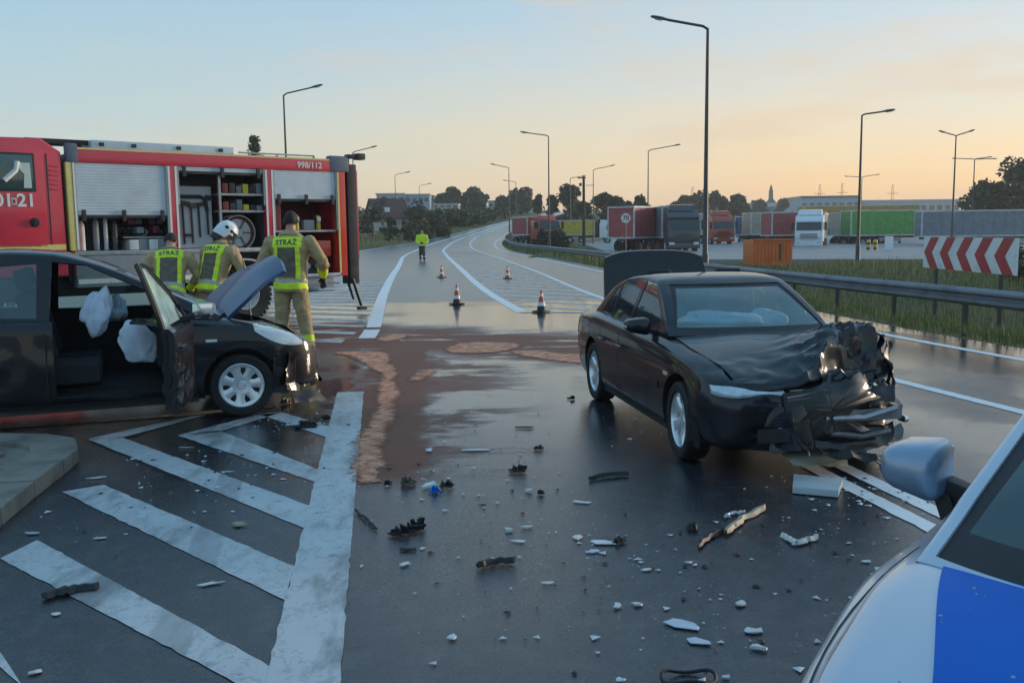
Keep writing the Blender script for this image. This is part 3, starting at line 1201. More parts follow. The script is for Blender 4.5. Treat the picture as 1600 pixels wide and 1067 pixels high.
def lorry_cab(t, m, ox=0.0, wd=2.48, h=3.3, visor=True, lower=None):
    """cab-over tractor: front at x = ox, body towards -x"""
    lower = lower or m
    L_ = 2.2
    mb = MB()
    sec = [(-L_, .75), (-.06, .75), (.02, 1.0), (.03, 1.35), (-.05, 1.75), (-.30, h - .45), (-.75, h - .05), (-L_, h)]
    mb.prism([(ox + a, -wd / 2, z) for a, z in sec], (0, wd, 0))
    cab = mb.build('cab', m, t, 30, .06)
    mb = MB()
    mb.slab([[(ox - .038, -wd * .45, 1.78), (ox - .02, 0, 1.78), (ox - .038, wd * .45, 1.78)], [(ox - .205, -wd * .44, 2.55), (ox - .185, 0, 2.55), (ox - .205, wd * .44, 2.55)]], (.025, 0, .005))
    mb.build('windscreen', SCREEN, t)
    for s in (-1, 1):
        mb = MB()
        mb.slab([[(ox - .35, s * (wd / 2 + .004), 1.8), (ox - 1.25, s * (wd / 2 + .004), 1.8)], [(ox - .52, s * (wd / 2 + .004), 2.5), (ox - 1.25, s * (wd / 2 + .004), 2.5)]], (0, s * .012, 0))
        mb.build('side_window', SCREEN, t)
        mb = MB()
        mb.box((ox - .1, s * (wd / 2 + .22), 2.15), (.12, .22, .75))
        mb.bar((ox - .15, s * wd / 2, 2.4), (ox - .1, s * (wd / 2 + .2), 2.4), .05, .05)
        mb.build('mirror', PLASTIC, t, 30, .03)
        mb = MB()
        mb.box((ox + .02, s * wd * .38, .72), (.08, .42, .2))
        mb.build('headlight', LENS, t, 30, .02)
        lorry_wheel(t, ox - 1.15, s * wd * .42)
    for k in range(4):
        mb = MB()
        mb.box((ox + .035, 0, 1.05 + k * .13), (.05, wd * .62, .06))
        mb.build('grille_bar', DARKSTEEL, t)
    mb = MB()
    mb.box((ox - .02, 0, .55), (.14, wd, .42))
    mb.build('bumper', lower, t, 30, .05)
    if visor:
        mb = MB()
        mb.box((ox - .16, 0, 2.66), (.2, wd * .94, .1))
        mb.build('sun_visor', PLASTIC, t, 30, .02)
    mb = MB()
    mb.prism([(ox - .7, -wd * .42, h - .02), (ox - 1.1, -wd * .42, h + .45), (ox - 2.1, -wd * .42, h + .5), (ox - 2.1, -wd * .42, h - .02)], (0, wd * .84, 0))
    mb.build('roof_deflector', m, t, 30, .05)


def trailer_body(t, x0, x1, m, wd=2.5, z0=1.12, z1=3.95, frame=None):
    frame = frame or WHITE_DIRTY
    L_ = x1 - x0
    mb = MB()
    mb.span((x0 + .03, -wd / 2 + .02, z0 + .12), (x1 - .03, wd / 2 - .02, z1 - .12))
    mb.build('curtain', m, t)
    mb = MB()
    for z in (z0 + .06, z1 - .06):
        for s in (-1, 1):
            mb.box(((x0 + x1) / 2, s * (wd / 2 - .03), z), (L_, .1, .13))
        mb.box((x0 + .03, 0, z), (.1, wd - .1, .125))
        mb.box((x1 - .03, 0, z), (.1, wd - .1, .125))
    for s in (-1, 1):
        for x in (x0 + .05, x1 - .05):
            mb.box((x, s * (wd / 2 - .03), (z0 + z1) / 2), (.12, .11, z1 - z0 - .2))
    mb.build('frame', frame, t)
    n = int(L_ / .9)
    for s in (-1, 1):       # vertical strap pleats of the curtain
        mb = MB()
        for i in range(1, n):
            mb.box((x0 + L_ * i / n, s * (wd / 2 - .012), (z0 + z1) / 2), (.05, .02, z1 - z0 - .3))
        mb.build('curtain_straps', m, t)
    mb = MB()
    mb.box(((x0 + x1) / 2, 0, z0 - .12), (L_ * .96, .9, .2))
    mb.build('chassis', DARKSTEEL, t)
    for k in range(3):
        for s in (-1, 1):
            lorry_wheel(t, x0 + L_ * .18 + k * 1.3, s * wd * .4)
    for s in (-1, 1):
        mb = MB()
        mb.box((x0 + L_ * .55, s * wd * .45, .75), (L_ * .3, .05, .4))
        mb.build('side_guard', STEEL, t)


def lorry(px, py, Y, ang, label, cab_m=None, body_m=None, length=13.0, zb=-.2, cat='lorry', name='lorry', z1=3.95, group='lorries on the truck park', cab_h=3.3, visor=True, lower=None, s=1.0):
    """front bumper (or rear of a lone trailer) at the place px, Y ahead; heading ang (0 = towards +x)"""
    p = ray_at(px, py, Y)
    t = thing(name, label, cat, (p.x, p.y, zb), ang, group, s)
    if cab_m:
        lorry_cab(t, cab_m, 0, h=cab_h, visor=visor, lower=lower)
        if body_m:
            trailer_body(t, -2.9 - length, -2.9, body_m, z1=z1)
            mb = MB()
            mb.box((-3.2, 0, .9), (5.0, .85, .22))
            mb.build('tractor_frame', DARKSTEEL, t)
            for s_ in (-1, 1):
                lorry_wheel(t, -4.6, s_ * 1.0)
    elif body_m:
        trailer_body(t, 0, length, body_m, z1=z1)
        mb = MB()
        for s_ in (-1, 1):
            mb.box((length - 2.2, s_ * .8, .5), (.18, .14, 1.0))
        mb.build('landing_leg', DARKSTEEL, t)
    return t


C_RED = mat('red_curtain', (.40, .075, .08), .6, 0, .3, 1.6)
C_BROWN = mat('brick_red_curtain', (.40, .09, .08), .6, 0, .3, 1.6)
C_GREEN = mat('green_curtain', (.11, .34, .08), .6, 0, .3, 1.6)
C_GREY = mat('slate_grey_curtain', (.20, .22, .255), .6, 0, .3, 1.6)
C_YEL = mat('yellow_curtain', (.58, .40, .05), .6, 0, .3, 1.6)
C_BEIGE = mat('beige_curtain', (.42, .38, .31), .6, 0, .3, 1.6)
C_BLUE = mat('blue_curtain', (.055, .11, .22), .6, 0, .3, 1.6)
C_OCHRE = mat('ochre_stripe_curtain', (.50, .30, .06), .6, 0, .3, 1.6)
CAB_DARK = mat('charcoal_cab_paint', (.045, .05, .06), .4, 0, .2, 2, coat=.5)
CAB_WHITE = mat('white_cab_paint', (.70, .72, .75), .4, 0, .1, 2, coat=.5)
CAB_ORANGE = mat('orange_red_cab_paint', (.42, .055, .03), .4, 0, .2, 2, coat=.5)

lorry(970, 350, 76, R(52), 'bright red curtain trailer beside the round speed sign', None, C_RED, 7.0, -.15, 'trailer', 'trailer', 3.72)
lorry(1069, 350, 72, R(-90), 'charcoal lorry cab facing the road between the red trailer and the tall street lamp', CAB_DARK, C_GREY, 9, -.15, z1=3.7, cab_h=3.25)
lorry(1131, 350, 104, R(-84), 'orange red lorry cab just right of the tall street lamp', CAB_ORANGE, C_BEIGE, 10, -.1, z1=3.6, visor=False)
lorry(1151, 350, 118, R(-25), 'dark blue trailer between the orange cab and the beige trailer', None, C_BLUE, 5, -.3, 'trailer', 'trailer', 3.5)
lorry(1166, 350, 106, R(8), 'beige grey trailer behind the orange skip', None, C_BEIGE, 5.0, -.2, 'trailer', 'trailer', 3.65)
lorry(1197, 350, 96, R(12), 'brick red trailer left of the white lorry cab', None, C_BROWN, 6.0, -.25, 'trailer', 'trailer', 3.55)
lorry(1264, 350, 86, R(-112), 'white lorry cab facing the road right of the brick red trailer', CAB_WHITE, C_BEIGE, 5, -.35, z1=3.4, cab_h=3.2, visor=False)
lorry(1321, 350, 96, R(4), 'grass green curtain trailer behind the lamp on the tall grass', None, C_GREEN, 7.6, -.35, 'trailer', 'trailer', 3.72)
lorry(1305, 350, 100, R(6), 'narrow beige trailer end left of the green trailer', None, C_BEIGE, 2.4, -.35, 'trailer', 'trailer', 3.6)
lorry(1434, 350, 88, R(-9), 'long slate grey trailer behind the chevron board', None, C_GREY, 13.6, -.45, 'trailer', 'trailer', 3.55)
lorry(1250, 350, 135, R(2), 'far ochre striped trailer showing above the green one', None, C_OCHRE, 17, .5, 'trailer', 'trailer', 4.3)
lorry(962, 352, 128, R(-6), 'yellow lorry with a white cab in front of the dark trees', CAB_WHITE, C_YEL, 7.2, -.1, z1=3.2, cab_h=2.7)
lorry(860, 352, 96, R(-66), 'red and white lorry cab at the bend left of the yellow lorry', CAB_ORANGE, C_RED, 4, .1, z1=3.1, cab_h=2.7, lower=CAB_WHITE, visor=False)

# orange skip container
p = ray_at(1199, 400, 45)
t = thing('skip_container', 'rusty orange ribbed steel container on the near edge of the truck park', 'container', (p.x, p.y, -.08), R(6))
mb = MB()
mb.span((-.96, -.7, .02), (.96, .7, 1.2))
mb.build('box', ORANGE, t, 30, .015)
for i in range(11):
    if i == 7:
        continue
    mb = MB()
    mb.box((-.86 + i * .172, -.715, .62), (.06, .05, 1.02))
    mb.build('rib', ORANGE, t, 0)
mb = MB()
mb.box((.345, -.712, .62), (.08, .04, .8))
mb.build('latch_bar', DARKSTEEL, t)
for z in (.06, 1.2):
    mb = MB()
    mb.box((0, -.71, z), (1.98, .1, .09))
    mb.build('rail', ORANGE, t)
# booth, small white sign and two yellow bollards
p = ray_at(966, 362, 92)
t = thing('kiosk', 'small white kiosk under the round speed sign', 'kiosk', (p.x, p.y, -.1))
mb = MB()
mb.span((-.65, -.5, 0), (.65, .5, 1.75))
mb.build('body', WHITE, t, 30, .03)
mb = MB()
mb.span((-.4, -.53, .9), (.4, -.50, 1.45))
mb.build('window', SCREEN, t)
p = ray_at(1389, 380, 66)
t = thing('notice_board', 'white upright notice board on the truck park under the green trailer', 'notice board', (p.x, p.y, -.25))
mb = MB()
mb.span((-.29, -.04, .25), (.29, .04, 1.25))
mb.build('panel', WHITE, t, 30, .01)
mb = MB()
mb.box((-.2, 0, .2), (.06, .05, .5))
mb.box((.2, 0, .2), (.06, .05, .5))
mb.build('legs', DARKSTEEL, t)
YEL = mat('yellow_bollard_paint', (.62, .46, .06), .5, 0, .2, 5)
for px, lab in ((1357, 'left of the two yellow bollards near the white notice board'), (1368, 'right of the two yellow bollards near the white notice board')):
    p = ray_at(px, 380, 68)
    t = thing('bollard', lab, 'bollard', (p.x, p.y, -.25), 0, 'yellow bollards on the truck park')
    mb = MB()
    mb.tube([(0, 0, 0), (0, 0, 1.0)], .13, 10)
    mb.build('post', YEL, t)
    mb = MB()
    for z in (.3, .65):
        mb.tube([(0, 0, z), (0, 0, z + .14)], .135, 10)
    mb.build('band', PLASTIC, t)

# ------------------------------------------------------------------ houses and halls
ROOF = mat('brown_roof_tiles', (.085, .045, .04), .7, 0, .3, 3)
WALLW = mat('pale_render', (.52, .50, .46), .8, 0, .12, 1)
HALL1 = mat('pale_green_cladding', (.36, .42, .40), .6, 0, .1, .5)
HALL2 = mat('pale_blue_cladding', (.30, .40, .50), .6, 0, .1, .5)
HALL3 = mat('white_cladding', (.48, .48, .48), .6, 0, .1, .5)
PANE = glass_mat('house_panes', (.05, .07, .08), .8)
p = ray_at(606, 352, 128)
gz = ground(p.x, p.y) - .4
t = thing('house', 'small house with a steep brown roof and a white gable, left of the road', 'house', (p.x, p.y, gz), R(28))
mb = MB()
mb.span((-2.4, -2.0, 0), (2.2, 2.0, 2.2))
wl = mb.build('wall', WALLW, t)
mb = MB()
mb.prism([(2.2, -2.0, 2.2), (2.2, 2.0, 2.2), (2.2, 0, 4.4)], (.05, 0, 0))
mb.prism([(-2.4, -2.0, 2.2), (-2.4, 2.0, 2.2), (-2.4, 0, 4.4)], (.05, 0, 0))
mb.build('gable', WALLW, t)
mb = MB()
for s in (-1, 1):
    mb.slab([[(-2.7, s * 2.3, 1.85), (2.55, s * 2.3, 1.85)], [(-2.7, 0, 4.5), (2.55, 0, 4.5)]], (0, 0, .14))
rf = mb.build('roof', ROOF, t)
mb = MB()
mb.box((-.7, -.6, 4.3), (.4, .4, 1.1))
mb.build('chimney', ROOF, rf)
for x in (-1.5, .2, 1.5):
    mb = MB()
    mb.box((x, -2.02, 1.3), (.7, .06, .8))
    f = mb.build('window', WHITE, t)
    mb = MB()
    mb.box((x, -2.055, 1.3), (.56, .03, .66))
    mb.build('pane', PANE, f)
mb = MB()
mb.box((-.6, -1.35, 3.0), (.7, .5, .8))
mb.build('dormer', WHITE, rf)


def hall(px0, px1, pt, Y, depth, m, label, bays=8, roof=None, base=None):
    a, b = ray_at(px0, pt, Y), ray_at(px1, pt, Y)
    gz = (ground((a.x + b.x) / 2, Y) if base is None else base) - .3
    wd, h = b.x - a.x, (a.z + b.z) / 2 - gz
    t = thing('hall', label, 'hall', ((a.x + b.x) / 2, Y, gz))
    mb = MB()
    mb.span((-wd / 2, 0, 0), (wd / 2, depth, h * .94))
    mb.build('wall', m, t)
    mb = MB()
    mb.span((-wd / 2 - .2, -.2, h * .94 + .003), (wd / 2 + .2, depth, h))
    mb.build('roof', roof or HALL3, t)
    for i in range(bays):
        x = -wd / 2 + wd * (i + .5) / bays
        mb = MB()
        mb.box((x, -.04, h * .72), (wd / bays * .6, .1, h * .16))
        mb.build('window', PANE, t)
    return t


hall(588, 632, 302, 215, 14, HALL1, 'pale green end of the long hall above the brown roof', 4)
hall(633, 671, 303, 217, 14, HALL2, 'pale blue hall section right of the pale green one', 4)
hall(722, 760, 314, 240, 10, HALL3, 'long low white hall left of the lamp at the far bend', 5)
hall(763, 834, 313, 250, 10, HALL3, 'low white wall of a hall behind the lamp at the far bend', 9)
hall(676, 716, 318, 205, 8, HALL3, 'flat white shed roof below the two dark trees', 4)
hall(1252, 1345, 306, 330, 20, HALL2, 'far dark roofed warehouse on the skyline behind the white cab', 8, CAB_DARK)
hall(1350, 1500, 312, 340, 20, HALL3, 'far pale warehouse on the skyline behind the grey trailer', 12)
hall(1060, 1180, 318, 300, 14, HALL3, 'far pale hall below the trees behind the orange cab', 10)

# pointed tower on the skyline
p = ray_at(1205, 289, 420)
t = thing('tower', 'hazy pointed tower on the skyline between two pale trees', 'tower', (p.x, p.y, 0))
mb = MB()
mb.prism([(-2, -2, 0), (2, -2, 0), (2, 2, 0), (-2, 2, 0)], (0, 0, p.z * .62))
mb.build('shaft', HALL3, t)
mb = MB()
z0 = p.z * .62
mb.add([(-5, -3, z0 - 4), (5, -3, z0 - 4), (5, 3, z0 - 4), (-5, 3, z0 - 4), (0, 0, z0 + 3)], [(0, 1, 4), (1, 2, 4), (2, 3, 4), (3, 0, 4), (3, 2, 1, 0)])
mb.tube([(0, 0, z0 + 1), (0, 0, p.z * .86), (0, 0, p.z)], [1.1, 1.0, .2], 8)
mb.build('roof', CAB_DARK, t)
# pylons, hair thin in the haze
for px, pt, lab in ((1281, 288, 'thin hazy mast above the white lorry cab'), (1316, 286, 'thin hazy mast left of the lamp on the tall grass'), (1395, 288, 'thin hazy mast above the green trailer'), (1082, 292, 'thin hazy mast left of the tallest street lamp')):
    p = ray_at(px, pt, 520)
    t = thing('pylon', lab, 'pylon', (p.x, p.y, 0), 0, 'masts on the far skyline')
    mb = MB()
    for s in (-1, 1):
        mb.tube([(s * 1.2, 0, 0), (s * .25, 0, p.z)], [.22, .12], 4)
    for k in range(7):
        z = p.z * k / 7
        mb.bar((-1.1, 0, z), (1.0, 0, z + p.z / 7), .1, .1)
    mb.bar((-3, 0, p.z * .8), (3, 0, p.z * .8), .25, .25)
    mb.build('lattice', POLE, t)

# ------------------------------------------------------------------ chevron board and speed sign
SIGN_RED = mat('sign_red', (.42, .018, .03), .4, 0, .12, 4)
SIGN_WHITE = mat('sign_white', (.72, .73, .74), .4, 0, .08, 2, dirt=(.5, .5, .5))
a3 = ray_at(1444, 392, 20.6)
b3 = ray_at(1590, 404, 16.6)
ctr = (a3 + b3) / 2
d = (b3 - a3)
Ls = math.hypot(d.x, d.y)
ang = math.atan2(d.y, d.x)
t = thing('chevron_board', 'long white board with five red chevrons pointing left behind the crash barrier', 'road sign', (ctr.x, ctr.y, 0), ang)
zc, hh = ctr.z, .67
tilt = (b3.z - a3.z) / Ls
mb = MB()
for i in range(5):
    pass
mb.box((0, 0, zc), (Ls, .03, hh))
pn = mb.build('panel', SIGN_WHITE, t, 0)
for i in range(5):
    x0 = -Ls / 2 + .05 + Ls * .196 * i
    wd = Ls * .098
    hx = Ls * .082
    P = [(x0, 0), (x0 + hx, hh / 2 - .002), (x0 + hx + wd, hh / 2 - .002), (x0 + wd, 0), (x0 + hx + wd, -hh / 2 + .002), (x0 + hx, -hh / 2 + .002)]
    mb = MB()
    mb.prism([(P[k][0], -.017, zc + P[k][1]) for k in (0, 1, 2, 3)], (0, -.004, 0))
    mb.prism([(P[k][0], -.017, zc + P[k][1]) for k in (0, 3, 4, 5)], (0, -.004, 0))
    mb.build('chevron', SIGN_RED, t, 0)
for x in (-Ls * .36, Ls * .34):
    mb = MB()
    zg = -.9
    mb.box((x, .045, (zc + hh / 2 + zg) / 2), (.08, .05, zc + hh / 2 - zg))
    mb.build('post', DARKSTEEL, t)
p = ray_at(978, 341, 62)
t = thing('speed_sign', 'round white speed limit sign with a red ring and the number 70', 'road sign', (p.x, p.y, -.3))
Mf = Matrix.Translation((0, 0, p.z + .3))
mb = MB(Mf)
mb.lathe([(.001, 0), (.36, 0), (.36, .015), (.001, .015)], 32)
mb.build('disc', SIGN_WHITE, t, 30)
mb = MB(Mf)
mb.lathe([(.315, -.004), (.355, -.004), (.355, .002), (.315, .002)], 32, closed=True)
mb.build('ring', SIGN_RED, t, 30)
me = text_mesh('70', .42, CAB_DARK, .003, .012)
link('number', me, t, (0, -.006, p.z + .3), (R(90), 0, 0))
mb = MB()
mb.tube([(0, .04, 0), (0, .04, p.z + .3 + .35)], .035, 8)
mb.build('post', GALV, t)

# ------------------------------------------------------------------ traffic cones
CONE_O = mat('cone_orange', (.60, .085, .03), .5, 0, .15, 9)
CONE_W = mat('cone_white_sleeve', (.74, .74, .74), .4, 0, .1, 9)
for i, (px, py, lab) in enumerate([(714, 476, 'orange and white cone standing in the middle lane nearest the fire engine'), (846, 488, 'orange and white cone at the tip of the hatched island, nearest the sedan'),
                                   (690, 434, 'small far cone in the middle lane below the far firefighter'), (793, 436, 'small far cone on the hatched island')]):
    p = at(px, py)
    t = thing('traffic_cone', lab, 'traffic cone', (p.x, p.y, .006), rnd.uniform(0, 1), 'traffic cones closing the lane', .80)
    H_ = .56
    mb = MB()
    mb.box((0, 0, .02), (.34, .34, .04))
    mb.build('base', PLASTIC, t, 30, .015)
    rad = lambda z: .125 - (.125 - .022) * z / H_
    Mx = Matrix.Rotation(R(90), 4, 'X')

    def seg(z0, z1, m, nm, e=0.0):
        mb = MB()
        mb.tube([(0, 0, z0), (0, 0, z1)], [rad(z0) + e, rad(z1) + e], 18)
        mb.build(nm, m, t)
    seg(.04, .16, PLASTIC if i < 2 else CONE_O, 'foot')
    seg(.16, .26, CONE_W, 'sleeve', .002)
    seg(.26, .40, CONE_O, 'body')
    seg(.40, .48, CONE_W, 'sleeve', .002)
    seg(.48, .56, CONE_O, 'tip')

# ------------------------------------------------------------------ a belt of hedges and woods along the skyline, too far to count
vs_m = None
for k, (x0, x1, Y, h, n, sd, nm, lab) in enumerate(((-140, 260, 330, 5.5, 9000, 5, 'distant_wood', 'low hazy belt of woods along the skyline'), (-60, 0, 160, 1.7, 2600, 6, 'bank_scrub', 'grey green scrub covering the left bank'))):
    rg = np.random.default_rng(sd)
    n_ = n
    x = rg.uniform(x0, x1, n_)
    if k:
        y = Y + rg.uniform(-22, 22, n_)
        x = np.array([lx(yy) - 2 - abs(q) for yy, q in zip(y, rg.normal(0, 12, n_))])
    else:
        y = Y + rg.uniform(-6, 6, n_)
    hh = np.array([h * (.45 + .75 * abs(noise.noise(Vector((a * .06, b * .05, sd)))) + .3 * noise.noise(Vector((a * .25, b * .2, sd)))) for a, b in zip(x, y)])
    z = np.array([ground(a, b) for a, b in zip(x, y)]) + rg.uniform(0, 1, n_) ** .7 * hh
    p = np.stack([x, y, z], 1)
    a = rg.normal(size=(n_, 3))
    a /= np.linalg.norm(a, axis=1)[:, None]
    b = np.cross(a, rg.normal(size=(n_, 3)))
    b /= np.linalg.norm(b, axis=1)[:, None]
    c = np.cross(a, b)
    s_ = ((.85 if not k else .38) * rg.uniform(.5, 1.2, n_))[:, None]
    v = np.stack([p - b * s_, p - c * s_ * .6, p + b * s_, p + c * s_ * .6], 1).reshape(-1, 3)
    me = bpy.data.meshes.new(nm)
    me.vertices.add(4 * n_)
    me.vertices.foreach_set('co', v.ravel())
    me.loops.add(4 * n_)
    me.loops.foreach_set('vertex_index', np.arange(4 * n_, dtype=np.int32))
    me.polygons.add(n_)
    me.polygons.foreach_set('loop_start', np.arange(0, 4 * n_, 4, dtype=np.int32))
    me.polygons.foreach_set('material_index', rg.integers(0, 3, n_).astype(np.int32))
    for m in LEAF:
        me.materials.append(m)
    me.update()
    me.validate()
    kind(tag(link(nm, me), lab, 'woods' if not k else 'scrub'), 'stuff')

# ------------------------------------------------------------------ dawn haze lying over the plain
hz = bpy.data.materials.new('dawn_haze')
hz.use_nodes = True
ht = hz.node_tree
ht.nodes.remove(ht.nodes['Principled BSDF'])
vp = ht.nodes.new('ShaderNodeVolumePrincipled')
vp.inputs['Color'].default_value = (.86, .87, .90, 1)
vp.inputs['Density'].default_value = .00055
vp.inputs['Anisotropy'].default_value = .25
ht.links.new(vp.outputs[0], ht.nodes['Material Output'].inputs['Volume'])
mb = MB()
mb.span((-1520, -60, -2.2), (1520, 3230, 34))
kind(mb.build('haze', hz, None, 0), 'stuff')


# ------------------------------------------------------------------ car building kit  (x forward from the tail, y left, z up)
def ring_half(zb, zs, zt, w_, wt):
    """half cross-section from bottom centre to top centre"""
    C = [(0, zb), (w_ * .5, zb), (w_ * .86, zb + .01), (w_ * .965, zb + .07), (w_ * .995, zb + .40 * (zs - zb)), (w_ * 1.0, zb + .68 * (zs - zb)),
         (w_ * .975, zs - .03), (w_ * .93, zs + .012), (wt, zs + .6 * (zt - zs)), (wt * .6, zt - .012), (wt * .3, zt), (0, zt + .004)]
    out = []
    n = len(C)
    for i in range(n - 1):
        p0, p1, p2, p3 = C[max(i - 1, 0)], C[i], C[i + 1], C[min(i + 2, n - 1)]
        for k in range(3):
            t = k / 3
            out.append(tuple(.5 * ((2 * p1[c]) + (-p0[c] + p2[c]) * t + (2 * p0[c] - 5 * p1[c] + 4 * p2[c] - p3[c]) * t * t + (-p0[c] + 3 * p1[c] - 3 * p2[c] + p3[c]) * t ** 3) for c in (0, 1)))
    out.append(C[-1])
    return out


def body_loft(tab, x0, x1, step=.055):
    mb = MB()
    rows = []
    n = int((x1 - x0) / step)
    xs_ = [x0 + (x1 - x0) * i / n for i in range(n + 1)]
    for x in xs_:
        h = ring_half(*cubic(tab, x))
        full = [(x, y, z) for y, z in h] + [(x, -y, z) for y, z in reversed(h[1:-1])]
        rows.append(full)
    mb.grid(rows, closed=True)
    k = len(rows[0])
    for row in (rows[0], rows[-1]):
        c = Vector((row[0][0], 0, sum(p[2] for p in row) / k))
        mb.add(list(row) + [c], [(i, (i + 1) % k, k) for i in range(k)])
    return mb


def weld(me):
    bm = bmesh.new()
    bm.from_mesh(me)
    bmesh.ops.remove_doubles(bm, verts=bm.verts, dist=1e-5)
    bmesh.ops.recalc_face_normals(bm, faces=bm.faces)
    bm.to_mesh(me)
    bm.free()
    me.polygons.foreach_set('use_smooth', [True] * len(me.polygons))
    me.set_sharp_from_angle(angle=R(38))
    return me


def bvh_of(me):
    return BVHTree.FromPolygons([v.co.copy() for v in me.vertices], [tuple(p.vertices) for p in me.polygons])


def side_y(bvh, x, z, s, fall=.8):
    h = bvh.ray_cast(Vector((x, s * 3, z)), Vector((0, -s, 0)))
    return h[0].y if h[0] else s * fall


def top_z(bvh, x, y, fall=.8):
    h = bvh.ray_cast(Vector((x, y, 4)), Vector((0, 0, -1)))
    return h[0].z if h[0] else fall


def end_x(bvh, y, z, s, fall=0):
    h = bvh.ray_cast(Vector((s * 9, y, z)), Vector((-s, 0, 0)))
    return h[0].x if h[0] else fall


def quad_grid(c, nu, nv):
    """bilinear 2-D grid over the corners c[0..3]"""
    out = []
    for i in range(nu + 1):
        u = i / nu
        row = []
        for j in range(nv + 1):
            v = j / nv
            row.append(tuple((1 - u) * ((1 - v) * c[0][k] + v * c[1][k]) + u * ((1 - v) * c[3][k] + v * c[2][k]) for k in (0, 1)))
        out.append(row)
    return out


def side_patch(bvh, c, s, off, th, m, name, parent, nu=6, nv=6):
    rows = [[Vector((x, side_y(bvh, x, z, s) + s * off, z)) for x, z in r_] for r_ in quad_grid(c, nu, nv)]
    mb = MB()
    mb.slab(rows, (0, -s * th, 0))
    return mb.build(name, m, parent, 40)


def end_patch(bvh, c, s, off, th, m, name, parent, nu=6, nv=6, fall=0):
    rows = [[Vector((end_x(bvh, y, z, s, fall) + s * off, y, z)) for y, z in r_] for r_ in quad_grid(c, nu, nv)]
    mb = MB()
    mb.slab(rows, (-s * th, 0, 0))
    return mb.build(name, m, parent, 40)


def side_seam(bvh, pts, s, wd, m, name, parent, off=.0015):
    """a thin dark groove strip following the flank"""
    P = []
    for a, b in zip(pts, pts[1:]):
        n = max(1, int(math.dist(a, b) / .05))
        P += [(a[0] + (b[0] - a[0]) * i / n, a[1] + (b[1] - a[1]) * i / n) for i in range(n)]
    P.append(pts[-1])
    rows = []
    for i, p in enumerate(P):
        q0, q1 = P[max(i - 1, 0)], P[min(i + 1, len(P) - 1)]
        d = Vector((q1[0] - q0[0], q1[1] - q0[1])).normalized()
        n_ = Vector((-d.y, d.x)) * wd / 2
        rows.append([Vector((x, side_y(bvh, x, z, s) + s * off, z)) for x, z in ((p[0] - n_.x, p[1] - n_.y), (p[0] + n_.x, p[1] + n_.y))])
    mb = MB()
    mb.slab(rows, (0, -s * .004, 0))
    return mb.build(name, m, parent, 0)


def boolean_cut(o, cutters):
    """subtract the meshes in cutters from the object o"""
    for me, m in cutters:
        c = bpy.data.objects.new('cut', me)
        COL.objects.link(c)
        c.parent = o.parent
        md = o.modifiers.new('b', 'BOOLEAN')
        md.operation, md.solver, md.object = 'DIFFERENCE', 'EXACT', c
        try:
            md.material_mode = 'TRANSFER'
        except Exception:
            pass
        bpy.context.view_layer.update()
        me2 = bpy.data.meshes.new_from_object(o.evaluated_get(bpy.context.evaluated_depsgraph_get()))
        o.modifiers.clear()
        old = o.data
        o.data = me2
        bpy.data.objects.remove(c)
    o.data.polygons.foreach_set('use_smooth', [True] * len(o.data.polygons))
    o.data.set_sharp_from_angle(angle=R(38))


def cyl_cutter(x, y0, y1, z, r, m, n=40):
    mb = MB()
    mb.lathe([(r, y0), (r, y1)], n, Matrix.Translation((x, 0, z)))
    mb.add([(x + r * math.cos(2 * math.pi * j / n), y0, z + r * math.sin(2 * math.pi * j / n)) for j in range(n)], [tuple(range(n))])
    mb.add([(x + r * math.cos(2 * math.pi * j / n), y1, z + r * math.sin(2 * math.pi * j / n)) for j in range(n)], [tuple(range(n))])
    me = mb.mesh('cut', m, 0)
    bm = bmesh.new()
    bm.from_mesh(me)
    bmesh.ops.remove_doubles(bm, verts=bm.verts, dist=1e-4)
    bmesh.ops.recalc_face_normals(bm, faces=bm.faces)
    bm.to_mesh(me)
    bm.free()
    return me


def box_cutter(a, b, m, bev=0):
    mb = MB()
    mb.span(a, b)
    return mb.mesh('cut', m, 0, bev)


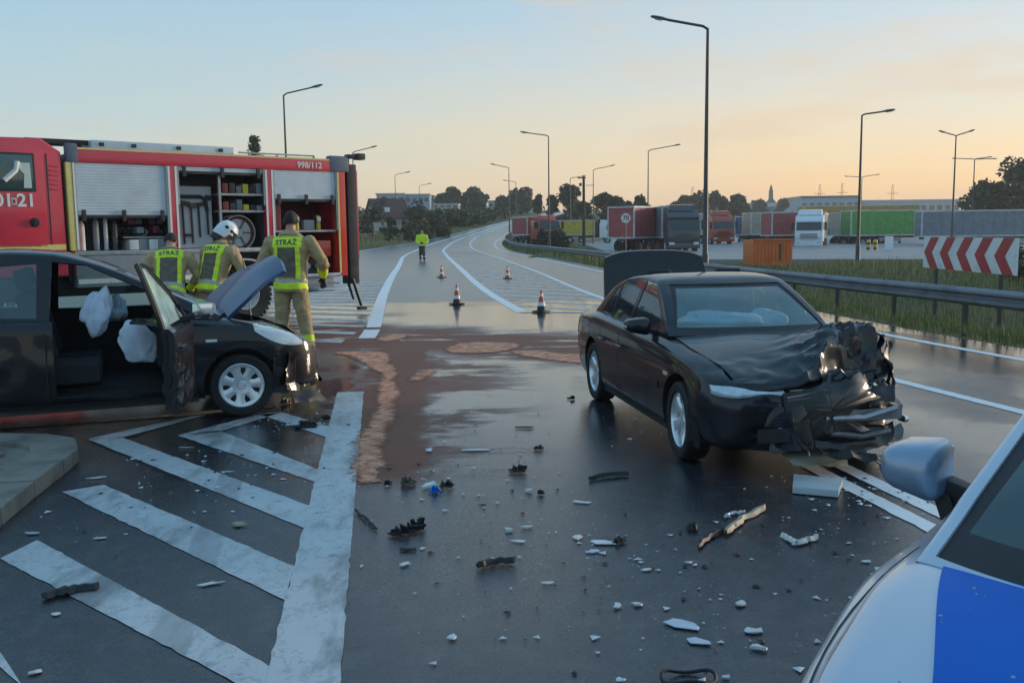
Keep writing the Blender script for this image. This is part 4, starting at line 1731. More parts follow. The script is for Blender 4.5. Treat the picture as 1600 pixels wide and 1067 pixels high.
def cabin(parent, prof_top, yb, zb, tumble, bulge_f, bulge_r, x_peak0, x_peak1, side_wins, ws, rw, paint, glass, ws_glass, frame_th=.03, frit=.035, drop=None):
    """greenhouse: shell with real window openings, each pane an object of its own
    prof_top rows (x, z); side_wins convex (x, z) polygons; ws / rw (y, z) trapezoids of the front and rear screens"""
    x0, x1 = prof_top[0][0], prof_top[-1][0]
    rows = []
    n = 56
    for i in range(n + 1):
        x = x0 + (x1 - x0) * i / n
        z = cubic(prof_top, x)[0]
        H_ = max(.012, z - zb)
        row = []
        hh = []
        zr = zb + H_ * (.90 if H_ > .15 else .8)
        for k in range(9):
            zz = zb + (zr - zb) * k / 8
            u = (zz - zb)
            hh.append((yb - tumble * u - .10 * u * u, zz))
        yr = hh[-1][0]
        for k in range(1, 13):
            a = k / 12 * math.pi / 2
            hh.append((yr * (math.cos(a) ** .55 if k < 12 else 0), zr + (z - zr) * math.sin(a) ** .8))
        for y, zz in hh + [(-y, zz) for y, zz in reversed(hh[:-1])]:
            c = 1 - (y / yb) ** 2
            bl = 0
            if x > x_peak1:
                bl = bulge_f * sstep(x_peak1, x1, x) * c
            elif x < x_peak0:
                bl = -bulge_r * sstep(x_peak0, x0, x) * c
            row.append((x + bl, y, zz))
        rows.append(row)
    mb = MB()
    mb.grid(rows)
    me = mb.mesh('roof', [paint], 0)
    bm = bmesh.new()
    bm.from_mesh(me)

    def cut(co, no):
        bmesh.ops.bisect_plane(bm, geom=bm.verts[:] + bm.edges[:] + bm.faces[:], plane_co=co, plane_no=no, dist=1e-5)
    for poly in side_wins:
        for a, b in zip(poly, poly[1:] + poly[:1]):
            d = Vector((b[0] - a[0], 0, b[1] - a[1]))
            cut(Vector((a[0], 0, a[1])), Vector((-d.z, 0, d.x)).normalized())
    def inset(q):
        k = 1 if frit else 0
        return [(q[0][0] + frit, q[0][1] + frit * 1.1), (q[1][0] - frit, q[1][1] + frit * 1.1), (q[2][0] - frit, q[2][1] - frit * .8), (q[3][0] + frit, q[3][1] - frit * .8)]
    wsi, rwi = inset(ws), inset(rw)
    for poly in (ws, rw, wsi, rwi):
        for a, b in zip(poly, poly[1:] + poly[:1]):
            d = Vector((0, b[0] - a[0], b[1] - a[1]))
            cut(Vector((0, a[0], a[1])), Vector((0, -d.z, d.y)).normalized())

    def inside(p, poly):
        sg = 0
        for a, b in zip(poly, poly[1:] + poly[:1]):
            cr = (b[0] - a[0]) * (p[1] - a[1]) - (b[1] - a[1]) * (p[0] - a[0])
            if abs(cr) < 1e-9:
                continue
            if sg == 0:
                sg = 1 if cr > 0 else -1
            elif (cr > 0) != (sg > 0):
                return False
        return True
    bm.normal_update()
    groups = {}
    if drop:
        a, b, zt_ = drop
        cut(Vector((a, 0, 0)), Vector((1, 0, 0)))
        cut(Vector((b, 0, 0)), Vector((1, 0, 0)))
        cut(Vector((0, 0, zt_)), Vector((0, 0, 1)))
        bm.normal_update()
    for f in bm.faces:
        c = f.calc_center_median()
        nn = f.normal
        key = None
        if drop and c.y < -.4 and drop[0] < c.x < drop[1] and c.z < drop[2]:
            key = ('drop', 0, 0)
        elif abs(nn.y) > .62:
            for k, poly in enumerate(side_wins):
                if inside((c.x, c.z), poly):
                    key = ('side', k, 1 if c.y > 0 else -1)
        elif abs(nn.x) > .12 and abs(nn.y) < .62:
            if ws and c.x > x_peak1 and inside((c.y, c.z), ws):
                key = ('ws', 0, 0) if inside((c.y, c.z), wsi) else ('fr', 0, 0)
            elif rw and c.x < x_peak0 and inside((c.y, c.z), rw):
                key = ('rw', 0, 0) if inside((c.y, c.z), rwi) else ('fr', 1, 0)
        groups.setdefault(key, []).append(f)

    def extract(faces, name, mats, shift):
        vm, vs, fs = {}, [], []
        for f in faces:
            ids = []
            for v in f.verts:
                if v.index not in vm:
                    vm[v.index] = len(vs)
                    vs.append(v.co + v.normal * shift * sgn)
                ids.append(vm[v.index])
            fs.append(ids)
        m2 = bpy.data.meshes.new(name)
        m2.from_pydata([tuple(v) for v in vs], [], fs)
        m2.materials.append(mats)
        finish(m2, 50)
        return m2
    bm.verts.index_update()
    top = max(bm.faces, key=lambda f: f.calc_center_median().z)
    sgn = 1 if top.normal.z > 0 else -1
    out = {}
    frame = extract(groups.pop(None), 'roof', paint, 0)
    fo = link('roof', frame, parent)
    md = fo.modifiers.new('s', 'SOLIDIFY')
    md.thickness, md.offset = frame_th, -1
    bpy.context.view_layer.update()
    me3 = bpy.data.meshes.new_from_object(fo.evaluated_get(bpy.context.evaluated_depsgraph_get()))
    fo.modifiers.clear()
    fo.data = me3
    me3.polygons.foreach_set('use_smooth', [True] * len(me3.polygons))
    me3.set_sharp_from_angle(angle=R(40))
    out['roof'] = fo
    groups.pop(('drop', 0, 0), None)
    for key, faces in groups.items():
        nm = {'side': 'side_window', 'ws': 'windscreen', 'rw': 'rear_window', 'fr': 'screen_edge'}[key[0]]
        out[key] = link(nm, extract(faces, nm, {'ws': ws_glass, 'fr': PLASTIC}.get(key[0], glass), -.006), parent)
    bm.free()
    return out


def car_wheel(parent, x, y, r, rimr, wd, side, style, flat=0.0, steer=0.0, spin=0.0):
    """side = +1 left wheel, -1 right; the face points outwards"""
    M = Matrix.Translation((x, y, r - flat)) @ Matrix.Rotation(steer, 4, 'Z') @ Matrix.Rotation(spin, 4, 'Y')
    S = side
    mb = MB(M)
    h = wd / 2
    mb.lathe([(rimr * .98, -h * .8), (rimr * 1.06, -h * .98), (r * .93, -h), (r * .985, -h * .85), (r, -h * .55), (r, -h * .3), (r * .985, -h * .28), (r * .985, -h * .22), (r, -h * .2), (r, h * .2), (r * .985, h * .22), (r * .985, h * .28), (r, h * .3),
              (r, h * .55), (r * .985, h * .85), (r * .93, h), (rimr * 1.06, h * .98), (rimr * .98, h * .8)], 36)
    ty = mb.build('wheel', RUBBER, parent, 30)
    mb = MB(M)
    f = S * h
    mb.lathe([(rimr * .985, f * .82), (rimr * .95, f * .86), (rimr * .90, f * .7), (rimr * .88, f * .2), (rimr * .88, -f * .8)], 36)
    if style == 'five':
        n, wdk = 5, .085
        for i in range(n):
            a = 2 * math.pi * i / n + .3
            rows = []
            for q, wq, dq in ((.12, .060, .46), (.35, .056, .58), (.65, .052, .70), (.92, .074, .74)):
                c = Vector((math.cos(a), 0, math.sin(a))) * rimr * q
                tt = Vector((-math.sin(a), 0, math.cos(a))) * wq * rimr / .22
                yv = Vector((0, f * dq, 0))
                rows.append([c - tt * .9 + yv * .75, c - tt * .55 + yv, c + tt * .55 + yv, c + tt * .9 + yv * .75])
            mb.slab(rows, (0, -f * .3, 0))
        mb.lathe([(.001, f * .56), (rimr * .17, f * .56), (rimr * .2, f * .4), (rimr * .2, 0)], 24)
    else:
        n = 7
        rows = []
        # dished disc with seven oval windows: built as ring + hub + wide spokes
        mb.lathe([(rimr * .97, f * .84), (rimr * .86, f * .80), (rimr * .80, f * .72), (rimr * .79, f * .5)], 36)
        mb.lathe([(.001, f * .74), (rimr * .16, f * .74), (rimr * .20, f * .66), (rimr * .40, f * .70), (rimr * .43, f * .62), (rimr * .43, f * .4)], 30)
        for i in range(n):
            a = 2 * math.pi * i / n + .2
            rows = []
            for q, wq, dq in ((.38, .034, .69), (.6, .030, .72), (.84, .048, .78)):
                c = Vector((math.cos(a), 0, math.sin(a))) * rimr * q
                tt = Vector((-math.sin(a), 0, math.cos(a))) * wq * rimr / .17
                yv = Vector((0, f * dq, 0))
                rows.append([c - tt + yv * .9, c - tt * .6 + yv, c + tt * .6 + yv, c + tt + yv * .9])
            mb.slab(rows, (0, -f * .25, 0))
    mb.build('rim', ALLOY, ty, 40)
    mb = MB(M)
    mb.lathe([(.001, f * .12), (rimr * .72, f * .12), (rimr * .72, f * .02), (.001, f * .02)], 28)
    mb.build('brake_disc', DARKSTEEL, ty, 30)
    mb = MB(M)
    mb.lathe([(.001, -f * .3), (rimr * .9, -f * .3), (rimr * .9, -f * .34), (.001, -f * .34)], 28)
    mb.build('hub_plate', PLASTIC, ty, 30)
    return ty


def car_seat(parent, x, y, z, m=None, w_=.5, hh=.62):
    m = m or SEAT
    mb = MB()
    mb.box((x, y, z + .1), (.5, w_, .2))
    mb.box((x - .26, y, z + .2 + hh / 2), (.16, w_ * .95, hh), 0, Matrix.Rotation(R(-14), 3, 'Y'))
    o = mb.build('seat', m, parent, 40, .05, 3)
    mb = MB()
    mb.box((x - .36, y, z + hh + .30), (.1, .26, .19), 0, Matrix.Rotation(R(-10), 3, 'Y'))
    mb.build('headrest', m, o, 40, .04, 3)
    return o


def steering_wheel(parent, x, y, z):
    M = Matrix.Translation((x, y, z)) @ Matrix.Rotation(R(65), 4, 'Y')
    mb = MB(M)
    mb.tube([(.185 * math.cos(a), .185 * math.sin(a), 0) for a in [2 * math.pi * i / 24 for i in range(24)]], .017, 8, closed=True)
    for a in (R(90), R(210), R(330)):
        mb.tube([(0, 0, -.03), (.18 * math.cos(a), .18 * math.sin(a), 0)], .018, 6)
    mb.tube([(0, 0, -.05), (0, 0, .01)], .065, 14)
    return mb.build('steering_wheel', PLASTIC, parent, 50)


def blob(parent, name, c, s, m, seed, amp=.25, rot=None, n=2, fr=2.2):
    """a limp, creased cloth-like bag"""
    bm = bmesh.new()
    bmesh.ops.create_icosphere(bm, subdivisions=n + 2, radius=1)
    so = Vector((seed * 3.1, seed * 1.7, seed))
    for v in bm.verts:
        d = 1 + amp * noise.noise(v.co * fr * .6 + so) + amp * .22 * noise.noise(v.co * fr * 1.7 + so) - amp * .7 * abs(noise.noise(v.co * fr * .8 - so))
        v.co *= d
    for v in bm.verts:
        p = Vector((v.co.x * s[0], v.co.y * s[1], v.co.z * s[2]))
        v.co = (rot @ p if rot else p) + Vector(c)
    me = bpy.data.meshes.new(name)
    bm.to_mesh(me)
    bm.free()
    me.materials.append(m)
    finish(me, 60)
    return link(name, me, parent)


def crumple(parent, name, P, m, seed, amp=.05, n=9, th=.006, fr=5.0, sharp=30):
    """a torn, folded sheet over four corner points"""
    P = [Vector(p) for p in P]
    nrm = (P[1] - P[0]).cross(P[3] - P[0]).normalized()
    so = Vector((seed * 5.3, seed * 2.1, seed * .7))
    rows = []
    for i in range(n + 1):
        u = i / n
        row = []
        for j in range(n + 1):
            v = j / n
            p = (P[0] * (1 - v) + P[1] * v) * (1 - u) + (P[3] * (1 - v) + P[2] * v) * u
            q = p * fr + so
            dlt = (1 - 2.4 * abs(noise.noise(q * .8))) * amp * .9 + noise.noise(q * 2.3) * amp * .35
            e = min(u, 1 - u, v, 1 - v)
            jag = Vector((noise.noise(q * 1.7 + Vector((9, 0, 0))), noise.noise(q * 1.7 + Vector((0, 9, 0))), noise.noise(q * 1.7))) * amp * (.9 if e < .01 else .22)
            row.append(p + nrm * dlt + jag)
        rows.append(row)
    mb = MB()
    mb.slab(rows, nrm * -th)
    return mb.build(name, m, parent, sharp)


def door_mirror(parent, c, s, m, size=(.10, .20, .135), yawk=0):
    """c = centre of the shell, s = side"""
    bm = bmesh.new()
    bmesh.ops.create_uvsphere(bm, u_segments=20, v_segments=12, radius=1)
    for v in bm.verts:
        p = v.co.copy()
        q = Vector((math.copysign(abs(p.x) ** .6, p.x), math.copysign(abs(p.y) ** .55, p.y), math.copysign(abs(p.z) ** .55, p.z)))
        if q.x < -.1:
            q.x = -.35
        q.z *= 1 - .24 * (q.y * s)
        q.z += .10 * q.y * s
        if q.y * s < -.3:
            q.y = (-.3 + (q.y * s + .3) * .75) * s
        v.co = Vector((q.x * size[0], q.y * size[1] / 2 * 1.05, q.z * size[2] / 2)) + Vector(c)
    me = bpy.data.meshes.new('mirror')
    bm.to_mesh(me)
    bm.free()
    me.materials.append(m)
    finish(me, 40)
    o = link('mirror', me, parent)
    mb = MB()
    mb.box((c[0] - size[0] * .38, c[1], c[2]), (.01, size[1] * .82, size[2] * .78))
    mb.build('mirror_glass', CHROME, o, 30, .004)
    mb = MB()
    mb.box((c[0] - .012, c[1] - s * size[1] * .04, c[2] - size[2] * .40), (size[0] * 1.05, size[1] * .72, size[2] * .16), 0, Matrix.Rotation(s * .10, 3, 'X'))
    mb.build('mirror_underside', PLASTIC, o, 30, .012)
    mb = MB()
    mb.bar((c[0] - .01, c[1] - s * size[1] * .35, c[2] - size[2] * .3), (c[0] - .03, c[1] - s * (size[1] * .5 + .1), c[2] - size[2] * .62), .07, .04)
    if size[2] > .142:
        mb.prism([(c[0] + .02, c[1] - s * size[1] * .18, c[2] - size[2] * .42), (c[0] - .05, c[1] - s * size[1] * .18, c[2] - size[2] * .42), (c[0] - .06, c[1] - s * size[1] * .42, c[2] - size[2] * 1.15), (c[0] + .03, c[1] - s * size[1] * .42, c[2] - size[2] * 1.15)], (0, -s * size[1] * .28, 0))
    mb.build('mirror_foot', PLASTIC, o, 30, .01)
    return o


# ================================================================== the wrecked black sedan
SED = (1.265, 6.60)
hd = Vector((.40, -2.45)).normalized()
S_S = .90
AX_F, AX_R = 3.745, 1.03
left = Vector((-hd.y, hd.x))
front_contact = Vector(SED)
org = front_contact - hd * AX_F * S_S - left * (-.76 * S_S)
sedan = thing('sedan', 'black four door sedan with a crushed front end and its boot lid standing open', 'car', (org.x, org.y, 0), math.atan2(hd.y, hd.x), None, S_S)
S_TAB = [(0.0, .36, .60, .72, .60, .5), (.04, .28, .72, .86, .72, .58), (.16, .23, .85, .975, .81, .64), (.5, .2, .90, 1.0, .85, .68), (1.03, .19, .92, .985, .868, .72),
         (1.6, .18, .915, .95, .868, .76), (2.5, .18, .895, .93, .868, .76), (3.2, .18, .87, .945, .862, .72), (3.745, .19, .82, .895, .858, .68), (4.15, .2, .755, .82, .83, .64),
         (4.38, .21, .68, .74, .77, .58), (4.48, .24, .62, .67, .69, .52), (4.53, .30, .56, .60, .60, .44)]
mb = body_loft(S_TAB, 0, 4.53)
me = weld(mb.mesh('body', [BLACK], 38))
sed_bvh = bvh_of(me)


def hit(p, hood=False):
    """crash deformation of the front, worst at the car's left corner"""
    p = Vector(p)
    x, y, z = p
    m_ = sstep(3.55, 4.5, x) * (.22 + .78 * sstep(-.35, .75, y))
    if m_ <= 0:
        return p
    q = p * 3.1
    n1 = Vector((noise.noise(q), noise.noise(q + Vector((7, 1, 3))), noise.noise(q + Vector((2, 9, 4)))))
    q2 = p * 8
    n2 = Vector((abs(noise.noise(q2)), noise.noise(q2 + Vector((5, 5, 5))), abs(noise.noise(q2 + Vector((1, 4, 8)))) - .2))
    p.x -= m_ * (.30 * sstep(0, .8, y) + .05)
    p += n1 * .16 * m_ + n2 * .11 * m_
    if hood:
        p.z += m_ * .16 * sstep(.1, .8, y)
    return p


# bonnet is a sheet of its own, so the body under it is the open engine bay
body = link('body', me, sedan)
cuts = []
for ax in (AX_F, AX_R):
    for s in (-1, 1):
        y0, y1 = sorted((s * .55, s * 1.2))
        cuts.append((cyl_cutter(ax, y0, y1, .33, .365, PLASTIC), 0))
cuts.append((box_cutter((1.35, -.74, .38), (3.12, .74, 1.3), INTERIOR, .03), 0))
cuts.append((box_cutter((3.28, -.66, .42), (4.36, .66, 1.3), PLASTIC, .02), 0))
cuts.append((box_cutter((.12, -.60, .5), (.86, .60, 1.3), INTERIOR, .02), 0))
boolean_cut(body, cuts)
for v in body.data.vertices:
    v.co = hit(v.co)
S_SIDE = [[(1.02, .965), (1.30, 1.22), (1.40, 1.265), (1.40, .95)], [(1.445, .948), (1.445, 1.275), (1.62, 1.335), (2.10, 1.35), (2.02, .935)], [(2.12, .932), (2.19, 1.35), (2.50, 1.335), (2.86, 1.10), (2.97, .945)]]
gl = cabin(sedan, [(.78, .985), (1.0, 1.135), (1.3, 1.305), (1.7, 1.395), (2.1, 1.418), (2.45, 1.395), (2.7, 1.29), (3.0, 1.10), (3.24, .94)], .765, .90, .30, .13, .10, 1.62, 2.5, S_SIDE,
           [(-.69, .965), (.69, .965), (.53, 1.335), (-.53, 1.335)], [(-.62, 1.04), (.62, 1.04), (.52, 1.30), (-.52, 1.30)], BLACK, GLASS, GLASS_T)
# bonnet: buckled up at its left front corner and folded down over the crushed nose
def bonnet_pt(u, y):
    xf = 4.40 - .24 * sstep(-.2, .5, y)
    x = 3.24 + 1.30 * u
    yy = y * (1 - .12 * sstep(3.6, 4.42, x))
    e = max(0, x - xf)
    xb = min(x, xf)
    z = top_z(sed_bvh, min(xb, 4.38), yy) + .014
    m_ = sstep(3.30, 4.12, xb) * sstep(-.30, .62, y)
    z += .215 * m_ + .03 * sstep(3.6, 4.3, xb) * math.sin(y * 5 + 1)
    p = Vector((xb + .09 * (1 - (y / .71) ** 2) * sstep(3.9, 4.42, xb) * (1 - m_) - .12 * m_ + e * .30, yy, z - e * (.35 + 1.05 * m_)))
    q = Vector((p.x * 3.6, p.y * 3.6, u * 4))
    k = .25 * sstep(.45, .8, u) + .9 * m_ * sstep(3.5, 3.9, x)
    ridge = 1 - 2.2 * abs(noise.noise(q * 1.5 + Vector((3, 8, 1)))) ** .8
    p += Vector((.4, .15, 1)).normalized() * (ridge * .058 + (1 - 2 * abs(noise.noise(q * 3.1))) * .022) * k
    p.y += noise.noise(q + Vector((4, 4, 4))) * .05 * k
    return p


rows = [[bonnet_pt(i / 52, -.71 + 1.42 * j / 44) for j in range(45)] for i in range(53)]
mb = MB()
mb.slab(rows, (0, 0, -.014))
mb.build('bonnet', BLACK, sedan, 16)
# boot lid standing upright
lid = []
for i in range(11):
    u = i / 10
    row = []
    for j in range(15):
        v = j / 14 * 2 - 1
        hw = .615 - .03 * u - .05 * max(0, u - .7)
        z = 1.0 + .60 * u
        drop = .075 * abs(v) ** 3.5 * (u ** 2)
        row.append((.60 - .13 * u + .05 * abs(v) ** 2 * 1.0 - .09 * max(0, u - .8), v * hw, z - drop))
    lid.append(row)
mb = MB()
mb.slab(lid, (-.045, 0, .004))
bl = mb.build('boot_lid', BLACK, sedan, 40)
for s in (-1, 1):
    mb = MB()
    mb.tube([(.62, s * .58, .90), (.68, s * .58, 1.0), (.58, s * .56, 1.12)], .014, 6)
    mb.build('hinge', DARKSTEEL, bl)
# wheels
car_wheel(sedan, AX_F, -.75, .315, .222, .205, -1, 'five', 0, R(-3), .5)
car_wheel(sedan, AX_R, -.75, .315, .222, .205, -1, 'five', 0, 0, .2)
car_wheel(sedan, AX_F - .12, .70, .315, .222, .205, 1, 'five', 0, R(12))
car_wheel(sedan, AX_R, .75, .315, .222, .205, 1, 'five')
for s in (-1, 1):
    mb = MB()
    mb.box((AX_F, s * .4, .30), (.12, .5, .10))
    mb.box((AX_R, s * .4, .30), (.12, .5, .10))
    mb.build('suspension_arm', DARKSTEEL, sedan)
# cabin furniture
for y in (-.37, .37):
    car_seat(sedan, 2.15, y, .42)
car_seat(sedan, 1.45, 0, .45, None, 1.25, .5)
mb = MB()
mb.prism([(2.72, -.70, .5), (3.08, -.70, .5), (3.12, -.70, .90), (2.86, -.70, .93), (2.74, -.70, .82)], (0, 1.40, 0))
mb.build('dashboard', INTERIOR, sedan, 30, .03)
steering_wheel(sedan, 2.62, .36, .86)
blob(sedan, 'airbag', (2.76, -.10, 1.0), (.17, .40, .10), AIRBAG, 3, .3)
blob(sedan, 'airbag', (2.60, .42, .97), (.13, .20, .12), AIRBAG, 5, .3)
mb = MB()
mb.box((2.62, 0, 1.27), (.05, .22, .07), 0, Matrix.Rotation(R(20), 3, 'Y'))
mb.build('rear_view_mirror', PLASTIC, sedan, 30, .015)
mb = MB()
mb.box((2.56, 0, 1.338), (.16, .34, .012), 0, Matrix.Rotation(R(12), 3, 'Y'))
mb.build('windscreen_shade_band', PLASTIC, sedan)
for s in (-1, 1):
    b = sed_bvh
    side_seam(b, [(2.99, .86), (2.99, .55), (2.94, .26)], s, .008, PLASTIC, 'door_gap', sedan)
    side_seam(b, [(2.07, .89), (2.07, .26)], s, .008, PLASTIC, 'door_gap', sedan)
    side_seam(b, [(1.36, .92), (1.36, .62), (1.42, .42)], s, .008, PLASTIC, 'door_gap', sedan)
    side_seam(b, [(2.94, .262), (2.07, .262), (1.47, .262)], s, .008, PLASTIC, 'door_gap', sedan)
    side_patch(b, [(1.42, .53), (3.30, .51), (3.30, .565), (1.42, .585)], s, .010, .012, BLACK2, 'side_moulding', sedan, 2, 24)
    side_patch(b, [(1.40, .17), (3.36, .17), (3.36, .245), (1.40, .245)], s, .012, .02, PLASTIC, 'sill', sedan, 2, 20)
    for x in (1.55, 2.22):
        y = side_y(b, x, .73, s)
        mb = MB()
        mb.tube([(x - .09, y + s * .01, .73), (x - .08, y + s * .04, .732), (x + .08, y + s * .042, .732), (x + .1, y + s * .012, .73)], .012, 7)
        mb.build('door_handle', BLACK, sedan)
    # window surround
    mb = MB()
    mb.tube([(1.0, s * .775, .925), (2.0, s * .785, .905), (3.0, s * .785, .90)], .011, 6)
    mb.build('belt_trim', PLASTIC, sedan)
    side_patch(b, [(.05, .66), (.22, .66), (.26, .84), (.1, .84)], s, .004, .02, SIGN_RED, 'tail_lamp', sedan, 4, 4)
door_mirror(sedan, (2.93, -.93, 1.0), -1, BLACK, (.10, .235, .14))
side_patch(sed_bvh, [(3.42, .645), (3.52, .645), (3.52, .675), (3.42, .675)], -1, .004, .01, LENS, 'side_repeater', sedan)
mb = MB()
mb.box((2.93, -.985, 1.0), (.112, .15, .022))
mb.build('mirror_lamp', LENS, sedan, 30, .008)

GREYMET = mat('bent_grey_metal', (.16, .155, .16), .45, .4, .4, 7)
SHARD_TRAY = mat('beige_undertray', (.30, .27, .20), .6, 0, .3, 6)
# --- torn front: right headlamp still in place, the rest crushed
hl_pts = []
rows = []
for i in range(9):
    u = i / 8
    row = []
    for j in range(13):
        v = j / 12
        y = -.79 + .48 * v
        lobes = .058 + .022 * math.sin(v * math.pi * 2 + .3) - .015 * v
        z = .655 - .01 * v + lobes * (u - .5) * 1.0
        row.append(Vector(((end_x(sed_bvh, y, z, 1, 4.2)) + .016 + .02 * math.sin(u * math.pi), y, z)))
    rows.append(row)
mb = MB()
mb.slab(rows, (-.05, 0, 0))
mb.build('headlamp', LENS, sedan, 50)
crumple(sedan, 'lamp_housing', [(4.20, -.80, .55), (4.40, -.30, .54), (4.40, -.32, .61), (4.20, -.82, .61)], PLASTIC, 11, .02, 6)
# grille and radiator
mb = MB()
mb.box((4.30, .02, .52), (.05, .62, .26), 0, Matrix.Rotation(R(10), 3, 'Z'))
rd = mb.build('radiator', DARKSTEEL, sedan)
for k in range(5):
    mb = MB()
    mb.box((4.455 - .02 * (k % 2), -.10, .535 + k * .030), (.02, .40 - .02 * k, .012), 0, Matrix.Rotation(R(6 + k), 3, 'Z'))
    mb.build('grille_bar', STEEL if k == 4 else DARKSTEEL, sedan)
# bumper skin: right half hangs straight, left half torn and pushed back
B_ = MB()
rows = []
for i in range(13):
    u = i / 12
    row = []
    for j in range(29):
        v = j / 28
        y = -.865 + 1.15 * v
        z = .22 + .33 * u
        xb = 4.60 - .62 * abs(y / .86) ** 3.2 - .10 * (u - .45) ** 2
        if y < -.80:
            xb = 4.02 + (y + .865) * 2.0
        p = Vector((xb, y, z))
        m_ = sstep(-.30, .25, y)
        q = p * 6
        p += Vector((-.22 * m_ + .09 * noise.noise(q) * m_, .03 * noise.noise(q * 1.3) * m_, .08 * noise.noise(q + Vector((3, 3, 3))) * m_ + .06 * m_ * u))
        row.append(p)
    rows.append(row)
B_.slab(rows, (-.02, 0, 0))
B_.build('bumper', BLACK2, sedan, 30)
end = MB()
end.slab([[(4.585, -.54, .30), (4.60, -.30, .30)], [(4.585, -.54, .40), (4.60, -.30, .40)]], (-.01, 0, 0))
end.build('bumper_grille', PLASTIC, sedan)
mb = MB()
mb.lathe([(.001, .02), (.035, .02), (.045, .0), (.001, -.02)], 16, Matrix.Translation((4.57, -.36, .36)) @ Matrix.Rotation(R(-90), 4, 'Z'))
mb.build('fog_lamp', CHROME, sedan)
mb = MB()
mb.box((4.512, -.13, .575), (.03, .40, .15), 0, Matrix.Rotation(R(7), 3, 'Z') @ Matrix.Rotation(R(-14), 3, 'Y'))
grille = mb.build('grille', PLASTIC, sedan, 30, .02)
for k in range(5):
    mb = MB()
    mb.box((4.530 - .006 * k, -.13 + .01 * (k % 2), .522 + k * .027), (.016, .37 - .02 * (k % 3), .011), 0, Matrix.Rotation(R(7 + (k - 2) * 1.5), 3, 'Z') @ Matrix.Rotation(R((k - 2) * 2.5), 3, 'X'))
    mb.build('grille_slat', GREYMET if k < 4 else STEEL, grille, 30)
for k, (a, b) in enumerate((((4.50, .06, .33), (4.40, .60, .30)), ((4.50, .02, .44), (4.38, .66, .47)))):
    mb = MB()
    mb.tube([a, tuple((p + q) / 2 + (.03, .0, -.03)[i] for i, (p, q) in enumerate(zip(a, b))), b], .022, 8)
    mb.build('coolant_pipe', STEEL if k else GREYMET, sedan)
CR = [  # corner points, material, amplitude
    ('torn_bumper', [(4.45, .10, .50), (4.30, .66, .50), (4.24, .70, .62), (4.40, .10, .58)], BLACK, .035),
    ('bumper_beam', [(4.47, -.20, .40), (4.36, .72, .38), (4.33, .73, .47), (4.44, -.20, .47)], GREYMET, .022),
    ('torn_bumper', [(4.53, -.46, .22), (4.36, .62, .17), (4.32, .66, .33), (4.50, -.46, .34)], BLACK, .05),
    ('torn_bumper', [(4.34, .48, .34), (4.14, .80, .36), (4.10, .80, .60), (4.30, .46, .56)], BLACK, .05),
    ('bent_wing', [(4.18, .60, .60), (3.86, .88, .56), (3.66, .88, .84), (4.02, .66, 1.02)], BLACK, .08),
    ('bent_wing', [(3.98, .82, .34), (3.62, .885, .36), (3.50, .885, .80), (3.88, .86, .80)], BLACK2, .05),
    ('torn_panel', [(4.10, .76, .56), (3.98, .90, .58), (3.90, .90, .88), (4.00, .76, .96)], DARKSTEEL, .05),
    ('slam_panel', [(4.30, -.30, .585), (4.16, .56, .59), (4.12, .55, .67), (4.26, -.32, .655)], GREYMET, .035),
    ('undertray', [(4.58, -.26, .12), (4.48, .24, .06), (4.24, .26, .18), (4.30, -.30, .22)], SHARD_TRAY, .02),
    ('hanging_trim', [(4.62, -.06, .19), (4.50, .64, .05), (4.44, .66, .09), (4.54, -.06, .24)], PLASTIC, .03),
    ('hanging_trim', [(4.44, .24, .13), (4.30, .76, .20), (4.26, .76, .30), (4.38, .24, .24)], GREYMET, .035),
    ('engine_cover', [(3.5, -.3, .66), (4.1, -.3, .62), (4.1, .45, .62), (3.5, .45, .68)], PLASTIC, .04),
    ('wheel_liner', [(3.98, -.83, .17), (4.13, -.80, .17), (4.12, -.80, .40), (4.0, -.83, .40)], PLASTIC, .015)]
for k, (nm, P, m_, a) in enumerate(CR):
    crumple(sedan, nm, P, m_, 31 + k, a, 16 if a > .025 else 8)
# crush creases with bare metal, hoses and bits in the wreckage
for k in range(16):
    r2 = random.Random(100 + k)
    y0 = r2.uniform(-.25, .74)
    x0 = 4.46 - .25 * sstep(0, .8, y0) - r2.uniform(0, .10)
    z0 = r2.uniform(.15, .78)
    pts = [Vector((x0, y0, z0))]
    for i in range(4):
        pts.append(pts[-1] + Vector((r2.uniform(-.06, .06), r2.uniform(-.11, .11), r2.uniform(-.09, .06))))
    mb = MB()
    mb.tube(pts, r2.uniform(.006, .018), 6)
    mb.build('torn_hose' if k % 2 else 'bent_bracket', [PLASTIC, DARKSTEEL, STEEL, PLASTIC][k % 4], sedan)
for c, r_ in (((4.22, .56, .60), .05), ((4.28, .80, .36), .028)):
    mb = MB()
    mb.lathe([(.001, .03), (r_ * .7, .025), (r_, 0), (r_ * .9, -.05)], 16, Matrix.Translation(c) @ Matrix.Rotation(R(-80), 4, 'Z'))
    mb.build('broken_lamp', CHROME, sedan)

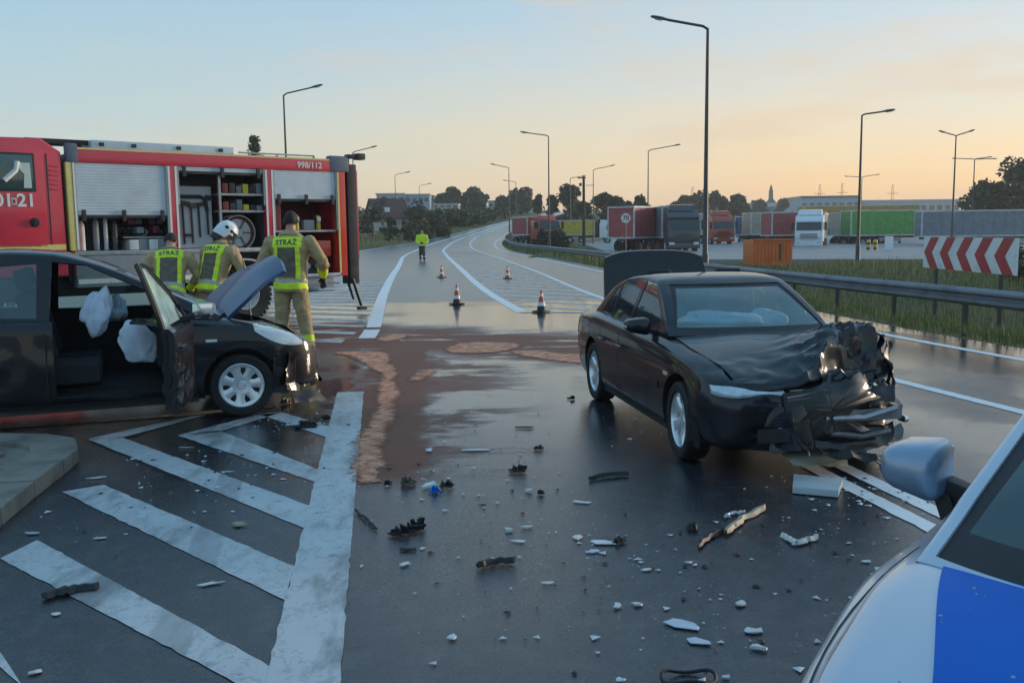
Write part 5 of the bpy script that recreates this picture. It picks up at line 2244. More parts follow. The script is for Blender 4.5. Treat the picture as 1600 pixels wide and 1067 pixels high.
# ================================================================== the black hatchback, hood up, front door open
hh_ = Vector((math.cos(R(23)), math.sin(R(23))))
S_H = .97
HX_F, HX_R, HL = 3.17, .62, 3.94
wc = Vector((-2.49, 8.42))
hleft = Vector((-hh_.y, hh_.x))
org = wc - hh_ * HX_F * S_H + hleft * .74 * S_H
hatch = thing('hatchback', 'black hatchback with its bonnet up and front door open beside the fire engine', 'car', (org.x, org.y, 0), math.atan2(hh_.y, hh_.x), None, S_H)
H_TAB = [(0, .42, .72, .84, .62, .5), (.04, .30, .86, .96, .74, .58), (.2, .22, .95, 1.0, .82, .66), (.62, .2, .97, 1.02, .845, .72), (1.5, .18, .95, .99, .848, .74), (2.3, .18, .935, .975, .848, .74),
         (2.93, .18, .89, .972, .846, .70), (3.17, .19, .855, .93, .842, .66), (3.5, .2, .79, .85, .82, .60), (3.74, .21, .70, .75, .74, .52), (3.88, .24, .62, .66, .62, .44), (3.94, .32, .54, .58, .5, .36)]
me = weld(body_loft(H_TAB, 0, HL).mesh('body', [BLACK], 38))
h_bvh = bvh_of(me)
body = link('body', me, hatch)
cuts = []
for ax in (HX_F, HX_R):
    for s in (-1, 1):
        y0, y1 = sorted((s * .52, s * 1.2))
        cuts.append((cyl_cutter(ax, y0, y1, .31, .345, PLASTIC), 0))
cuts.append((box_cutter((.35, -.715, .34), (2.82, .715, 1.3), INTERIOR, .03), 0))
cuts.append((box_cutter((1.60, -1.2, .30), (2.74, -.5, 1.3), INTERIOR), 0))      # front right door opening
cuts.append((box_cutter((2.96, -.62, .45), (3.72, .62, 1.3), PLASTIC, .02), 0))
boolean_cut(body, cuts)
H_SIDE = [[(.42, 1.07), (.55, 1.33), (.74, 1.36), (.74, 1.04)], [(.80, 1.035), (.80, 1.43), (1.50, 1.475), (1.48, 1.0)], [(1.58, .99), (1.62, 1.485), (1.90, 1.45), (2.42, 1.19), (2.77, .985)]]
gl = cabin(hatch, [(.10, 1.0), (.2, 1.25), (.38, 1.48), (.8, 1.56), (1.25, 1.60), (1.6, 1.58), (1.95, 1.49), (2.45, 1.25), (3.0, .965)], .755, .92, .27, 0.13, .12, .7, 1.85, H_SIDE,
           [(-.68, 1.0), (.68, 1.0), (.54, 1.40), (-.54, 1.40)], [(-.58, 1.08), (.58, 1.08), (.52, 1.35), (-.52, 1.35)], BLACK, GLASS, GLASS_T, drop=(1.58, 2.755, .992))
for key in list(gl):
    if key[0] == 'side' and key[1] == 2 and key[2] == -1:
        bpy.data.objects.remove(gl[key])
# opened front door: built shut, then swung about its front hinge
hinge = Vector((2.745, -.80, 0))
door = bpy.data.objects.new('front_door', None)
COL.objects.link(door)
door.parent = hatch
door.location = hinge
door['label'] = 'front door swung wide open, its curtain airbag hanging behind it'
def dent(p):
    q = p * 4.2
    k = sstep(.25, .40, p.z) * (1 - sstep(.72, .88, p.z))
    p.y += k * (.030 * max(0, 1 - 2.4 * abs(noise.noise(q))) + .018 * noise.noise(q * 2.3))
    return p


for v in body.data.vertices:
    if .95 < v.co.x < 1.58 and v.co.y < -.7:
        v.co = dent(v.co.copy())
rows = []
for i in range(23):
    z = .27 + (.965 - .27) * i / 22
    rows.append([dent(Vector((1.61 + 1.125 * j / 22, side_y(h_bvh, 1.61 + 1.125 * j / 22, z, -1), z))) - hinge for j in range(23)])
mb = MB()
mb.slab(rows, (0, .045, 0))
dp = mb.build('door_skin', BLACK2, door, 35)
rows = [[p + Vector((0, .05, 0)) for p in r_] for r_ in rows]
mb = MB()
mb.slab([r_[1:-1] for r_ in rows[1:-1]], (0, .06, 0))
mb.build('door_trim', INTERIOR, door, 35)


def side_c(x, z):
    u = z - .92
    return -(.755 - .27 * u - .10 * u * u)


fr = [(1.625, .965), (1.64, 1.475), (1.92, 1.45), (2.44, 1.20), (2.76, .965)]
P = []
for a, b in zip(fr, fr[1:]):
    for i in range(6):
        P.append((a[0] + (b[0] - a[0]) * i / 6, a[1] + (b[1] - a[1]) * i / 6))
P.append(fr[-1])
mb = MB()
mb.tube([Vector((x, side_c(x, z), z)) - hinge for x, z in P], .024, 6)
mb.build('window_frame', BLACK2, door)
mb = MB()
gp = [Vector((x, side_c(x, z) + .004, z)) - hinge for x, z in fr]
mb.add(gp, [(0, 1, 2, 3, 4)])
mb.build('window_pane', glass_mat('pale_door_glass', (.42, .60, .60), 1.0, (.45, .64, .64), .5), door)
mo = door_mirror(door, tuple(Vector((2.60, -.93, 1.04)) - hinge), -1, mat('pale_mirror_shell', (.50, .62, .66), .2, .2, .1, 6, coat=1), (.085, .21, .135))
y = side_y(h_bvh, 1.66, .79, -1)
mb = MB()
mb.tube([Vector((1.58, y - .01, .79)) - hinge, Vector((1.60, y - .045, .79)) - hinge, Vector((1.74, y - .045, .79)) - hinge, Vector((1.77, y - .01, .79)) - hinge], .014, 7)
mb.build('door_handle', BLACK, door)
blob(hatch, 'airbag', (2.30, -.66, .74), (.17, .06, .21), AIRBAG, 9, .3, Matrix.Rotation(R(-24), 3, 'Y'))
mb = MB()
mb.slab([[Vector((1.6, -.79, .32)) - hinge, Vector((2.5, -.79, .32)) - hinge], [Vector((1.6, -.84, .46)) - hinge, Vector((2.5, -.84, .46)) - hinge]], (0, .02, 0))
mb.build('lower_moulding', PLASTIC, door)
door.rotation_euler = (0, 0, R(78))
# rear door gaps, handles, trims
for s in (-1, 1):
    side_seam(h_bvh, [(1.54, .95), (1.54, .27)], s, .008, PLASTIC, 'door_gap', hatch)
    side_seam(h_bvh, [(.82, .98), (.84, .70), (.98, .5)], s, .008, PLASTIC, 'door_gap', hatch)
    side_patch(h_bvh, [(.98, .175), (2.78, .175), (2.78, .25), (.98, .25)], s, .012, .02, PLASTIC, 'sill', hatch, 2, 20)
    yy = side_y(h_bvh, 1.0, .80, s)
    mb = MB()
    mb.tube([(.92, yy + s * .01, .80), (.94, yy + s * .042, .80), (1.08, yy + s * .042, .80), (1.12, yy + s * .01, .80)], .013, 7)
    mb.build('door_handle', BLACK, hatch)
    side_patch(h_bvh, [(.04, .80), (.2, .80), (.2, 1.0), (.08, 1.0)], s, .006, .02, SIGN_RED, 'tail_lamp', hatch, 4, 4)
    # headlamp: long almond wrapping the corner
    rows = []
    for i in range(9):
        u = i / 8
        row = []
        for j in range(11):
            v = j / 10
            x = 3.30 + .46 * v
            z = .835 - .17 * v + (u - .5) * .15 * math.sin(math.pi * (.12 + .80 * v))
            row.append(Vector((x, side_y(h_bvh, x, z, s, .55) + s * .013, z)))
        rows.append(row)
    mb = MB()
    mb.slab(rows, (0, -s * .04, 0))
    mb.build('headlamp', LENS, hatch, 50)
    side_patch(h_bvh, [(2.86, .725), (2.96, .725), (2.96, .75), (2.86, .75)], s, .006, .012, LENS, 'side_repeater', hatch)
    car_wheel(hatch, HX_F, s * .735, .298, .212, .185, s, 'disc', 0, R(-4), .1)
    car_wheel(hatch, HX_R, s * .735, .298, .212, .185, s, 'disc', 0)
# bonnet raised on its hinges
rows = []
for i in range(15):
    x = 2.96 + .78 * i / 14
    rows.append([Vector((x - .10 * (abs(y) / .66) ** 2 * sstep(3.3, 3.72, x) - 2.96, y * (1 - .20 * sstep(3.2, 3.72, x)), top_z(h_bvh, x, y * .9) + .01 - .97)) for y in [-.66 + 1.32 * j / 16 for j in range(17)]])
mb = MB()
mb.slab(rows, (0, 0, -.035))
bn = mb.build('bonnet', mat('bonnet_sky_tint', (.016, .050, .135), .4, .3, .25, 2, coat=.3), hatch, 40, loc=(3.02, 0, .975), rot=(R(7), R(-54), R(-2)))  # black bonnet coloured blue for the sky reflected in it
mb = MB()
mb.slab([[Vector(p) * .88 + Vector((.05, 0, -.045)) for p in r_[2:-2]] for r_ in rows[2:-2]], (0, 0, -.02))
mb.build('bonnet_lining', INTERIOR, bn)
mb = MB()
mb.tube([(3.45, .5, .8), (3.38, .45, 1.45)], .008, 6)
mb.build('bonnet_stay', STEEL, hatch)
# engine bay, bumper damage
mb = MB()
mb.box((3.25, 0, .66), (.6, .7, .28))
mb.box((3.15, -.35, .72), (.25, .22, .2))
mb.build('engine', DARKSTEEL, hatch, 30, .03)
crumple(hatch, 'torn_bumper', [(3.55, -.84, .22), (3.93, -.48, .20), (3.90, -.46, .55), (3.58, -.83, .58)], BLACK2, 71, .05)
crumple(hatch, 'torn_bumper', [(3.93, -.48, .22), (3.97, .30, .22), (3.92, .30, .52), (3.90, -.46, .52)], BLACK2, 72, .05)
crumple(hatch, 'hanging_trim', [(3.60, -.86, .10), (3.98, -.60, .03), (3.95, -.50, .14), (3.62, -.80, .2)], PLASTIC, 73, .05)
crumple(hatch, 'wheel_liner', [(3.46, -.80, .2), (3.60, -.78, .2), (3.60, -.76, .5), (3.46, -.80, .56)], PLASTIC, 74, .03)
# cabin
for y in (-.36, .36):
    car_seat(hatch, 1.72, y, .38, None, .5, .64)
car_seat(hatch, .82, 0, .42, None, 1.25, .56)
mb = MB()
mb.prism([(2.44, -.70, .5), (2.80, -.70, .5), (2.84, -.70, .94), (2.56, -.70, .98), (2.44, -.70, .86)], (0, 1.40, 0))
mb.build('dashboard', INTERIOR, hatch, 30, .03)
steering_wheel(hatch, 2.16, .36, .90)
blob(hatch, 'airbag', (1.97, -.52, 1.03), (.13, .06, .22), AIRBAG, 4, .34, Matrix.Rotation(R(12), 3, 'Y'))
blob(hatch, 'airbag', (2.12, .34, .98), (.12, .2, .14), AIRBAG, 14, .3)

# ================================================================== the police car, nose to the camera on the right
PBLUE = mat('police_blue', (.0, .125, .56), .45, 0, .12, 2, coat=.05)
PSILV = mat('police_silver', (.50, .56, .66), .30, .45, .06, 2, coat=.6)
MSILV = mat('blue_silver_mirror_shell', (.26, .34, .46), .3, .45, .06, 2, coat=.6)
DROPS = mat('rain_drop', (.25, .33, .42), .05, 0, .1, 5, coat=1)
pa = R(-131)
P_TAB = [(0, .45, .8, .92, .66, .5), (.06, .32, .92, 1.02, .78, .6), (.3, .24, 1.0, 1.06, .86, .68), (.8, .22, 1.02, 1.07, .895, .74), (2.0, .2, 1.0, 1.05, .90, .76), (2.75, .2, .975, 1.03, .90, .76),
         (3.1, .2, .985, 1.045, .895, .76), (3.45, .21, .955, 1.01, .86, .75), (3.85, .22, .89, .94, .80, .68), (4.1, .24, .77, .83, .79, .58), (4.24, .28, .68, .72, .66, .48), (4.30, .36, .6, .64, .52, .38)]
WSB = Vector((.875, 1.79))            # where the right lower corner of its windscreen stands
hp = Vector((math.cos(pa), math.sin(pa)))
lp = Vector((-hp.y, hp.x))
org = WSB - hp * 3.07 - lp * (-.715)
police = thing('police_car', 'silver police car with a blue bonnet panel in the bottom right corner', 'police car', (org.x, org.y, 0), pa, None, (1, 1, .95))
mb = body_loft(P_TAB, 0, 4.30, .05)
me = weld(mb.mesh('body', [PSILV, PBLUE], 38))
p_bvh = bvh_of(me)
body = link('body', me, police)
cuts = []
for ax in (3.42, .80):
    for s in (-1, 1):
        y0, y1 = sorted((s * .58, s * 1.3))
        cuts.append((cyl_cutter(ax, y0, y1, .34, .385, PLASTIC), 0))
cuts.append((box_cutter((.6, -.75, .36), (2.92, .75, 1.4), INTERIOR, .03), 0))
boolean_cut(body, cuts)
P_SIDE = [[(.62, 1.14), (.78, 1.42), (1.25, 1.45), (1.25, 1.08)], [(1.32, 1.075), (1.32, 1.455), (2.0, 1.44), (2.45, 1.25), (2.78, 1.05)]]
gl = cabin(police, [(.18, 1.07), (.3, 1.3), (.55, 1.48), (1.0, 1.55), (1.5, 1.57), (1.9, 1.545), (2.2, 1.46), (2.6, 1.26), (3.06, 1.03)], .80, .97, .27, .16, .12, .9, 2.05, P_SIDE,
           [(-.752, 1.035), (.752, 1.035), (.62, 1.47), (-.62, 1.47)], [(-.6, 1.15), (.6, 1.15), (.54, 1.42), (-.54, 1.42)], PSILV, GLASS, glass_mat('police_windscreen', (.30, .42, .46), 1.0, (.10, .16, .18), .2), .03, .04)
# blue bonnet panel: separate skin laid on the silver
rows = []
for i in range(61):
    x = 2.98 + 1.16 * i / 60
    rows.append([Vector((x + .14 * (1 - (y / .745) ** 2) * (1 - sstep(2.98, 3.5, x)), y * (1 - .24 * sstep(2.9, 3.85, x)), top_z(p_bvh, x + .14 * (1 - (y / .745) ** 2) * (1 - sstep(2.98, 3.5, x)), y * (1 - .24 * sstep(2.9, 3.85, x))) + .005)) for y in [-.745 + 1.49 * j / 60 for j in range(61)]])
mb = MB()
mb.slab(rows, (0, 0, -.012))
pb = mb.build('bonnet_panel', PBLUE, police, 40)
rr = random.Random(5)
mb = MB()
for k in range(220):
    x, y = rr.uniform(3.05, 3.9), rr.uniform(-.67, .3)
    z = top_z(p_bvh, x, y) + .0045
    r_ = rr.choice((.0015, .002, .003, .004))
    mb.lathe([(r_, 0), (r_ * .75, r_ * .4), (.0002, r_ * .6)], 8, Matrix.Translation((x, y, z)) @ Matrix.Rotation(R(90), 4, 'X'))
o = kind(mb.build('rain_drops', DROPS, pb, 60), 'stuff')
# seam round the bonnet, black scuttle with wipers
for s in (-1, 1):
    rows = []
    for i in range(16):
        x = 2.92 + 1.15 * i / 15
        y = s * (.825 - .12 * sstep(3.3, 4.1, x))
        rows.append([Vector((x, y - .0016, top_z(p_bvh, x, y - .0016) + .002)), Vector((x, y + .0016, top_z(p_bvh, x, y + .0016) + .002))])
    mb = MB()
    mb.slab(rows, (0, 0, -.004))
    mb.build('bonnet_gap', PLASTIC, police, 0)
rows = []
for i in range(5):
    row = []
    for j in range(21):
        y = -.72 + 1.44 * j / 20
        b_ = .17 * (1 - (y / .80) ** 2)
        x = 2.955 + b_ - .075 * (1 - i / 4)
        row.append(Vector((x, y, max(top_z(p_bvh, x, y) + .010, 1.045 + .022 * (1 - i / 4)))))
    rows.append(row)
mb = MB()
mb.slab(rows, (0, 0, -.01))
mb.build('scuttle', PLASTIC, police, 40)
for y0, y1 in ((-.55, .05), (.10, .62)):
    mb = MB()
    mb.tube([(3.06, y0 + .05, 1.075), (2.97, (y0 + y1) / 2, 1.12), (2.985, y1, 1.13)], .012, 6)
    mb.build('wiper', PLASTIC, police)
# blue side stripe with slanted ends
for s in (-1, 1):
    side_patch(p_bvh, [(.5, .70), (3.05, .68), (3.25, .86), (.5, .88)], s, .003, .006, PBLUE, 'side_stripe', police, 3, 30)
    side_patch(p_bvh, [(3.80, .52), (4.02, .50), (3.98, .70), (3.86, .76)], s, .003, .006, PBLUE, 'stripe_end', police, 4, 8)
    side_seam(p_bvh, [(2.80, .98), (2.80, .3)], s, .008, PLASTIC, 'door_gap', police)
    side_seam(p_bvh, [(1.30, 1.0), (1.30, .3)], s, .008, PLASTIC, 'door_gap', police)
    car_wheel(police, 3.42, s * .775, .325, .225, .205, s, 'five')
    car_wheel(police, .80, s * .775, .325, .225, .205, s, 'five')
    yy = side_y(p_bvh, 1.5, .88, s)
    mb = MB()
    mb.tube([(1.40, yy + s * .01, .90), (1.42, yy + s * .045, .90), (1.56, yy + s * .045, .90), (1.60, yy + s * .01, .90)], .014, 7)
    mb.build('door_handle', PSILV, police)
    mb = MB()
    mb.tube([(.62, s * .812, .985), (1.8, s * .815, .975), (2.80, s * .81, .975)], .012, 6)
    mb.build('belt_trim', PLASTIC, police)
    rows = []
    for i in range(7):
        u = i / 6
        rows.append([Vector((3.78 + .34 * v, side_y(p_bvh, 3.78 + .34 * v, .80 - .12 * v + (u - .5) * .13, s, .6) + s * .012, .80 - .12 * v + (u - .5) * .13)) for v in [j / 8 for j in range(9)]])
    mb = MB()
    mb.slab(rows, (0, -s * .03, 0))
    mb.build('headlamp', LENS, police, 50)
for y in (-.38, .38):
    car_seat(police, 1.85, y, .45, None, .5, .66)
mb = MB()
mb.prism([(2.45, -.74, .5), (2.86, -.74, .5), (2.92, -.74, 1.0), (2.60, -.74, 1.05), (2.45, -.74, .9)], (0, 1.48, 0))
mb.build('dashboard', INTERIOR, police, 30, .03)
steering_wheel(police, 2.34, .38, .96)
mo = door_mirror(police, (2.46, -.965, 1.075), -1, MSILV, (.12, .165, .145))
door_mirror(police, (2.46, .965, 1.075), 1, MSILV, (.12, .165, .145))
mb = MB()
mb.tube([(1.2, -.45, 1.60), (1.2, .45, 1.60)], .06, 12)
mb.build('light_bar', PBLUE, police)
end_patch(p_bvh, [(-.30, .40), (.30, .40), (.30, .56), (-.30, .56)], 1, .01, .02, PLASTIC, 'grille', police, 4, 8, 4.25)


# ================================================================== the fire engine (u = x forward from the tail, y = 0 is its near flank, body towards -y)
FA = R(180 + 41)
eng = thing('fire_engine', 'red fire engine with its side lockers open behind the black hatchback', 'fire engine', (-3.35, 19.0, 0), FA)
SHUT = mat('roller_shutter_aluminium', (.50, .57, .63), .45, .3, .12, 3)
CAPBLUE = mat('grey_blue_corner_cap', (.10, .13, .18), .5, 0, .2, 6)
LOCKER = mat('locker_lining', (.10, .11, .12), .7, .1, .3, 4)
BOARD = mat('pale_tool_board', (.50, .53, .55), .6, 0, .12, 4)
MAROON = mat('dark_red_lining', (.14, .012, .022), .6, 0, .3, 4)
GREYBOX = mat('grey_equipment_case', (.22, .24, .26), .6, 0, .2, 5)
LIFEYEL = mat('yellow_equipment', (.62, .46, .03), .5, 0, .2, 8)
W_ = 2.46


def ep(name, spans, m, parent=eng, bev=.012, ang=30):
    mb = MB()
    for a, b in spans:
        mb.span(a, b)
    return mb.build(name, m, parent, ang, bev)


# structure of the body
ep('roof_beam', [((.0, -.10, 2.885), (5.12, 0, 3.13)), ((0, -W_, 2.885), (5.12, -W_ + .1, 3.13))], RED)
ep('roof_deck', [((.02, -W_ + .11, 2.95), (5.10, -.11, 3.06))], DARKSTEEL)
ep('reflective_stripe', [((.33, -.004, 3.095), (5.10, .006, 3.125))], REFL_YELLOW, eng, 0)
ep('back_wall', [((.1, -1.12, 1.0), (5.2, -1.05, 2.88))], LOCKER)
ep('locker_floor', [((1.64, -1.04, 1.33), (5.2, -.02, 1.41)), ((.17, -1.04, .78), (1.62, -.02, .86))], STEEL)
ep('front_wall', [((5.14, -W_, 1.0), (5.22, -.03, 2.88))], RED)
ep('rear_wall', [((0.0, -W_, .8), (.06, -.25, 2.88))], RED)
ep('far_side_wall', [((.07, -W_, .8), (5.13, -W_ + .06, 2.88))], RED)
for u, wd in ((3.50, .17), (1.64, .17)):
    p = ep('pillar', [((u - wd / 2, -.12, 1.40), (u + wd / 2, -.002, 2.884))], RED)
    ep('divider', [((u - .03, -1.04, 1.41), (u + .03, -.13, 2.88))], LOCKER)
    ep('reflective_stripe', [((u + s * (wd / 2 - .022) - .018, -.004, 1.42), (u + s * (wd / 2 - .022) + .018, .004, 2.87)) for s in (-1, 1)], REFL_WHITE, p, 0)
ep('rear_post', [((-.02, -.26, .80), (.17, -.002, 2.884))], RED_ORANGE)
ep('reflective_stripe', [((.125, -.003, .86), (.165, .005, 2.87))], REFL_YELLOW, eng, 0)
ep('front_post', [((5.17, -.18, 1.42), (5.27, -.003, 2.884))], REFL_YELLOW)
ep('reflective_stripe', [((5.135, -.003, 1.44), (5.165, .005, 2.87))], REFL_WHITE, eng, 0)
ep('corner_cap', [((5.06, -.14, 2.87), (5.25, .012, 3.19))], CAPBLUE, eng, .04)
ep('corner_cap', [((-.12, -.16, 2.88), (.32, .012, 3.20))], CAPBLUE, eng, .05)


# roller shutters, each a corrugated curtain with a bottom bar
def shutter(u0, u1, z0, z1, n):
    mb = MB()
    rows = []
    k = n * 4
    for i in range(k + 1):
        z = z0 + (z1 - z0) * i / k
        off = -.035 + .004 * abs(math.sin(math.pi * i / 4))
        rows.append([(u0, off, z), (u1, off, z)])
    mb.slab(rows, (0, -.012, 0))
    o = mb.build('roller_shutter', SHUT, eng, 30)
    ep('bottom_bar', [((u0, -.06, z0 - .05), (u1, -.015, z0))], PLASTIC, o, .006)
    for f in (.06, .5, .94):
        u = u0 + (u1 - u0) * f
        ep('strap', [((u - .035, -.012, z0 - .10), (u + .035, .012, z0 + .09))], PLASTIC, o, .006)
    for u in (u0 - .02, u1 + .02):
        ep('guide_rail', [((u - .02, -.07, z0 - .6), (u + .02, -.005, z1))], STEEL, o, 0)


shutter(3.62, 5.12, 2.01, 2.88, 18)
shutter(1.76, 3.38, 2.80, 2.88, 2)
shutter(.20, 1.53, 2.33, 2.88, 11)

# locker one: cases, cylinders, a coil
r5 = random.Random(3)
for k, (u, wd, h, m) in enumerate(((5.02, .12, .50, WHITE_DIRTY), (4.78, .10, .55, GREYBOX), (4.62, .07, .60, BOARD), (4.47, .10, .5, DARKSTEEL))):
    mb = MB()
    mb.tube([(u, -.25, 1.42), (u, -.25, 1.42 + h * .85), (u, -.25, 1.42 + h)], [wd / 2, wd / 2, wd * .2], 12)
    mb.build('cylinder', m, eng)
for k in range(4):
    u = 4.28 - k * .17
    ep('case', [((u - .155, -.5, 1.415), (u, -.08 - .04 * (k % 2), 1.58 + .04 * r5.random()))], [BOARD, GREYBOX, BOARD, GREYBOX][k], eng, .01)
for k in range(5):
    u = 4.28 - k * .14
    mb = MB(Matrix.Translation((u, -.35, 1.72)) @ Matrix.Rotation(R(90), 4, 'X') @ Matrix.Rotation(R(r5.uniform(-30, 30)), 4, 'Y'))
    mb.tube([(.11 * math.cos(a), .07 * math.sin(a), .01 * a) for a in [i * .5 for i in range(26)]], .022, 6)
    mb.build('hose_coil', [PLASTIC, DARKSTEEL, GREYBOX][k % 3], eng)
ep('locker_shelf', [((3.6, -1.0, 1.62), (4.36, -.14, 1.64))], STEEL, eng, 0)
for k in range(7):
    u, z = r5.uniform(3.65, 4.4), r5.choice((1.70, 1.86))
    ep('tool', [((u - .06, -.6, z), (u + .06, -.2, z + r5.uniform(.05, .14)))], [PLASTIC, DARKSTEEL, MAROON, GREYBOX][k % 4], eng, .01)
# locker two: tool board with axes and hammers, shelves, hose reel
tb = ep('tool_board', [((2.64, -.42, 1.42), (3.36, -.38, 2.55))], BOARD, eng, .01)
for k, (u, z0, z1, hw) in enumerate(((3.20, 1.50, 2.24, .10), (3.04, 1.50, 2.20, .07), (2.90, 1.62, 2.22, .06), (2.74, 1.66, 2.34, .05))):
    mb = MB()
    mb.tube([(u, -.34, z0), (u + .012, -.34, z1)], .019, 7)
    mb.box((u - hw * .3, -.335, z1), (hw * 2.0, .035, .075 + .02 * (k % 2)), 0, Matrix.Rotation(R((-8, 5, 12, -4)[k]), 3, 'Y'))
    mb.build('axe' if k % 2 == 0 else 'hammer', [PLASTIC, DARKSTEEL, PLASTIC, PLASTIC][k], eng)
mb = MB()
mb.tube([(3.26, -.35, 2.36), (2.86, -.35, 2.36), (2.78, -.35, 2.32), (2.74, -.35, 2.1)], .035, 8)
mb.build('strainer_hook', PLASTIC, eng)
mb = MB()
mb.tube([(3.18, -.33, 1.66), (3.04, -.33, 1.66)], .025, 7)
mb.build('bracket', PLASTIC, tb)
for z in (2.40, 2.09):
    ep('locker_shelf', [((1.72, -1.0, z - .02), (2.60, -.06, z + .02))], STEEL, eng, 0)
ep('shelf_post', [((2.585, -.12, 1.42), (2.63, -.06, 2.75))], STEEL, eng, 0)
for k in range(12):
    u = 1.80 + (k % 6) * .135
    z = 2.425 if k < 6 else 2.115
    hh2 = r5.uniform(.08, .2)
    ep('case' if k % 3 else 'coiled_hose', [((u - .055, -.6, z), (u + .055, -.12, z + hh2))], [GREYBOX, MAROON, PLASTIC, CAPBLUE, LIFEYEL, PLASTIC][(k * 5) % 6], eng, .015)
reel = MB(Matrix.Translation((2.20, -.32, 1.69)))
reel.lathe([(.335, .09), (.335, .11), (.315, .11), (.315, .09), (.30, .06), (.10, .06), (.08, .10), (.001, .10)], 32)
reel.lathe([(.335, -.19), (.335, -.21), (.31, -.21), (.31, -.19)], 32, closed=True)
ro = reel.build('hose_reel', STEEL, eng, 40)
mb = MB(Matrix.Translation((2.20, -.32, 1.69)))
for k in range(6):
    rr_ = .285 - .012 * (k % 2)
    mb.tube([(rr_ * math.cos(a), .055 - .045 * k, rr_ * math.sin(a)) for a in [2 * math.pi * i / 24 for i in range(24)]], .025, 6, closed=True)
mb.build('hose', MAROON, ro)
mb = MB(Matrix.Translation((2.20, -.32, 1.69)))
for k in range(6):
    a = k * math.pi / 3
    mb.tube([(.09 * math.cos(a), .085, .09 * math.sin(a)), (.31 * math.cos(a), .095, .31 * math.sin(a))], .010, 5)
mb.build('reel_spoke', DARKSTEEL, ro)
# locker three: dark red pump bay
ep('bay_lining', [((.18, -1.04, .87), (1.55, -1.0, 2.30))], MAROON, eng, 0)
ep('pump_cover', [((.22, -.9, .87), (1.50, -.35, 1.18))], LOCKER)
ep('locker_shelf', [((.18, -.8, 1.69), (1.55, -.06, 1.73))], STEEL, eng, 0)
ep('upright_case', [((1.32, -.5, 1.745), (1.46, -.2, 2.28))], MAROON, eng, .02)
for u in (.98, .50):
    mb = MB()
    mb.tube([(u, -.22, 1.735), (u, -.22, 1.88), (u, -.22, 1.92), (u + .02, -.22, 2.02)], [.05, .045, .03, .045], 10)
    lt = mb.build('hand_lamp', LIFEYEL, eng)
    ep('lamp_glass', [((u - .03, -.185, 1.90), (u + .05, -.16, 1.99))], REFL_WHITE, lt, .01)
ep('case', [((.62, -.5, 1.735), (.86, -.15, 1.93))], GREYBOX, eng, .02)
ep('hose_box', [((.28, -.6, 1.20), (1.10, -.12, 1.52))], RED_ORANGE, eng, .03)
for k in range(4):
    mb = MB(Matrix.Translation((.42 + k * .22, -.10, 1.02)))
    mb.lathe([(.001, .05), (.06, .05), (.075, .03), (.075, -.05)], 16)
    mb.build('outlet', [CHROME, DARKSTEEL][k % 2], eng)
# skirts, steps and the rear wheel
ep('side_skirt', [((2.86, -.25, .80), (5.2, -.004, 1.325))], GREYBOX)
ep('side_skirt', [((.30, -.25, .50), (1.45, -.02, .775))], GREYBOX)
ep('skirt_stripe', [((2.88, -.003, .86), (5.18, .004, .94))], REFL_WHITE, eng, 0)
ep('folding_step', [((.30, .0, .56), (.95, .52, .60)), ((.40, 0, .66), (.46, .45, .69))], SHUT, eng, .01)
ep('equipment_box', [((1.05, .02, .80), (1.38, .30, 1.22))], GREYBOX, eng, .02)
mb = MB()
mb.tube([(.2, .06, .84), (1.5, .06, .84)], .03, 8)
mb.build('step_rail', WHITE_DIRTY, eng)
mb = MB()
rows = []
for i in range(13):
    a = R(14 + 152 * i / 12)
    rows.append([(2.2 + .66 * math.cos(a), y, .52 + .66 * math.sin(a)) for y in (.03, -.52)])
mb.slab(rows, (0, 0, .03))
mb.build('mudguard', WHITE_DIRTY, eng, 40)


def big_wheel(u, y, r=.52, wd=.33):
    M = Matrix.Translation((u, y, r))
    mb = MB(M)
    h = wd / 2
    mb.lathe([(r * .55, -h * .9), (r * .93, -h), (r, -h * .7), (r, h * .7), (r * .93, h), (r * .55, h * .9)], 32)
    for k in range(36):
        a = 2 * math.pi * k / 36
        for s in (-1, 1):
            mb.box((r * math.cos(a), s * h * .5, r * math.sin(a)), (.045, h * .8, .05), 0, Matrix.Rotation(-a, 3, 'Y') @ Matrix.Rotation(s * .4, 3, 'X'))
    o = mb.build('wheel', RUBBER, eng, 30)
    mb = MB(M)
    mb.lathe([(r * .56, h * .88), (r * .53, h * .94), (r * .5, h * .7), (r * .44, h * .35), (r * .25, h * .4), (r * .22, h * .75), (r * .1, h * .8), (.001, h * .8)], 28)
    for k in range(10):
        a = 2 * math.pi * k / 10
        mb.box((r * .32 * math.cos(a), h * .44, r * .32 * math.sin(a)), (.03, .05, .03))
    mb.build('rim', WHITE_DIRTY, o, 40)


for u in (2.20, 6.05):
    big_wheel(u, -.20)
    big_wheel(u, -W_ + .2)
ep('chassis', [((.1, -1.75, .62), (7.0, -1.55, .90)), ((.1, -.95, .62), (7.0, -.75, .90))], DARKSTEEL)
ep('axle', [((2.12, -2.2, .44), (2.28, -.3, .60)), ((5.97, -2.2, .44), (6.13, -.3, .60))], DARKSTEEL)
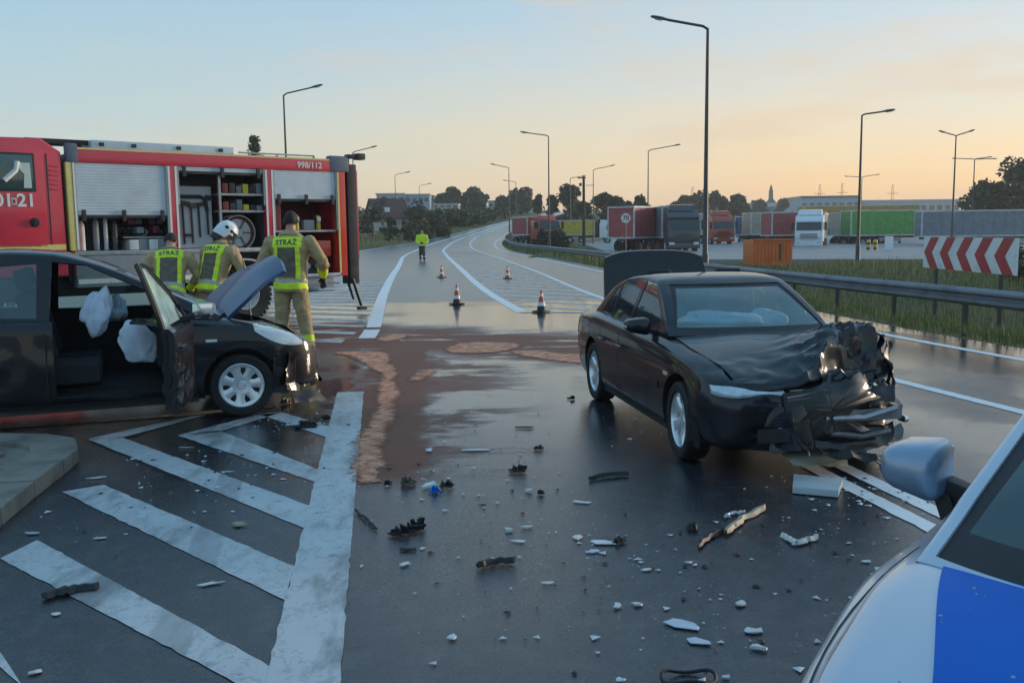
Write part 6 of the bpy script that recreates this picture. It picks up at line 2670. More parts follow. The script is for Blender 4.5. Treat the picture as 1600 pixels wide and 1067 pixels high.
# tail: upright, ladder tubes and the swung-down prop
ep('tail_upright', [((-.34, -.40, .62), (-.12, -.08, 3.05))], PLASTIC, eng, .02)
ep('tail_panel', [((-.50, -1.2, 1.1), (-.36, -.30, 2.95))], RED, eng, .03)
ep('tail_lamp_bracket', [((-.42, -.14, 3.16), (-.10, .02, 3.24)), ((-.16, -.10, 3.02), (-.13, -.04, 3.2))], PLASTIC, eng, .02)
ep('work_lamp', [((-.50, -.16, 3.14), (-.30, .04, 3.27))], PLASTIC, eng, .03)
ep('tail_lamp', [((-.30, -.36, .74), (-.10, -.04, .98))], PLASTIC, eng, .02)
mb = MB()
mb.tube([(-.16, -.10, .80), (-.34, -.04, .16)], .035, 8)
mb.tube([(-.06, -.16, .80), (-.22, -.14, .30)], .03, 8)
mb.box((-.35, -.04, .11), (.16, .14, .06))
mb.build('prop_leg', PLASTIC, eng)
# roof load
ep('roof_ladder_rail', [((3.9, -.62, 3.22), (5.72, -.56, 3.30)), ((3.9, -1.06, 3.22), (5.72, -1.0, 3.30))], PLASTIC, eng, 0)
for k in range(7):
    ep('ladder_rung', [((4.0 + k * .27, -1.0, 3.24), (4.04 + k * .27, -.62, 3.27))], PLASTIC, eng, 0)
ep('roof_locker', [((2.14, -.95, 3.07), (4.72, -.40, 3.30))], SHUT, eng, .02)
for u in (2.4, 3.2, 4.0, 4.55):
    ep('latch', [((u - .04, -.40, 3.20), (u + .04, -.38, 3.26))], PLASTIC, eng, 0)
ep('roof_rail', [((.5, -.30, 3.18), (2.1, -.27, 3.21)), ((.5, -.30, 3.06), (.53, -.27, 3.2)), ((1.3, -.30, 3.06), (1.33, -.27, 3.2))], STEEL, eng, 0)
# cab
sec = [(5.32, 1.0), (7.62, 1.0), (7.70, 1.5), (7.66, 2.0), (7.40, 2.95), (7.1, 3.22), (5.62, 3.25), (5.32, 3.04)]
mb = MB()
mb.prism([(u, -W_ + .04, z) for u, z in sec], (0, W_ - .06, 0))
cab = mb.build('cab', RED, eng, 30, .05, 3)
ep('gap_hose', [((5.235, -.5, .9), (5.30, -.10, 2.9))], PLASTIC, eng, .02)
for u in (5.48, 6.42):
    pass
ep('cab_pillar_groove', [((5.545, -.022, 1.5), (5.56, -.012, 3.0))], PLASTIC, cab, 0)
for k in range(6):
    ep('cab_vent_slat', [((5.38, -.022, 2.42 + k * .075), (5.52, -.008, 2.45 + k * .075))], RED, cab, .004)
dr = ep('crew_door', [((5.60, -.05, 1.48), (6.60, -.006, 3.06))], RED, eng, .02)
fr_ = ep('window_frame', [((5.735, -.02, 2.38), (6.52, .000, 3.00))], PLASTIC, dr, .02)
ep('window', [((5.77, -.015, 2.42), (6.48, .006, 2.965))], mat('crew_window_glass', (.035, .075, .078), .08, 0, .2, 3, coat=1), dr, .02)
mb = MB()
mb.tube([(6.20, .012, 2.55), (6.02, .012, 2.72), (5.99, .012, 2.86)], .04, 8)
mb.build('seat_belt', WHITE, dr)
mb = MB()
mb.prism([(5.92, .006, 2.44), (5.80, .006, 2.44), (5.81, .006, 2.84), (5.96, .006, 2.84), (5.97, .006, 2.74), (5.90, .006, 2.66)], (0, .006, 0))
mb.build('window_sticker', mat('pale_sticker', (.50, .62, .56), .5, 0, .1, 8), dr)
mb = MB(Matrix.Translation((5.79, .0, 1.89)))
mb.lathe([(.001, .03), (.06, .03), (.075, .005), (.075, -.03)], 20)
mb.box((0, .035, 0), (.05, .02, .11))
mb.build('door_handle', PLASTIC, dr, 40)
ep('front_door', [((6.62, -.05, 1.30), (7.52, -.006, 2.95))], RED, eng, .02)
ep('cab_stripe', [((5.34, -.022, 1.44), (7.6, -.006, 1.53))], REFL_YELLOW, cab, 0)
ep('cab_step', [((5.6, -.3, .62), (6.6, -.03, .98)), ((5.34, -.3, 1.0), (5.6, -.03, 1.42))], DARKSTEEL, cab)
ep('windscreen', [((7.50, -W_ + .25, 2.02), (7.60, -.25, 2.85))], SCREEN, cab)
ep('bumper', [((7.62, -W_ + .02, .55), (7.85, -.02, 1.0))], WHITE, eng, .04)
ep('blue_light_bar', [((6.6, -W_ + .3, 3.26), (6.9, -.3, 3.42))], PBLUE, eng, .04)
for body_, u, size in (('21', 5.895, .285), ('01', 6.225, .285)):
    link('number', text_mesh(body_, size, WHITE, .002, .006), dr, (u, .002, 2.235), (R(90), 0, R(180)))
ep('emblem', [((6.035, -.006, 2.17), (6.115, .003, 2.28))], BOARD, dr, .01)
ep('emblem_centre', [((6.055, .003, 2.195), (6.095, .005, 2.255))], SIGN_RED, bpy.data.objects['emblem'] if 0 else dr, 0)
link('lettering', text_mesh('998/112', .165, REFL_WHITE, .002, .003), eng, (.77, .006, 2.985), (R(90), 0, R(180)))


# ================================================================== people
def remesh(mb, voxel, smooth_it=6):
    me = mb.mesh('body', [TAN, SKIN], 0)
    o = bpy.data.objects.new('tmp', me)
    COL.objects.link(o)
    m1 = o.modifiers.new('r', 'REMESH')
    m1.mode, m1.voxel_size = 'VOXEL', voxel
    m2 = o.modifiers.new('s', 'SMOOTH')
    m2.iterations, m2.factor = smooth_it, .5
    bpy.context.view_layer.update()
    out = bpy.data.meshes.new_from_object(o.evaluated_get(bpy.context.evaluated_depsgraph_get()))
    bpy.data.objects.remove(o)
    return out


def ball(mb, c, s, n=14, rot=None):
    rows = []
    for i in range(n + 1):
        a = -math.pi / 2 + math.pi * i / n
        row = []
        for j in range(n):
            b = 2 * math.pi * j / n
            p = Vector((math.cos(a) * math.cos(b) * s[0], math.cos(a) * math.sin(b) * s[1], math.sin(a) * s[2]))
            row.append(Vector(c) + (rot @ p if rot else p))
        rows.append(row)
    mb.grid(rows, closed=True)


def torso(mb, secs, frame):
    """secs: (height along spine, half width, half depth, forward shift)"""
    rows = []
    for h, a, b, f in secs:
        row = []
        for j in range(20):
            t = 2 * math.pi * j / 20
            c, s = math.cos(t), math.sin(t)
            row.append(frame(Vector((a * math.copysign(abs(c) ** .8, c), f + b * math.copysign(abs(s) ** .9, s), h))))
        rows.append(row)
    mb.grid(rows, closed=True)
    mb.add(rows[0], [tuple(range(20))])
    mb.add(rows[-1], [tuple(range(20))])


def limb(mb, pts, rs, n=12):
    P, Q = [], []
    for (a, b), (ra, rb) in zip(zip(pts, pts[1:]), zip(rs, rs[1:])):
        for i in range(5):
            t = i / 5
            P.append(Vector(a).lerp(Vector(b), t))
            Q.append(ra + (rb - ra) * t)
    P.append(Vector(pts[-1]))
    Q.append(rs[-1])
    mb.tube(P, Q, n)
    for p, r_ in zip(pts, rs):
        ball(mb, p, (r_, r_, r_), 10)


def hand(mb, wrist, direction, up_, s):
    """palm and five separate bent fingers"""
    d = Vector(direction).normalized()
    u = Vector(up_)
    x = d.cross(u).normalized() * s
    u = (x * s).cross(d).normalized()
    w0 = Vector(wrist)
    rot = Matrix((x, d, u)).transposed()
    ball(mb, w0 + d * .05, (.045, .06, .022), 10, rot)
    for k, (off, ln) in enumerate(((-.034, .075), (-.011, .088), (.012, .083), (.034, .066))):
        b = w0 + d * .09 + x * off
        limb(mb, [b, b + d * ln * .45 - u * .012, b + d * ln * .75 - u * .038, b + d * ln * .85 - u * .062], [.0105, .010, .0095, .0085], 7)
    b = w0 + d * .03 - x * .035
    limb(mb, [b, b - x * .035 + d * .03 - u * .01, b - x * .045 + d * .062 - u * .02], [.013, .0115, .010], 7)


BACKP = mat('grey_brown_back_panel', (.15, .125, .095), .9, 0, .3, 14, bump=.4, bscale=20)


def person(label, loc, rotz, lean=0, scale=1.0, arms=None, legs=None, head_turn=0, head_pitch=0, hat='hair', voxel=.0135, vest=False, writing=True, skin_hands=False, group='firefighters at the crash'):
    t = thing('person', label, 'person', loc, rotz, group, scale)
    L_ = Matrix.Translation((0, 0, .93)) @ Matrix.Rotation(R(-lean), 4, 'X') @ Matrix.Translation((0, 0, -.93))

    def fr(p):
        return L_ @ Vector(p)
    mb = MB()
    secs = [(.84, .195, .150, 0), (.92, .205, .155, 0), (1.05, .20, .15, 0), (1.18, .205, .15, .0), (1.32, .225, .155, .0), (1.42, .235, .15, -.005), (1.50, .215, .125, -.008), (1.55, .15, .09, -.005), (1.59, .08, .07, .005)]
    torso(mb, secs, fr)
    # legs in loose trousers
    lg = legs or [((-.10, 0, .90), (-.13, .03, .50), (-.15, 0, .12)), ((.10, 0, .90), (.13, .03, .50), (.15, 0, .12))]
    for hip, knee, ank in lg:
        limb(mb, [hip, knee, ank], [.115, .092, .082])
        a = Vector(ank)
        limb(mb, [a + Vector((0, -.02, -.03)), a + Vector((0, .05, -.065)), a + Vector((.0, .15, -.075))], [.062, .052, .042], 10)
        ball(mb, a + Vector((0, -.045, -.075)), (.05, .05, .042), 10)
    am = arms or [((-.24, 0, 1.47), (-.36, -.02, 1.22), (-.30, .16, 1.02)), ((.24, 0, 1.47), (.36, -.02, 1.22), (.30, .16, 1.02))]
    for i, (sh, el, wr) in enumerate(am):
        s_, e_, w_2 = fr(sh), fr(el), fr(wr)
        limb(mb, [s_, e_, w_2], [.088, .068, .052])
        d = (w_2 - e_).normalized()
        hand(mb, w_2 + d * .03, d, Vector((0, -.3, 1)) if abs(d.z) < .8 else Vector((0, -1, .2)), 1 if i else -1)
    # neck and head
    hc = fr((0, .035, 1.725))
    limb(mb, [fr((0, 0, 1.54)), fr((0, .02, 1.64))], [.072, .062])
    hr = Matrix.Rotation(R(head_turn), 3, 'Z') @ Matrix.Rotation(R(-head_pitch - lean), 3, 'X')
    ball(mb, hc + hr @ Vector((0, -.01, .02)), (.077, .095, .098), 14, hr)
    ball(mb, hc + hr @ Vector((0, .022, -.05)), (.060, .072, .068), 12, hr)
    ball(mb, hc + hr @ Vector((0, .098, -.025)), (.013, .022, .026), 8, hr)
    for s in (-1, 1):
        ball(mb, hc + hr @ Vector((s * .080, -.01, -.01)), (.012, .026, .034), 8, hr)
    me = remesh(mb, voxel, 4)
    so = Vector(loc) * 3
    vn_ = [v.normal.copy() for v in me.vertices]
    vc_ = [v.co.copy() for v in me.vertices]      # creases of heavy cloth
    flat = []
    for c_, n_ in zip(vc_, vn_):
        if c_.z < 1.52:
            c_ = c_ + n_ * ((abs(noise.noise(c_ * 9 + so)) - .25) * .022)
        flat += c_[:]
    me.vertices.foreach_set('co', flat)
    me.update()
    inv = L_.inverted()

    def loc_(c):
        return inv @ c if c.z > .8 else c
    mats = [TAN, SKIN, PLASTIC, HIVIS, DARKSTEEL, GREYBOX]
    me.materials.clear()
    for m_ in mats:
        me.materials.append(m_)
    wr_ = [(fr(a[2]), (fr(a[2]) - fr(a[1])).normalized()) for a in am]
    for p in me.polygons:
        c = p.center
        q = loc_(c)
        mi = 0
        if (c - hc).length < .16 or (q.z > 1.575 and abs(q.x) < .1):
            mi = 1
        elif c.z < .16:
            mi = 2
        elif any((c - w0).dot(d) > .015 and (c - w0).length < .26 for w0, d in wr_):
            mi = 1 if skin_hands else 2
        elif vest and q.z > .86:
            mi = 3
        elif vest:
            mi = 4
        p.material_index = mi
    me.polygons.foreach_set('use_smooth', [True] * len(me.polygons))
    body = link('body', me, t)

    nv, nf = len(me.vertices), len(me.polygons)
    V = np.empty(nv * 3)
    me.vertices.foreach_get('co', V)
    V = V.reshape(-1, 3)
    VN = np.empty(nv * 3)
    me.vertices.foreach_get('normal', VN)
    VN = VN.reshape(-1, 3)
    FC = np.empty(nf * 3)
    me.polygons.foreach_get('center', FC)
    FC = FC.reshape(-1, 3)
    im = np.array(inv)
    FQ = FC @ im[:3, :3].T + im[:3, 3]
    FQ[FC[:, 2] <= .8] = FC[FC[:, 2] <= .8]
    FV = [tuple(p_.vertices) for p_ in me.polygons]
    hri = np.array(hr.inverted())
    FH = (FC - np.array(hc)) @ hri.T          # in the head's own frame

    class Q:
        x, y, z = FQ[:, 0], FQ[:, 1], FQ[:, 2]
    near = np.linalg.norm(FH, axis=1) < .16

    def shell(name, mask, m, off=.006):
        idx = np.nonzero(mask)[0]
        if not len(idx):
            return None
        vm, vs, fs = {}, [], []
        for k in idx:
            ids = []
            for vi in FV[k]:
                if vi not in vm:
                    vm[vi] = len(vs)
                    vs.append(V[vi] + VN[vi] * off)
                ids.append(vm[vi])
            fs.append(ids)
        m2 = bpy.data.meshes.new(name)
        m2.from_pydata([tuple(v) for v in vs], [], fs)
        m2.materials.append(m)
        m2.polygons.foreach_set('use_smooth', [True] * len(fs))
        return link(name, m2, t)
    tors = (np.abs(Q.x) < .245) & (Q.z < 1.57)
    shell('hem_stripe', tors & (Q.z > .875) & (Q.z < .955), HIVIS)
    shell('hem_tape', tors & (Q.z > .957) & (Q.z < 1.0), HIVIS_SILVER, .007)
    shell('shoulder_panel', (Q.z > 1.385) & (Q.z < 1.515) & (np.abs(Q.x) < .185) & (Q.y < -.02), HIVIS)
    for s in (-1, 1):
        shell('side_stripe', (Q.z > 1.0) & (Q.z < 1.384) & (s * Q.x > .115) & (s * Q.x < .165) & (np.abs(Q.y) > .06), HIVIS)
    if not vest:
        shell('back_panel', (Q.z > 1.02) & (Q.z < 1.384) & (np.abs(Q.x) < .112) & (Q.y < -.05), BACKP, .004)
    for k, (w0, d) in enumerate(wr_):
        al = (FC - np.array(w0)) @ np.array(d)
        pr = np.linalg.norm(FC - np.array(w0) - al[:, None] * np.array(d), axis=1)
        shell('cuff', (al > -.15) & (al < -.02) & (pr < .09), HIVIS)
    for hip, knee, ank in lg:
        shell('ankle_stripe', (FC[:, 2] > ank[2] + .10) & (FC[:, 2] < ank[2] + .19) & (np.abs(FC[:, 0] - ank[0]) < .12), HIVIS if not vest else HIVIS_SILVER)
    shell('collar', (Q.z > 1.545) & (Q.z < 1.60) & (np.abs(Q.x) < .12), TAN, .014)
    if writing:
        bv = bvh_of(me)
        for txt, z, sz in (('STRAŻ', 1.448, .085),):
            tm = text_mesh(txt, sz, CAB_DARK, .0005, .003, 1.1)
            for v in tm.vertices:
                x, zz = v.co.x, z + v.co.y
                h = bv.ray_cast(fr((x, -1, zz)), (L_.to_3x3() @ Vector((0, 1, 0))))
                y = inv @ h[0] if h[0] else Vector((0, -.13, 0))
                v.co = fr((x, y.y - .010 + v.co.z, zz))
            link('lettering', tm, t)
    if hat == 'hair':
        shell('hair', near & (FH[:, 2] > -.05 * (FH[:, 1] < -.02)) & (FH[:, 1] < .055), HAIR, .010)
    elif hat == 'cap':
        shell('cap', near & (FH[:, 2] > .025), PLASTIC, .012)
        mb = MB()
        mb.slab([[hc + hr @ Vector((x, .085 + .0 * x, .035)) for x in (-.065, -.03, .03, .065)], [hc + hr @ Vector((x, .155 - 4 * x * x, .02)) for x in (-.05, -.025, .025, .05)]], (0, 0, -.008))
        mb.build('cap_peak', PLASTIC, t)
    elif hat == 'helmet':
        mb = MB()
        rows = []
        for i in range(10):
            a = math.pi / 2 * i / 9
            row = []
            for j in range(24):
                b = 2 * math.pi * j / 24
                low = -.055 if math.sin(b) < .2 else .02
                z = low + (.175 - low) * math.sin(a)
                rr_ = math.cos(a) ** .62 if i < 9 else 0
                row.append(hc + hr @ Vector((.128 * rr_ * math.cos(b), -.01 + .155 * rr_ * math.sin(b), z)))
            rows.append(row)
        mb.slab([r_ + [r_[0]] for r_ in rows], (0, 0, -.006))
        hl = mb.build('helmet', WHITE, t, 50)
        mb = MB()
        mb.tube([hc + hr @ Vector((0, .14 * math.cos(a), .045 + .138 * math.sin(a))) for a in [math.pi * (.08 + .84 * i / 10) for i in range(11)]], .016, 8)
        mb.build('helmet_crest', WHITE, hl)
        for s in (-1, 1):
            mb = MB()
            for k in range(2):
                ball(mb, hc + hr @ Vector((s * .112, .04 - .085 * k, .065 + .02 * k)), (.018, .03, .022), 8, hr)
            mb.build('helmet_badge', PLASTIC, hl)
        mb = MB()
        mb.slab([[hc + hr @ Vector((.125 * math.cos(b), -.01 + .15 * math.sin(b), z)) for b in [R(200 + 140 * k / 10) for k in range(11)]] for z in (-.05, -.13)], (0, 0, -.005))
        mb.build('neck_shroud', PLASTIC, hl)
        mb = MB()
        mb.slab([[hc + hr @ Vector((.122 * math.cos(b), .0 + .152 * math.sin(b), z)) for b in [R(25 + 130 * k / 10) for k in range(11)]] for z in (.075, -.015)], (0, 0, -.004))
        mb.build('visor', mat('dark_visor', (.03, .035, .03), .12, 0, .1, 4, coat=1), hl)
    for s in (-1, 1):
        mb = MB()
        ball(mb, hc + hr @ Vector((s * .032, .074, .004)), (.011, .011, .008), 8)
        mb.build('eye', PLASTIC, t)
    return t


person('firefighter in a tan suit standing with his back turned beside the raised bonnet', (-2.92, 12.30, 0), R(-8), 4, 1.06,
       [((-.25, 0, 1.46), (-.40, .03, 1.20), (-.29, .20, 1.08)), ((.25, 0, 1.46), (.40, .06, 1.22), (.33, .25, 1.05))],
       [((-.10, 0, .90), (-.14, .02, .50), (-.16, -.02, .12)), ((.10, 0, .90), (.14, .05, .50), (.20, .02, .12))], 12, 12, 'hair', writing=True)
person('firefighter in a white helmet bending behind the raised bonnet', (-4.12, 12.75, 0), R(-28), 20, 1.0,
       [((-.24, 0, 1.46), (-.34, .10, 1.22), (-.22, .36, 1.16)), ((.24, 0, 1.46), (.36, .12, 1.24), (.24, .38, 1.2))], None, -35, 14, 'helmet')
person('bareheaded firefighter bending down at the left of the white helmeted one', (-4.62, 12.55, 0), R(12), 27, .97,
       [((-.24, 0, 1.46), (-.34, .12, 1.2), (-.2, .36, 1.1)), ((.24, 0, 1.46), (.36, .12, 1.22), (.22, .36, 1.12))], None, -20, 22, 'hair')
person('distant person in a yellow jacket and dark trousers walking on the middle lane', (-5.19, 54.6, 0), R(180), 0, 1.0,
       [((-.25, 0, 1.46), (-.33, .02, 1.18), (-.25, .12, .98)), ((.25, 0, 1.46), (.33, .02, 1.18), (.22, .16, 1.02))],
       [((-.09, 0, .90), (-.11, .07, .50), (-.11, .0, .12)), ((.09, 0, .90), (.11, .02, .50), (.12, -.12, .14))], 0, 0, 'hair', .03, True, False)


# ================================================================== what the crash left on the road
SHARD_W = mat('white_lamp_plastic', (.62, .64, .66), .3, 0, .12, 20, coat=.4)
SHARD_B = mat('pale_blue_plastic', (.46, .54, .64), .3, 0, .12, 20, coat=.4)
SHARD_K = mat('matt_black_plastic', (.016, .016, .018), .6, 0, .3, 30)
SHARD_T = mat('beige_trim_plastic', (.36, .30, .22), .6, 0, .25, 12)
WETSAND = mat('wet_sorbent', (.16, .062, .036), .75, 0, .35, 7, bump=.5, bscale=40)
g = NG('pale_sorbent_powder')
att = g.N.new('ShaderNodeAttribute')
att.attribute_name = 'cover'
cov = att.outputs['Fac']
c = g.mix(g.ramp(g.noise(7, 6, .7), .35, .65), (.44, .155, .08), (.82, .38, .24))
c = g.mix(g.ramp(g.math('ADD', cov, g.math('MULTIPLY_ADD', g.noise(30, 4), .8, -.4)), .15, .6), (.36, .16, .105), c)
g.col(c)
g.rough(.95)
g.bump(g.noise(90, 4, .7), .35, .004)
al = g.math('ADD', cov, g.math('MULTIPLY_ADD', g.noise(8, 8, .9), 4.0, -2.05))
tr = g.N.new('ShaderNodeBsdfTransparent')
mx = g.N.new('ShaderNodeMixShader')
g.L.new(g.ramp(al, .10, .60), mx.inputs[0])
g.L.new(tr.outputs[0], mx.inputs[1])
g.L.new(g.b.outputs[0], mx.inputs[2])
g.L.new(mx.outputs[0], g.N['Material Output'].inputs[0])
DRYSAND = g.m


def poly_smooth(P, n=8):
    out = []
    k = len(P)
    for i in range(k):
        p0, p1, p2, p3 = P[i - 1], P[i], P[(i + 1) % k], P[(i + 2) % k]
        for j in range(n):
            t = j / n
            out.append(.5 * ((2 * p1) + (p2 - p0) * t + (2 * p0 - 5 * p1 + 4 * p2 - p3) * t * t + (3 * p1 - p0 - 3 * p2 + p3) * t ** 3))
    return out


def heap(name, label, pxs, m, h, seed, jag=.05, cat='spill', hole=0.0):
    """loose powder lying on the road: ragged outline, low rough top, made of small cells"""
    P = poly_smooth([at(*p) for p in pxs], 9)
    area = sum(a.x * b.y - a.y * b.x for a, b in zip(P, P[1:] + P[:1]))
    orient = 1 if area > 0 else -1
    so = Vector((seed, seed * 2, 0))
    P = [p + ((P[(i + 3) % len(P)] - P[i - 3]).cross(Vector((0, 0, 1))).normalized() * .07 * orient) for i, p in enumerate(P)]
    P = [p + Vector((noise.noise(p * 9 + so), noise.noise(p * 9 - so), 0)) * jag * 1.3 + Vector((noise.noise(p * 26 + so), noise.noise(p * 23 - so), 0)) * jag * .5 for p in P]
    x0, x1 = min(p.x for p in P), max(p.x for p in P)
    y0, y1 = min(p.y for p in P), max(p.y for p in P)
    st = max(.016, math.sqrt((x1 - x0) * (y1 - y0) / 26000))

    def inside(x, y):
        c = False
        for a, b in zip(P, P[1:] + P[:1]):
            if (a.y > y) != (b.y > y) and x < (b.x - a.x) * (y - a.y) / (b.y - a.y) + a.x:
                c = not c
        return c
    nx, ny = int((x1 - x0) / st) + 3, int((y1 - y0) / st) + 3
    ins = [[inside(x0 + (i - 1) * st, y0 + (j - 1) * st) for j in range(ny)] for i in range(nx)]
    ids, vs, fs, cv = {}, [], [], []
    I = np.array(ins, float)
    K = max(3, int(.15 / st))
    for ax in (0, 1):
        acc = np.zeros_like(I)
        for d_ in range(-K, K + 1):
            acc += np.roll(I, d_, ax)
        I = acc / (2 * K + 1)

    def vid(i, j):
        if (i, j) not in ids:
            x, y = x0 + (i - 1) * st, y0 + (j - 1) * st
            q = Vector((x, y, 0))
            full = float(I[i, j])
            cv.append(max(0, (full - .50) * 1.75))
            z = .0065 + (h * (.35 + .9 * abs(noise.noise(q * 7 + so)) + .5 * noise.noise(q * 22)) * max(0, full - .35) if full > .35 else 0)
            x += st * .45 * noise.noise(q * 31 + so)
            y += st * .45 * noise.noise(q * 29 - so)
            ids[(i, j)] = len(vs)
            vs.append((x, y, z))
        return ids[(i, j)]
    for i in range(nx - 1):
        for j in range(ny - 1):
            if ins[i][j] and ins[i + 1][j] and ins[i][j + 1] and ins[i + 1][j + 1]:
                q = Vector((x0 + i * st, y0 + j * st, seed))
                if hole and noise.noise(q * 4.5) + .5 * noise.noise(q * 14) > .42 - hole:
                    continue
                fs.append((vid(i, j), vid(i + 1, j), vid(i + 1, j + 1), vid(i, j + 1)))
    me = bpy.data.meshes.new(name)
    me.from_pydata(vs, [], fs)
    me.materials.append(m)
    me.attributes.new('cover', 'FLOAT', 'POINT').data.foreach_set('value', cv)
    me.polygons.foreach_set('use_smooth', [True] * len(fs))
    o = tag(link(name, me), label, cat)
    return kind(o, 'stuff')


heap('dry_sorbent', 'long pale tongue of sorbent powder lying over the broad white line', [(549, 752), (552, 735), (556, 700), (568, 676), (583, 655), (592, 628), (594, 604), (600, 585), (580, 575), (568, 566), (545, 556), (520, 552), (560, 549), (605, 553), (606, 568), (618, 577), (616, 596), (622, 616), (613, 632), (618, 648), (604, 668), (598, 690), (596, 708), (604, 724), (590, 738), (590, 752), (570, 757)], DRYSAND, .0015, 7, .05, hole=0)
heap('dry_sorbent', 'pale sorbent streak in the middle of the swept band', [(700, 544), (724, 536), (770, 535), (812, 538), (800, 546), (770, 551), (730, 552), (704, 552)], DRYSAND, .0015, 9, .06, hole=0)
heap('dry_sorbent', 'pale sorbent streak running towards the rear of the sedan', [(800, 549), (840, 548), (880, 553), (935, 556), (940, 568), (890, 566), (850, 561), (815, 556)], DRYSAND, .0015, 11, .08, hole=0)
heap('dry_sorbent', 'small pale sorbent wisp right of the long tongue', [(640, 592), (660, 580), (680, 577), (668, 588), (650, 597)], DRYSAND, .0015, 13, .04, hole=0)
heap('dry_sorbent', 'thin pale sorbent streaks near the fire engine tail', [(588, 530), (620, 523), (640, 523), (630, 529), (604, 534)], DRYSAND, .0015, 15, .07, hole=0)


def chunk_mesh(l_, wd, h, seed, n=9, curl=0.0):
    n = 6 + seed % 3
    """broken plate: ragged polygon outline with thickness, slightly bent"""
    r_ = random.Random(seed)
    out = []
    for i in range(n):
        a = 2 * math.pi * i / n + r_.uniform(-.2, .2)
        k = r_.uniform(.45, 1.15)
        x, y = math.cos(a), math.sin(a)
        out.append((x * l_ / 2 * k, y * wd / 2 * k))
    mb = MB()
    bot, top = [], []
    for x, y in out:
        z = curl * (x / l_ * 2) ** 2 + r_.uniform(0, .3) * h
        bot.append((x, y, z))
        top.append((x * .97, y * .95, z + h * r_.uniform(.25, .8)))
    mb.add(bot + top, [tuple(range(n))[::-1]] + [(i, (i + 1) % n, n + (i + 1) % n, n + i) for i in range(n)])
    ct = len(mb.v)
    mb.add(top + [(0, 0, sum(p[2] for p in top) / n + h * .1)], [(i, (i + 1) % n, n) for i in range(n)])
    return mb


def bracket_mesh(l_, wd, h, seed):
    """snapped-off mounting: a few thin webs, a rim and a peg"""
    r_ = random.Random(seed)
    mb = MB()
    mb.box((0, 0, h * .18), (l_ * .9, wd * .8, h * .16), 0, Matrix.Rotation(r_.uniform(-.15, .15), 3, 'X'))
    for k in range(4):
        a = r_.uniform(-.5, .5)
        mb.box((r_.uniform(-.35, .35) * l_, r_.uniform(-.3, .3) * wd, h * r_.uniform(.35, .6)), (l_ * r_.uniform(.15, .6), .008, h * r_.uniform(.5, .9)), 0, Matrix.Rotation(a + (math.pi / 2 if k % 2 else 0), 3, 'Z') @ Matrix.Rotation(r_.uniform(-.4, .4), 3, 'X'))
    x, y = r_.uniform(-.3, .3) * l_, r_.uniform(-.2, .2) * wd
    mb.tube([(x, y, h * .2), (x + r_.uniform(-.02, .02), y, h)], [h * .22, h * .16], 8)
    mb.tube([(-l_ * .5, wd * .2, h * .2), (l_ * .1, wd * .45, h * .4), (l_ * .52, wd * .1, h * .25)], h * .09, 6)
    return mb


def debris(px, py, l_, wd, h, ang, m, label, cat='debris', name='debris', seed=None, curl=0.0):
    p = at(px, py)
    mb = bracket_mesh(l_ * .8, wd * .8, h * .7, seed) if h >= .04 and m is not SHARD_W else chunk_mesh(l_, wd, h * .6, seed or int(px * 7 + py), 9, curl)
    o = mb.build(name, m, None, 12)
    o.location = (p.x, p.y, .006)
    o.rotation_euler = (0, 0, R(ang))
    return tag(o, label, cat, None)


def strip_debris(px0, py0, px1, py1, wd, h, m, label, seed, name='trim_strip', bend=.03):
    a, b = at(px0, py0), at(px1, py1)
    r_ = random.Random(seed)
    mb = MB()
    rows = []
    d = (b - a)
    n_ = Vector((-d.y, d.x, 0)).normalized()
    for i in range(13):
        t = i / 12
        w2 = wd / 2 * (1 if 0 < i < 12 else .35) * r_.uniform(.8, 1.15)
        c = a.lerp(b, t) - a + n_ * bend * math.sin(math.pi * t) + n_ * r_.uniform(-.006, .006)
        z = r_.uniform(0, .01)
        rows.append([c - n_ * w2 + Vector((0, 0, z)), c - n_ * w2 * .5 + Vector((0, 0, z + h)), c + n_ * w2 * .5 + Vector((0, 0, z + h * .8)), c + n_ * w2 + Vector((0, 0, z))])
    mb.slab(rows, (0, 0, -.004))
    o = mb.build(name, m, None, 25)
    o.location = (a.x, a.y, .011)
    return tag(o, label, 'debris')


strip_debris(66, 938, 155, 920, .075, .02, SHARD_K, 'black trim strip lying across the nearest chevron bar', 1)
strip_debris(745, 890, 806, 880, .05, .022, SHARD_K, 'black broken strip in the middle of the lane in front', 2)
strip_debris(920, 752, 981, 744, .05, .02, SHARD_K, 'black strip on the wet road left of the sedan front wheel', 3)
strip_debris(1090, 858, 1150, 826, .03, .015, SHARD_K, 'dark pointed end of the broken beige trim', 4)
strip_debris(1135, 838, 1196, 797, .045, .022, SHARD_T, 'beige splintered trim strip in front of the sedan', 5)
strip_debris(1132, 812, 1165, 804, .02, .01, SHARD_W, 'thin white splinter above the beige trim strip', 6)
strip_debris(556, 800, 590, 830, .02, .008, SHARD_K, 'thin dark rubber strip right of the broad white line', 7, bend=.0)
strip_debris(1222, 840, 1244, 854, .03, .02, SHARD_W, 'left arm of the white curved lamp frame in front of the sedan', 8, 'lamp_frame', .0)
strip_debris(1240, 853, 1276, 843, .03, .02, SHARD_W, 'right arm of the white curved lamp frame in front of the sedan', 9, 'lamp_frame', -.01)
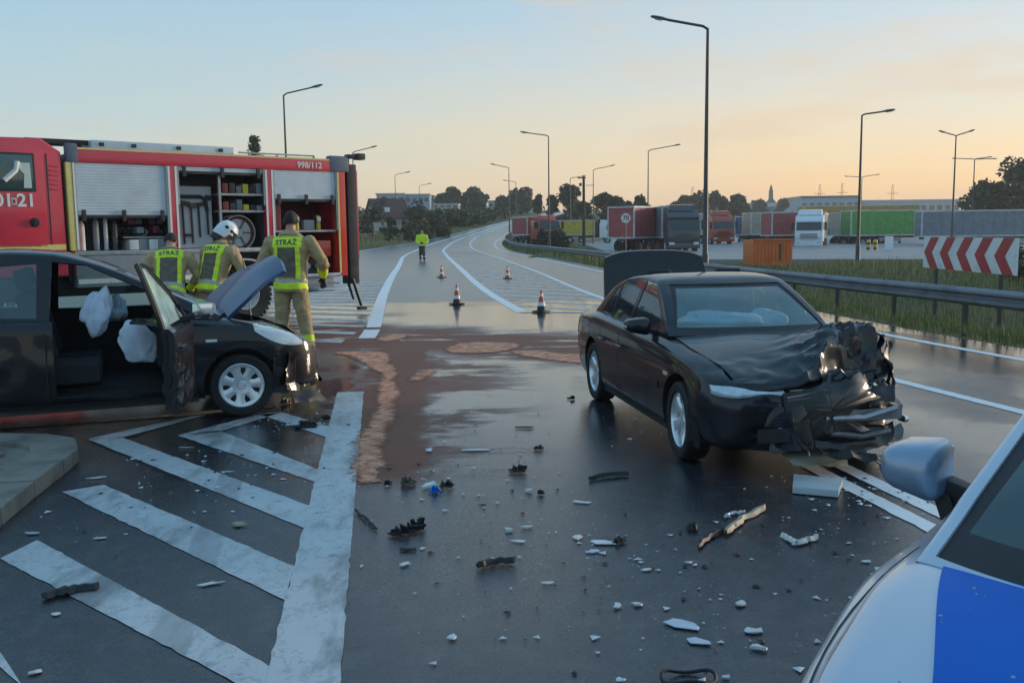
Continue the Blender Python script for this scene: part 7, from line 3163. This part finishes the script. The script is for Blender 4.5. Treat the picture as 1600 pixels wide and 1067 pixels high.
BIG = [
    (1066, 976, .26, .10, .012, -28, SHARD_B, 'long pale blue plastic plate in the lower right foreground'),
    (1096, 1005, .13, .075, .012, -30, SHARD_B, 'short pale blue plate just below the long one'),
    (1178, 988, .085, .06, .02, 20, SHARD_W, 'white jagged shard right of the two pale blue plates'),
    (1185, 1015, .07, .05, .03, -10, SHARD_W, 'white shard with a dark edge below the jagged one'),
    (1134, 1060, .06, .035, .015, 15, SHARD_W, 'small white shard at the bottom edge right of the cable loop'),
    (945, 849, .17, .09, .012, -25, SHARD_W, 'white plate shard beside black bits in mid lane'),
    (927, 863, .10, .045, .01, 10, SHARD_B, 'flat bluish shard just below the white plate shard'),
    (968, 849, .10, .06, .05, 40, SHARD_K, 'black lump right of the white plate shard'),
    (901, 842, .07, .06, .02, 70, SHARD_W, 'upright white splinter left of the white plate shard'),
    (965, 949, .08, .05, .025, 80, SHARD_W, 'white pointed shard above the long pale blue plate'),
    (995, 946, .06, .04, .02, 0, SHARD_W, 'small round white shard right of the pointed one'),
    (1156, 946, .06, .05, .02, 30, SHARD_W, 'little white shard right of centre above the jagged shard'),
    (1379, 891, .10, .055, .015, 5, SHARD_W, 'white shard left of the police car mirror foot'),
    (1354, 879, .07, .04, .012, 0, SHARD_W, 'small flat white shard above left of the police car'),
    (808, 738, .15, .11, .07, 10, SHARD_K, 'black block with a pale top in the middle of the junction'),
    (638, 758, .13, .10, .08, 5, mat('brown_bracket', (.10, .075, .05), .7, 0, .3, 10), 'brown block left of the white cracked housing'),
    (698, 761, .12, .09, .06, -10, SHARD_K, 'black block right of the white cracked housing'),
    (606, 757, .07, .07, .04, 0, SHARD_K, 'small dark block just right of the pale sorbent tongue'),
    (632, 834, .24, .10, .07, 35, SHARD_K, 'big black broken bracket right of the broad white line'),
    (652, 826, .12, .09, .09, -20, SHARD_K, 'black clip on the end of the big bracket'),
    (637, 860, .15, .06, .02, 8, SHARD_K, 'flat black piece below the big bracket'),
    (632, 884, .09, .04, .015, 40, SHARD_W, 'white splinter below the flat black piece'),
    (1081, 829, .08, .08, .06, 0, SHARD_K, 'black ball like lump left of the beige trim strip'),
    (745, 704, .28, .05, .012, 4, SHARD_B, 'long pale splinter lying behind the black block'),
    (670, 706, .08, .08, .03, 0, SHARD_W, 'white shard left of the long pale splinter'),
    (842, 702, .10, .08, .04, 0, SHARD_K, 'black lump behind the black block on the wet road'),
    (845, 773, .06, .05, .04, 0, SHARD_K, 'small black cube right of the white cube'),
    (826, 769, .05, .05, .04, 0, SHARD_W, 'small white cube in mid junction'),
    (908, 786, .14, .05, .01, -8, SHARD_W, 'flat white sliver left of the sedan front wheel'),
    (825, 825, .09, .04, .02, 20, SHARD_W, 'thin white shard in the centre of the lane'),
    (811, 847, .10, .035, .01, -15, SHARD_B, 'pale sliver below the thin white shard'),
    (794, 832, .06, .04, .01, 0, SHARD_T, 'beige crumb left of the thin white shard'),
    (1010, 892, .08, .04, .01, 10, SHARD_W, 'flat white crumb above the pointed shard'),
    (856, 912, .07, .035, .01, 0, SHARD_W, 'white crumb right of the black broken strip'),
    (706, 998, .04, .05, .02, 0, SHARD_W, 'single white crumb at the bottom left of the lane'),
    (968, 1064, .06, .03, .012, 0, SHARD_W, 'white crumb at the bottom edge in mid lane'),
    (333, 913, .15, .045, .012, 20, SHARD_W, 'silvery shard between the two nearest chevron bars'),
    (150, 748, .13, .05, .015, 15, SHARD_W, 'white shard near the kerbed island corner'),
    (52, 835, .14, .05, .015, 10, SHARD_B, 'bluish shard beside the top of the nearest chevron bar'),
    (375, 822, .09, .06, .03, 0, SHARD_T, 'brownish crumbled bit between chevron bars'),
    (158, 842, .12, .04, .01, 20, SHARD_W, 'white splinters above the nearest chevron bar'),
    (86, 961, .05, .04, .01, 0, SHARD_W, 'white crumb below the black trim strip'),
    (56, 1052, .06, .045, .015, 10, SHARD_W, 'white crumb in the bottom left corner'),
    (355, 738, .13, .03, .008, 8, SHARD_W, 'white splinter on the second chevron bar from the top'),
    (290, 700, .14, .025, .008, 5, SHARD_W, 'thin white sliver between the upper chevron bars'),
    (478, 668, .26, .16, .07, 10, SHARD_K, 'black torn piece on the road under the hatchback nose'),
    (505, 655, .18, .10, .05, 30, SHARD_K, 'smaller black torn piece beside the hatchback nose'),
    (446, 632, .14, .10, .08, 0, SHARD_T, 'brown grey lump right of the hatchback front wheel'),
    (892, 624, .10, .08, .05, 0, SHARD_K, 'small black lump left of the sedan rear wheel'),
    (820, 669, .16, .06, .02, 0, SHARD_K, 'flat dark piece on the wet road beyond the black block'),
]
for i, (px, py, l_, wd, h, a, m, lab) in enumerate(BIG):
    debris(px, py, l_, wd, h, a, m, lab, seed=200 + i)
# pale number-plate sized slab under the sedan nose
a, b, c, d = at(1238, 772), at(1310, 779), at(1317, 760), at(1240, 752)
mb = MB()
mb.prism([a, b, c, d], (0, 0, .045))
o = mb.build('panel_slab', mat('pale_slab', (.50, .56, .60), .4, 0, .12, 6, coat=.3), None, 30, .006)
o.location.z = .007
tag(o, 'pale flat slab lying on the lane line under the sedan nose', 'debris')
# crushed blue and white housing, two bits
debris(672, 762, .13, .09, .05, 20, SHARD_W, 'white cracked housing between a brown and a black block', seed=401)
debris(679, 770, .10, .07, .06, -30, PBLUE, 'blue broken cap leaning on the white cracked housing', seed=402)
# cable loop at the bottom edge
p = at(1075, 1062)
mb = MB()
mb.tube([(.10 * math.cos(a), .055 * math.sin(a) - .01, .012 + .01 * math.sin(3 * a)) for a in [2 * math.pi * i / 26 for i in range(26)]], .007, 7, closed=True)
o = mb.build('cable_loop', SHARD_K, None, 50)
o.location = (p.x, p.y, .006)
tag(o, 'loop of black cable at the bottom edge of the lane', 'cable')
# countless crumbs of glass and plastic
r7 = random.Random(77)
mbs = {0: MB(), 1: MB()}
CL = [(1.9, 4.8, .8, .9, 150), (.6, 4.4, .7, .8, 140), (.1, 5.2, .7, .9, 110), (-.5, 5.9, .6, .6, 90), (-2.0, 6.5, .8, .7, 170), (-2.3, 5.5, .7, .6, 60), (1.2, 3.6, .7, .6, 60), (.4, 7.6, 1.2, 1.2, 60), (-1.9, 8.0, .4, .4, 90), (2.2, 5.7, .5, .4, 120), (-.2, 3.6, .8, .7, 30)]
for cx, cy, sx, sy, n in CL:
    for _ in range(int(n * 1.1)):
        x, y = r7.gauss(cx, sx * .55), r7.gauss(cy, sy * .55)
        s = r7.choice((.003, .004, .004, .005, .006, .008, .012, .019)) * r7.uniform(.8, 1.4)
        dark = 1 if r7.random() < .38 else 0
        a = r7.uniform(0, 6.28)
        P = [(x + s * math.cos(a + k * 2.1) * r7.uniform(.6, 1.6), y + s * math.sin(a + k * 2.1) * r7.uniform(.6, 1.6), .0065) for k in range(3)]
        mbs[dark].add(P + [(x, y, .0065 + min(.007, s * r7.uniform(.2, .6)))], [(0, 1, 3), (1, 2, 3), (2, 0, 3)])
kind(tag(mbs[0].build('white_crumbs', SHARD_W, None, 0), 'countless white crumbs of lamp glass over the junction', 'debris'), 'stuff')
kind(tag(mbs[1].build('black_crumbs', SHARD_K, None, 0), 'countless black plastic crumbs over the junction', 'debris'), 'stuff')
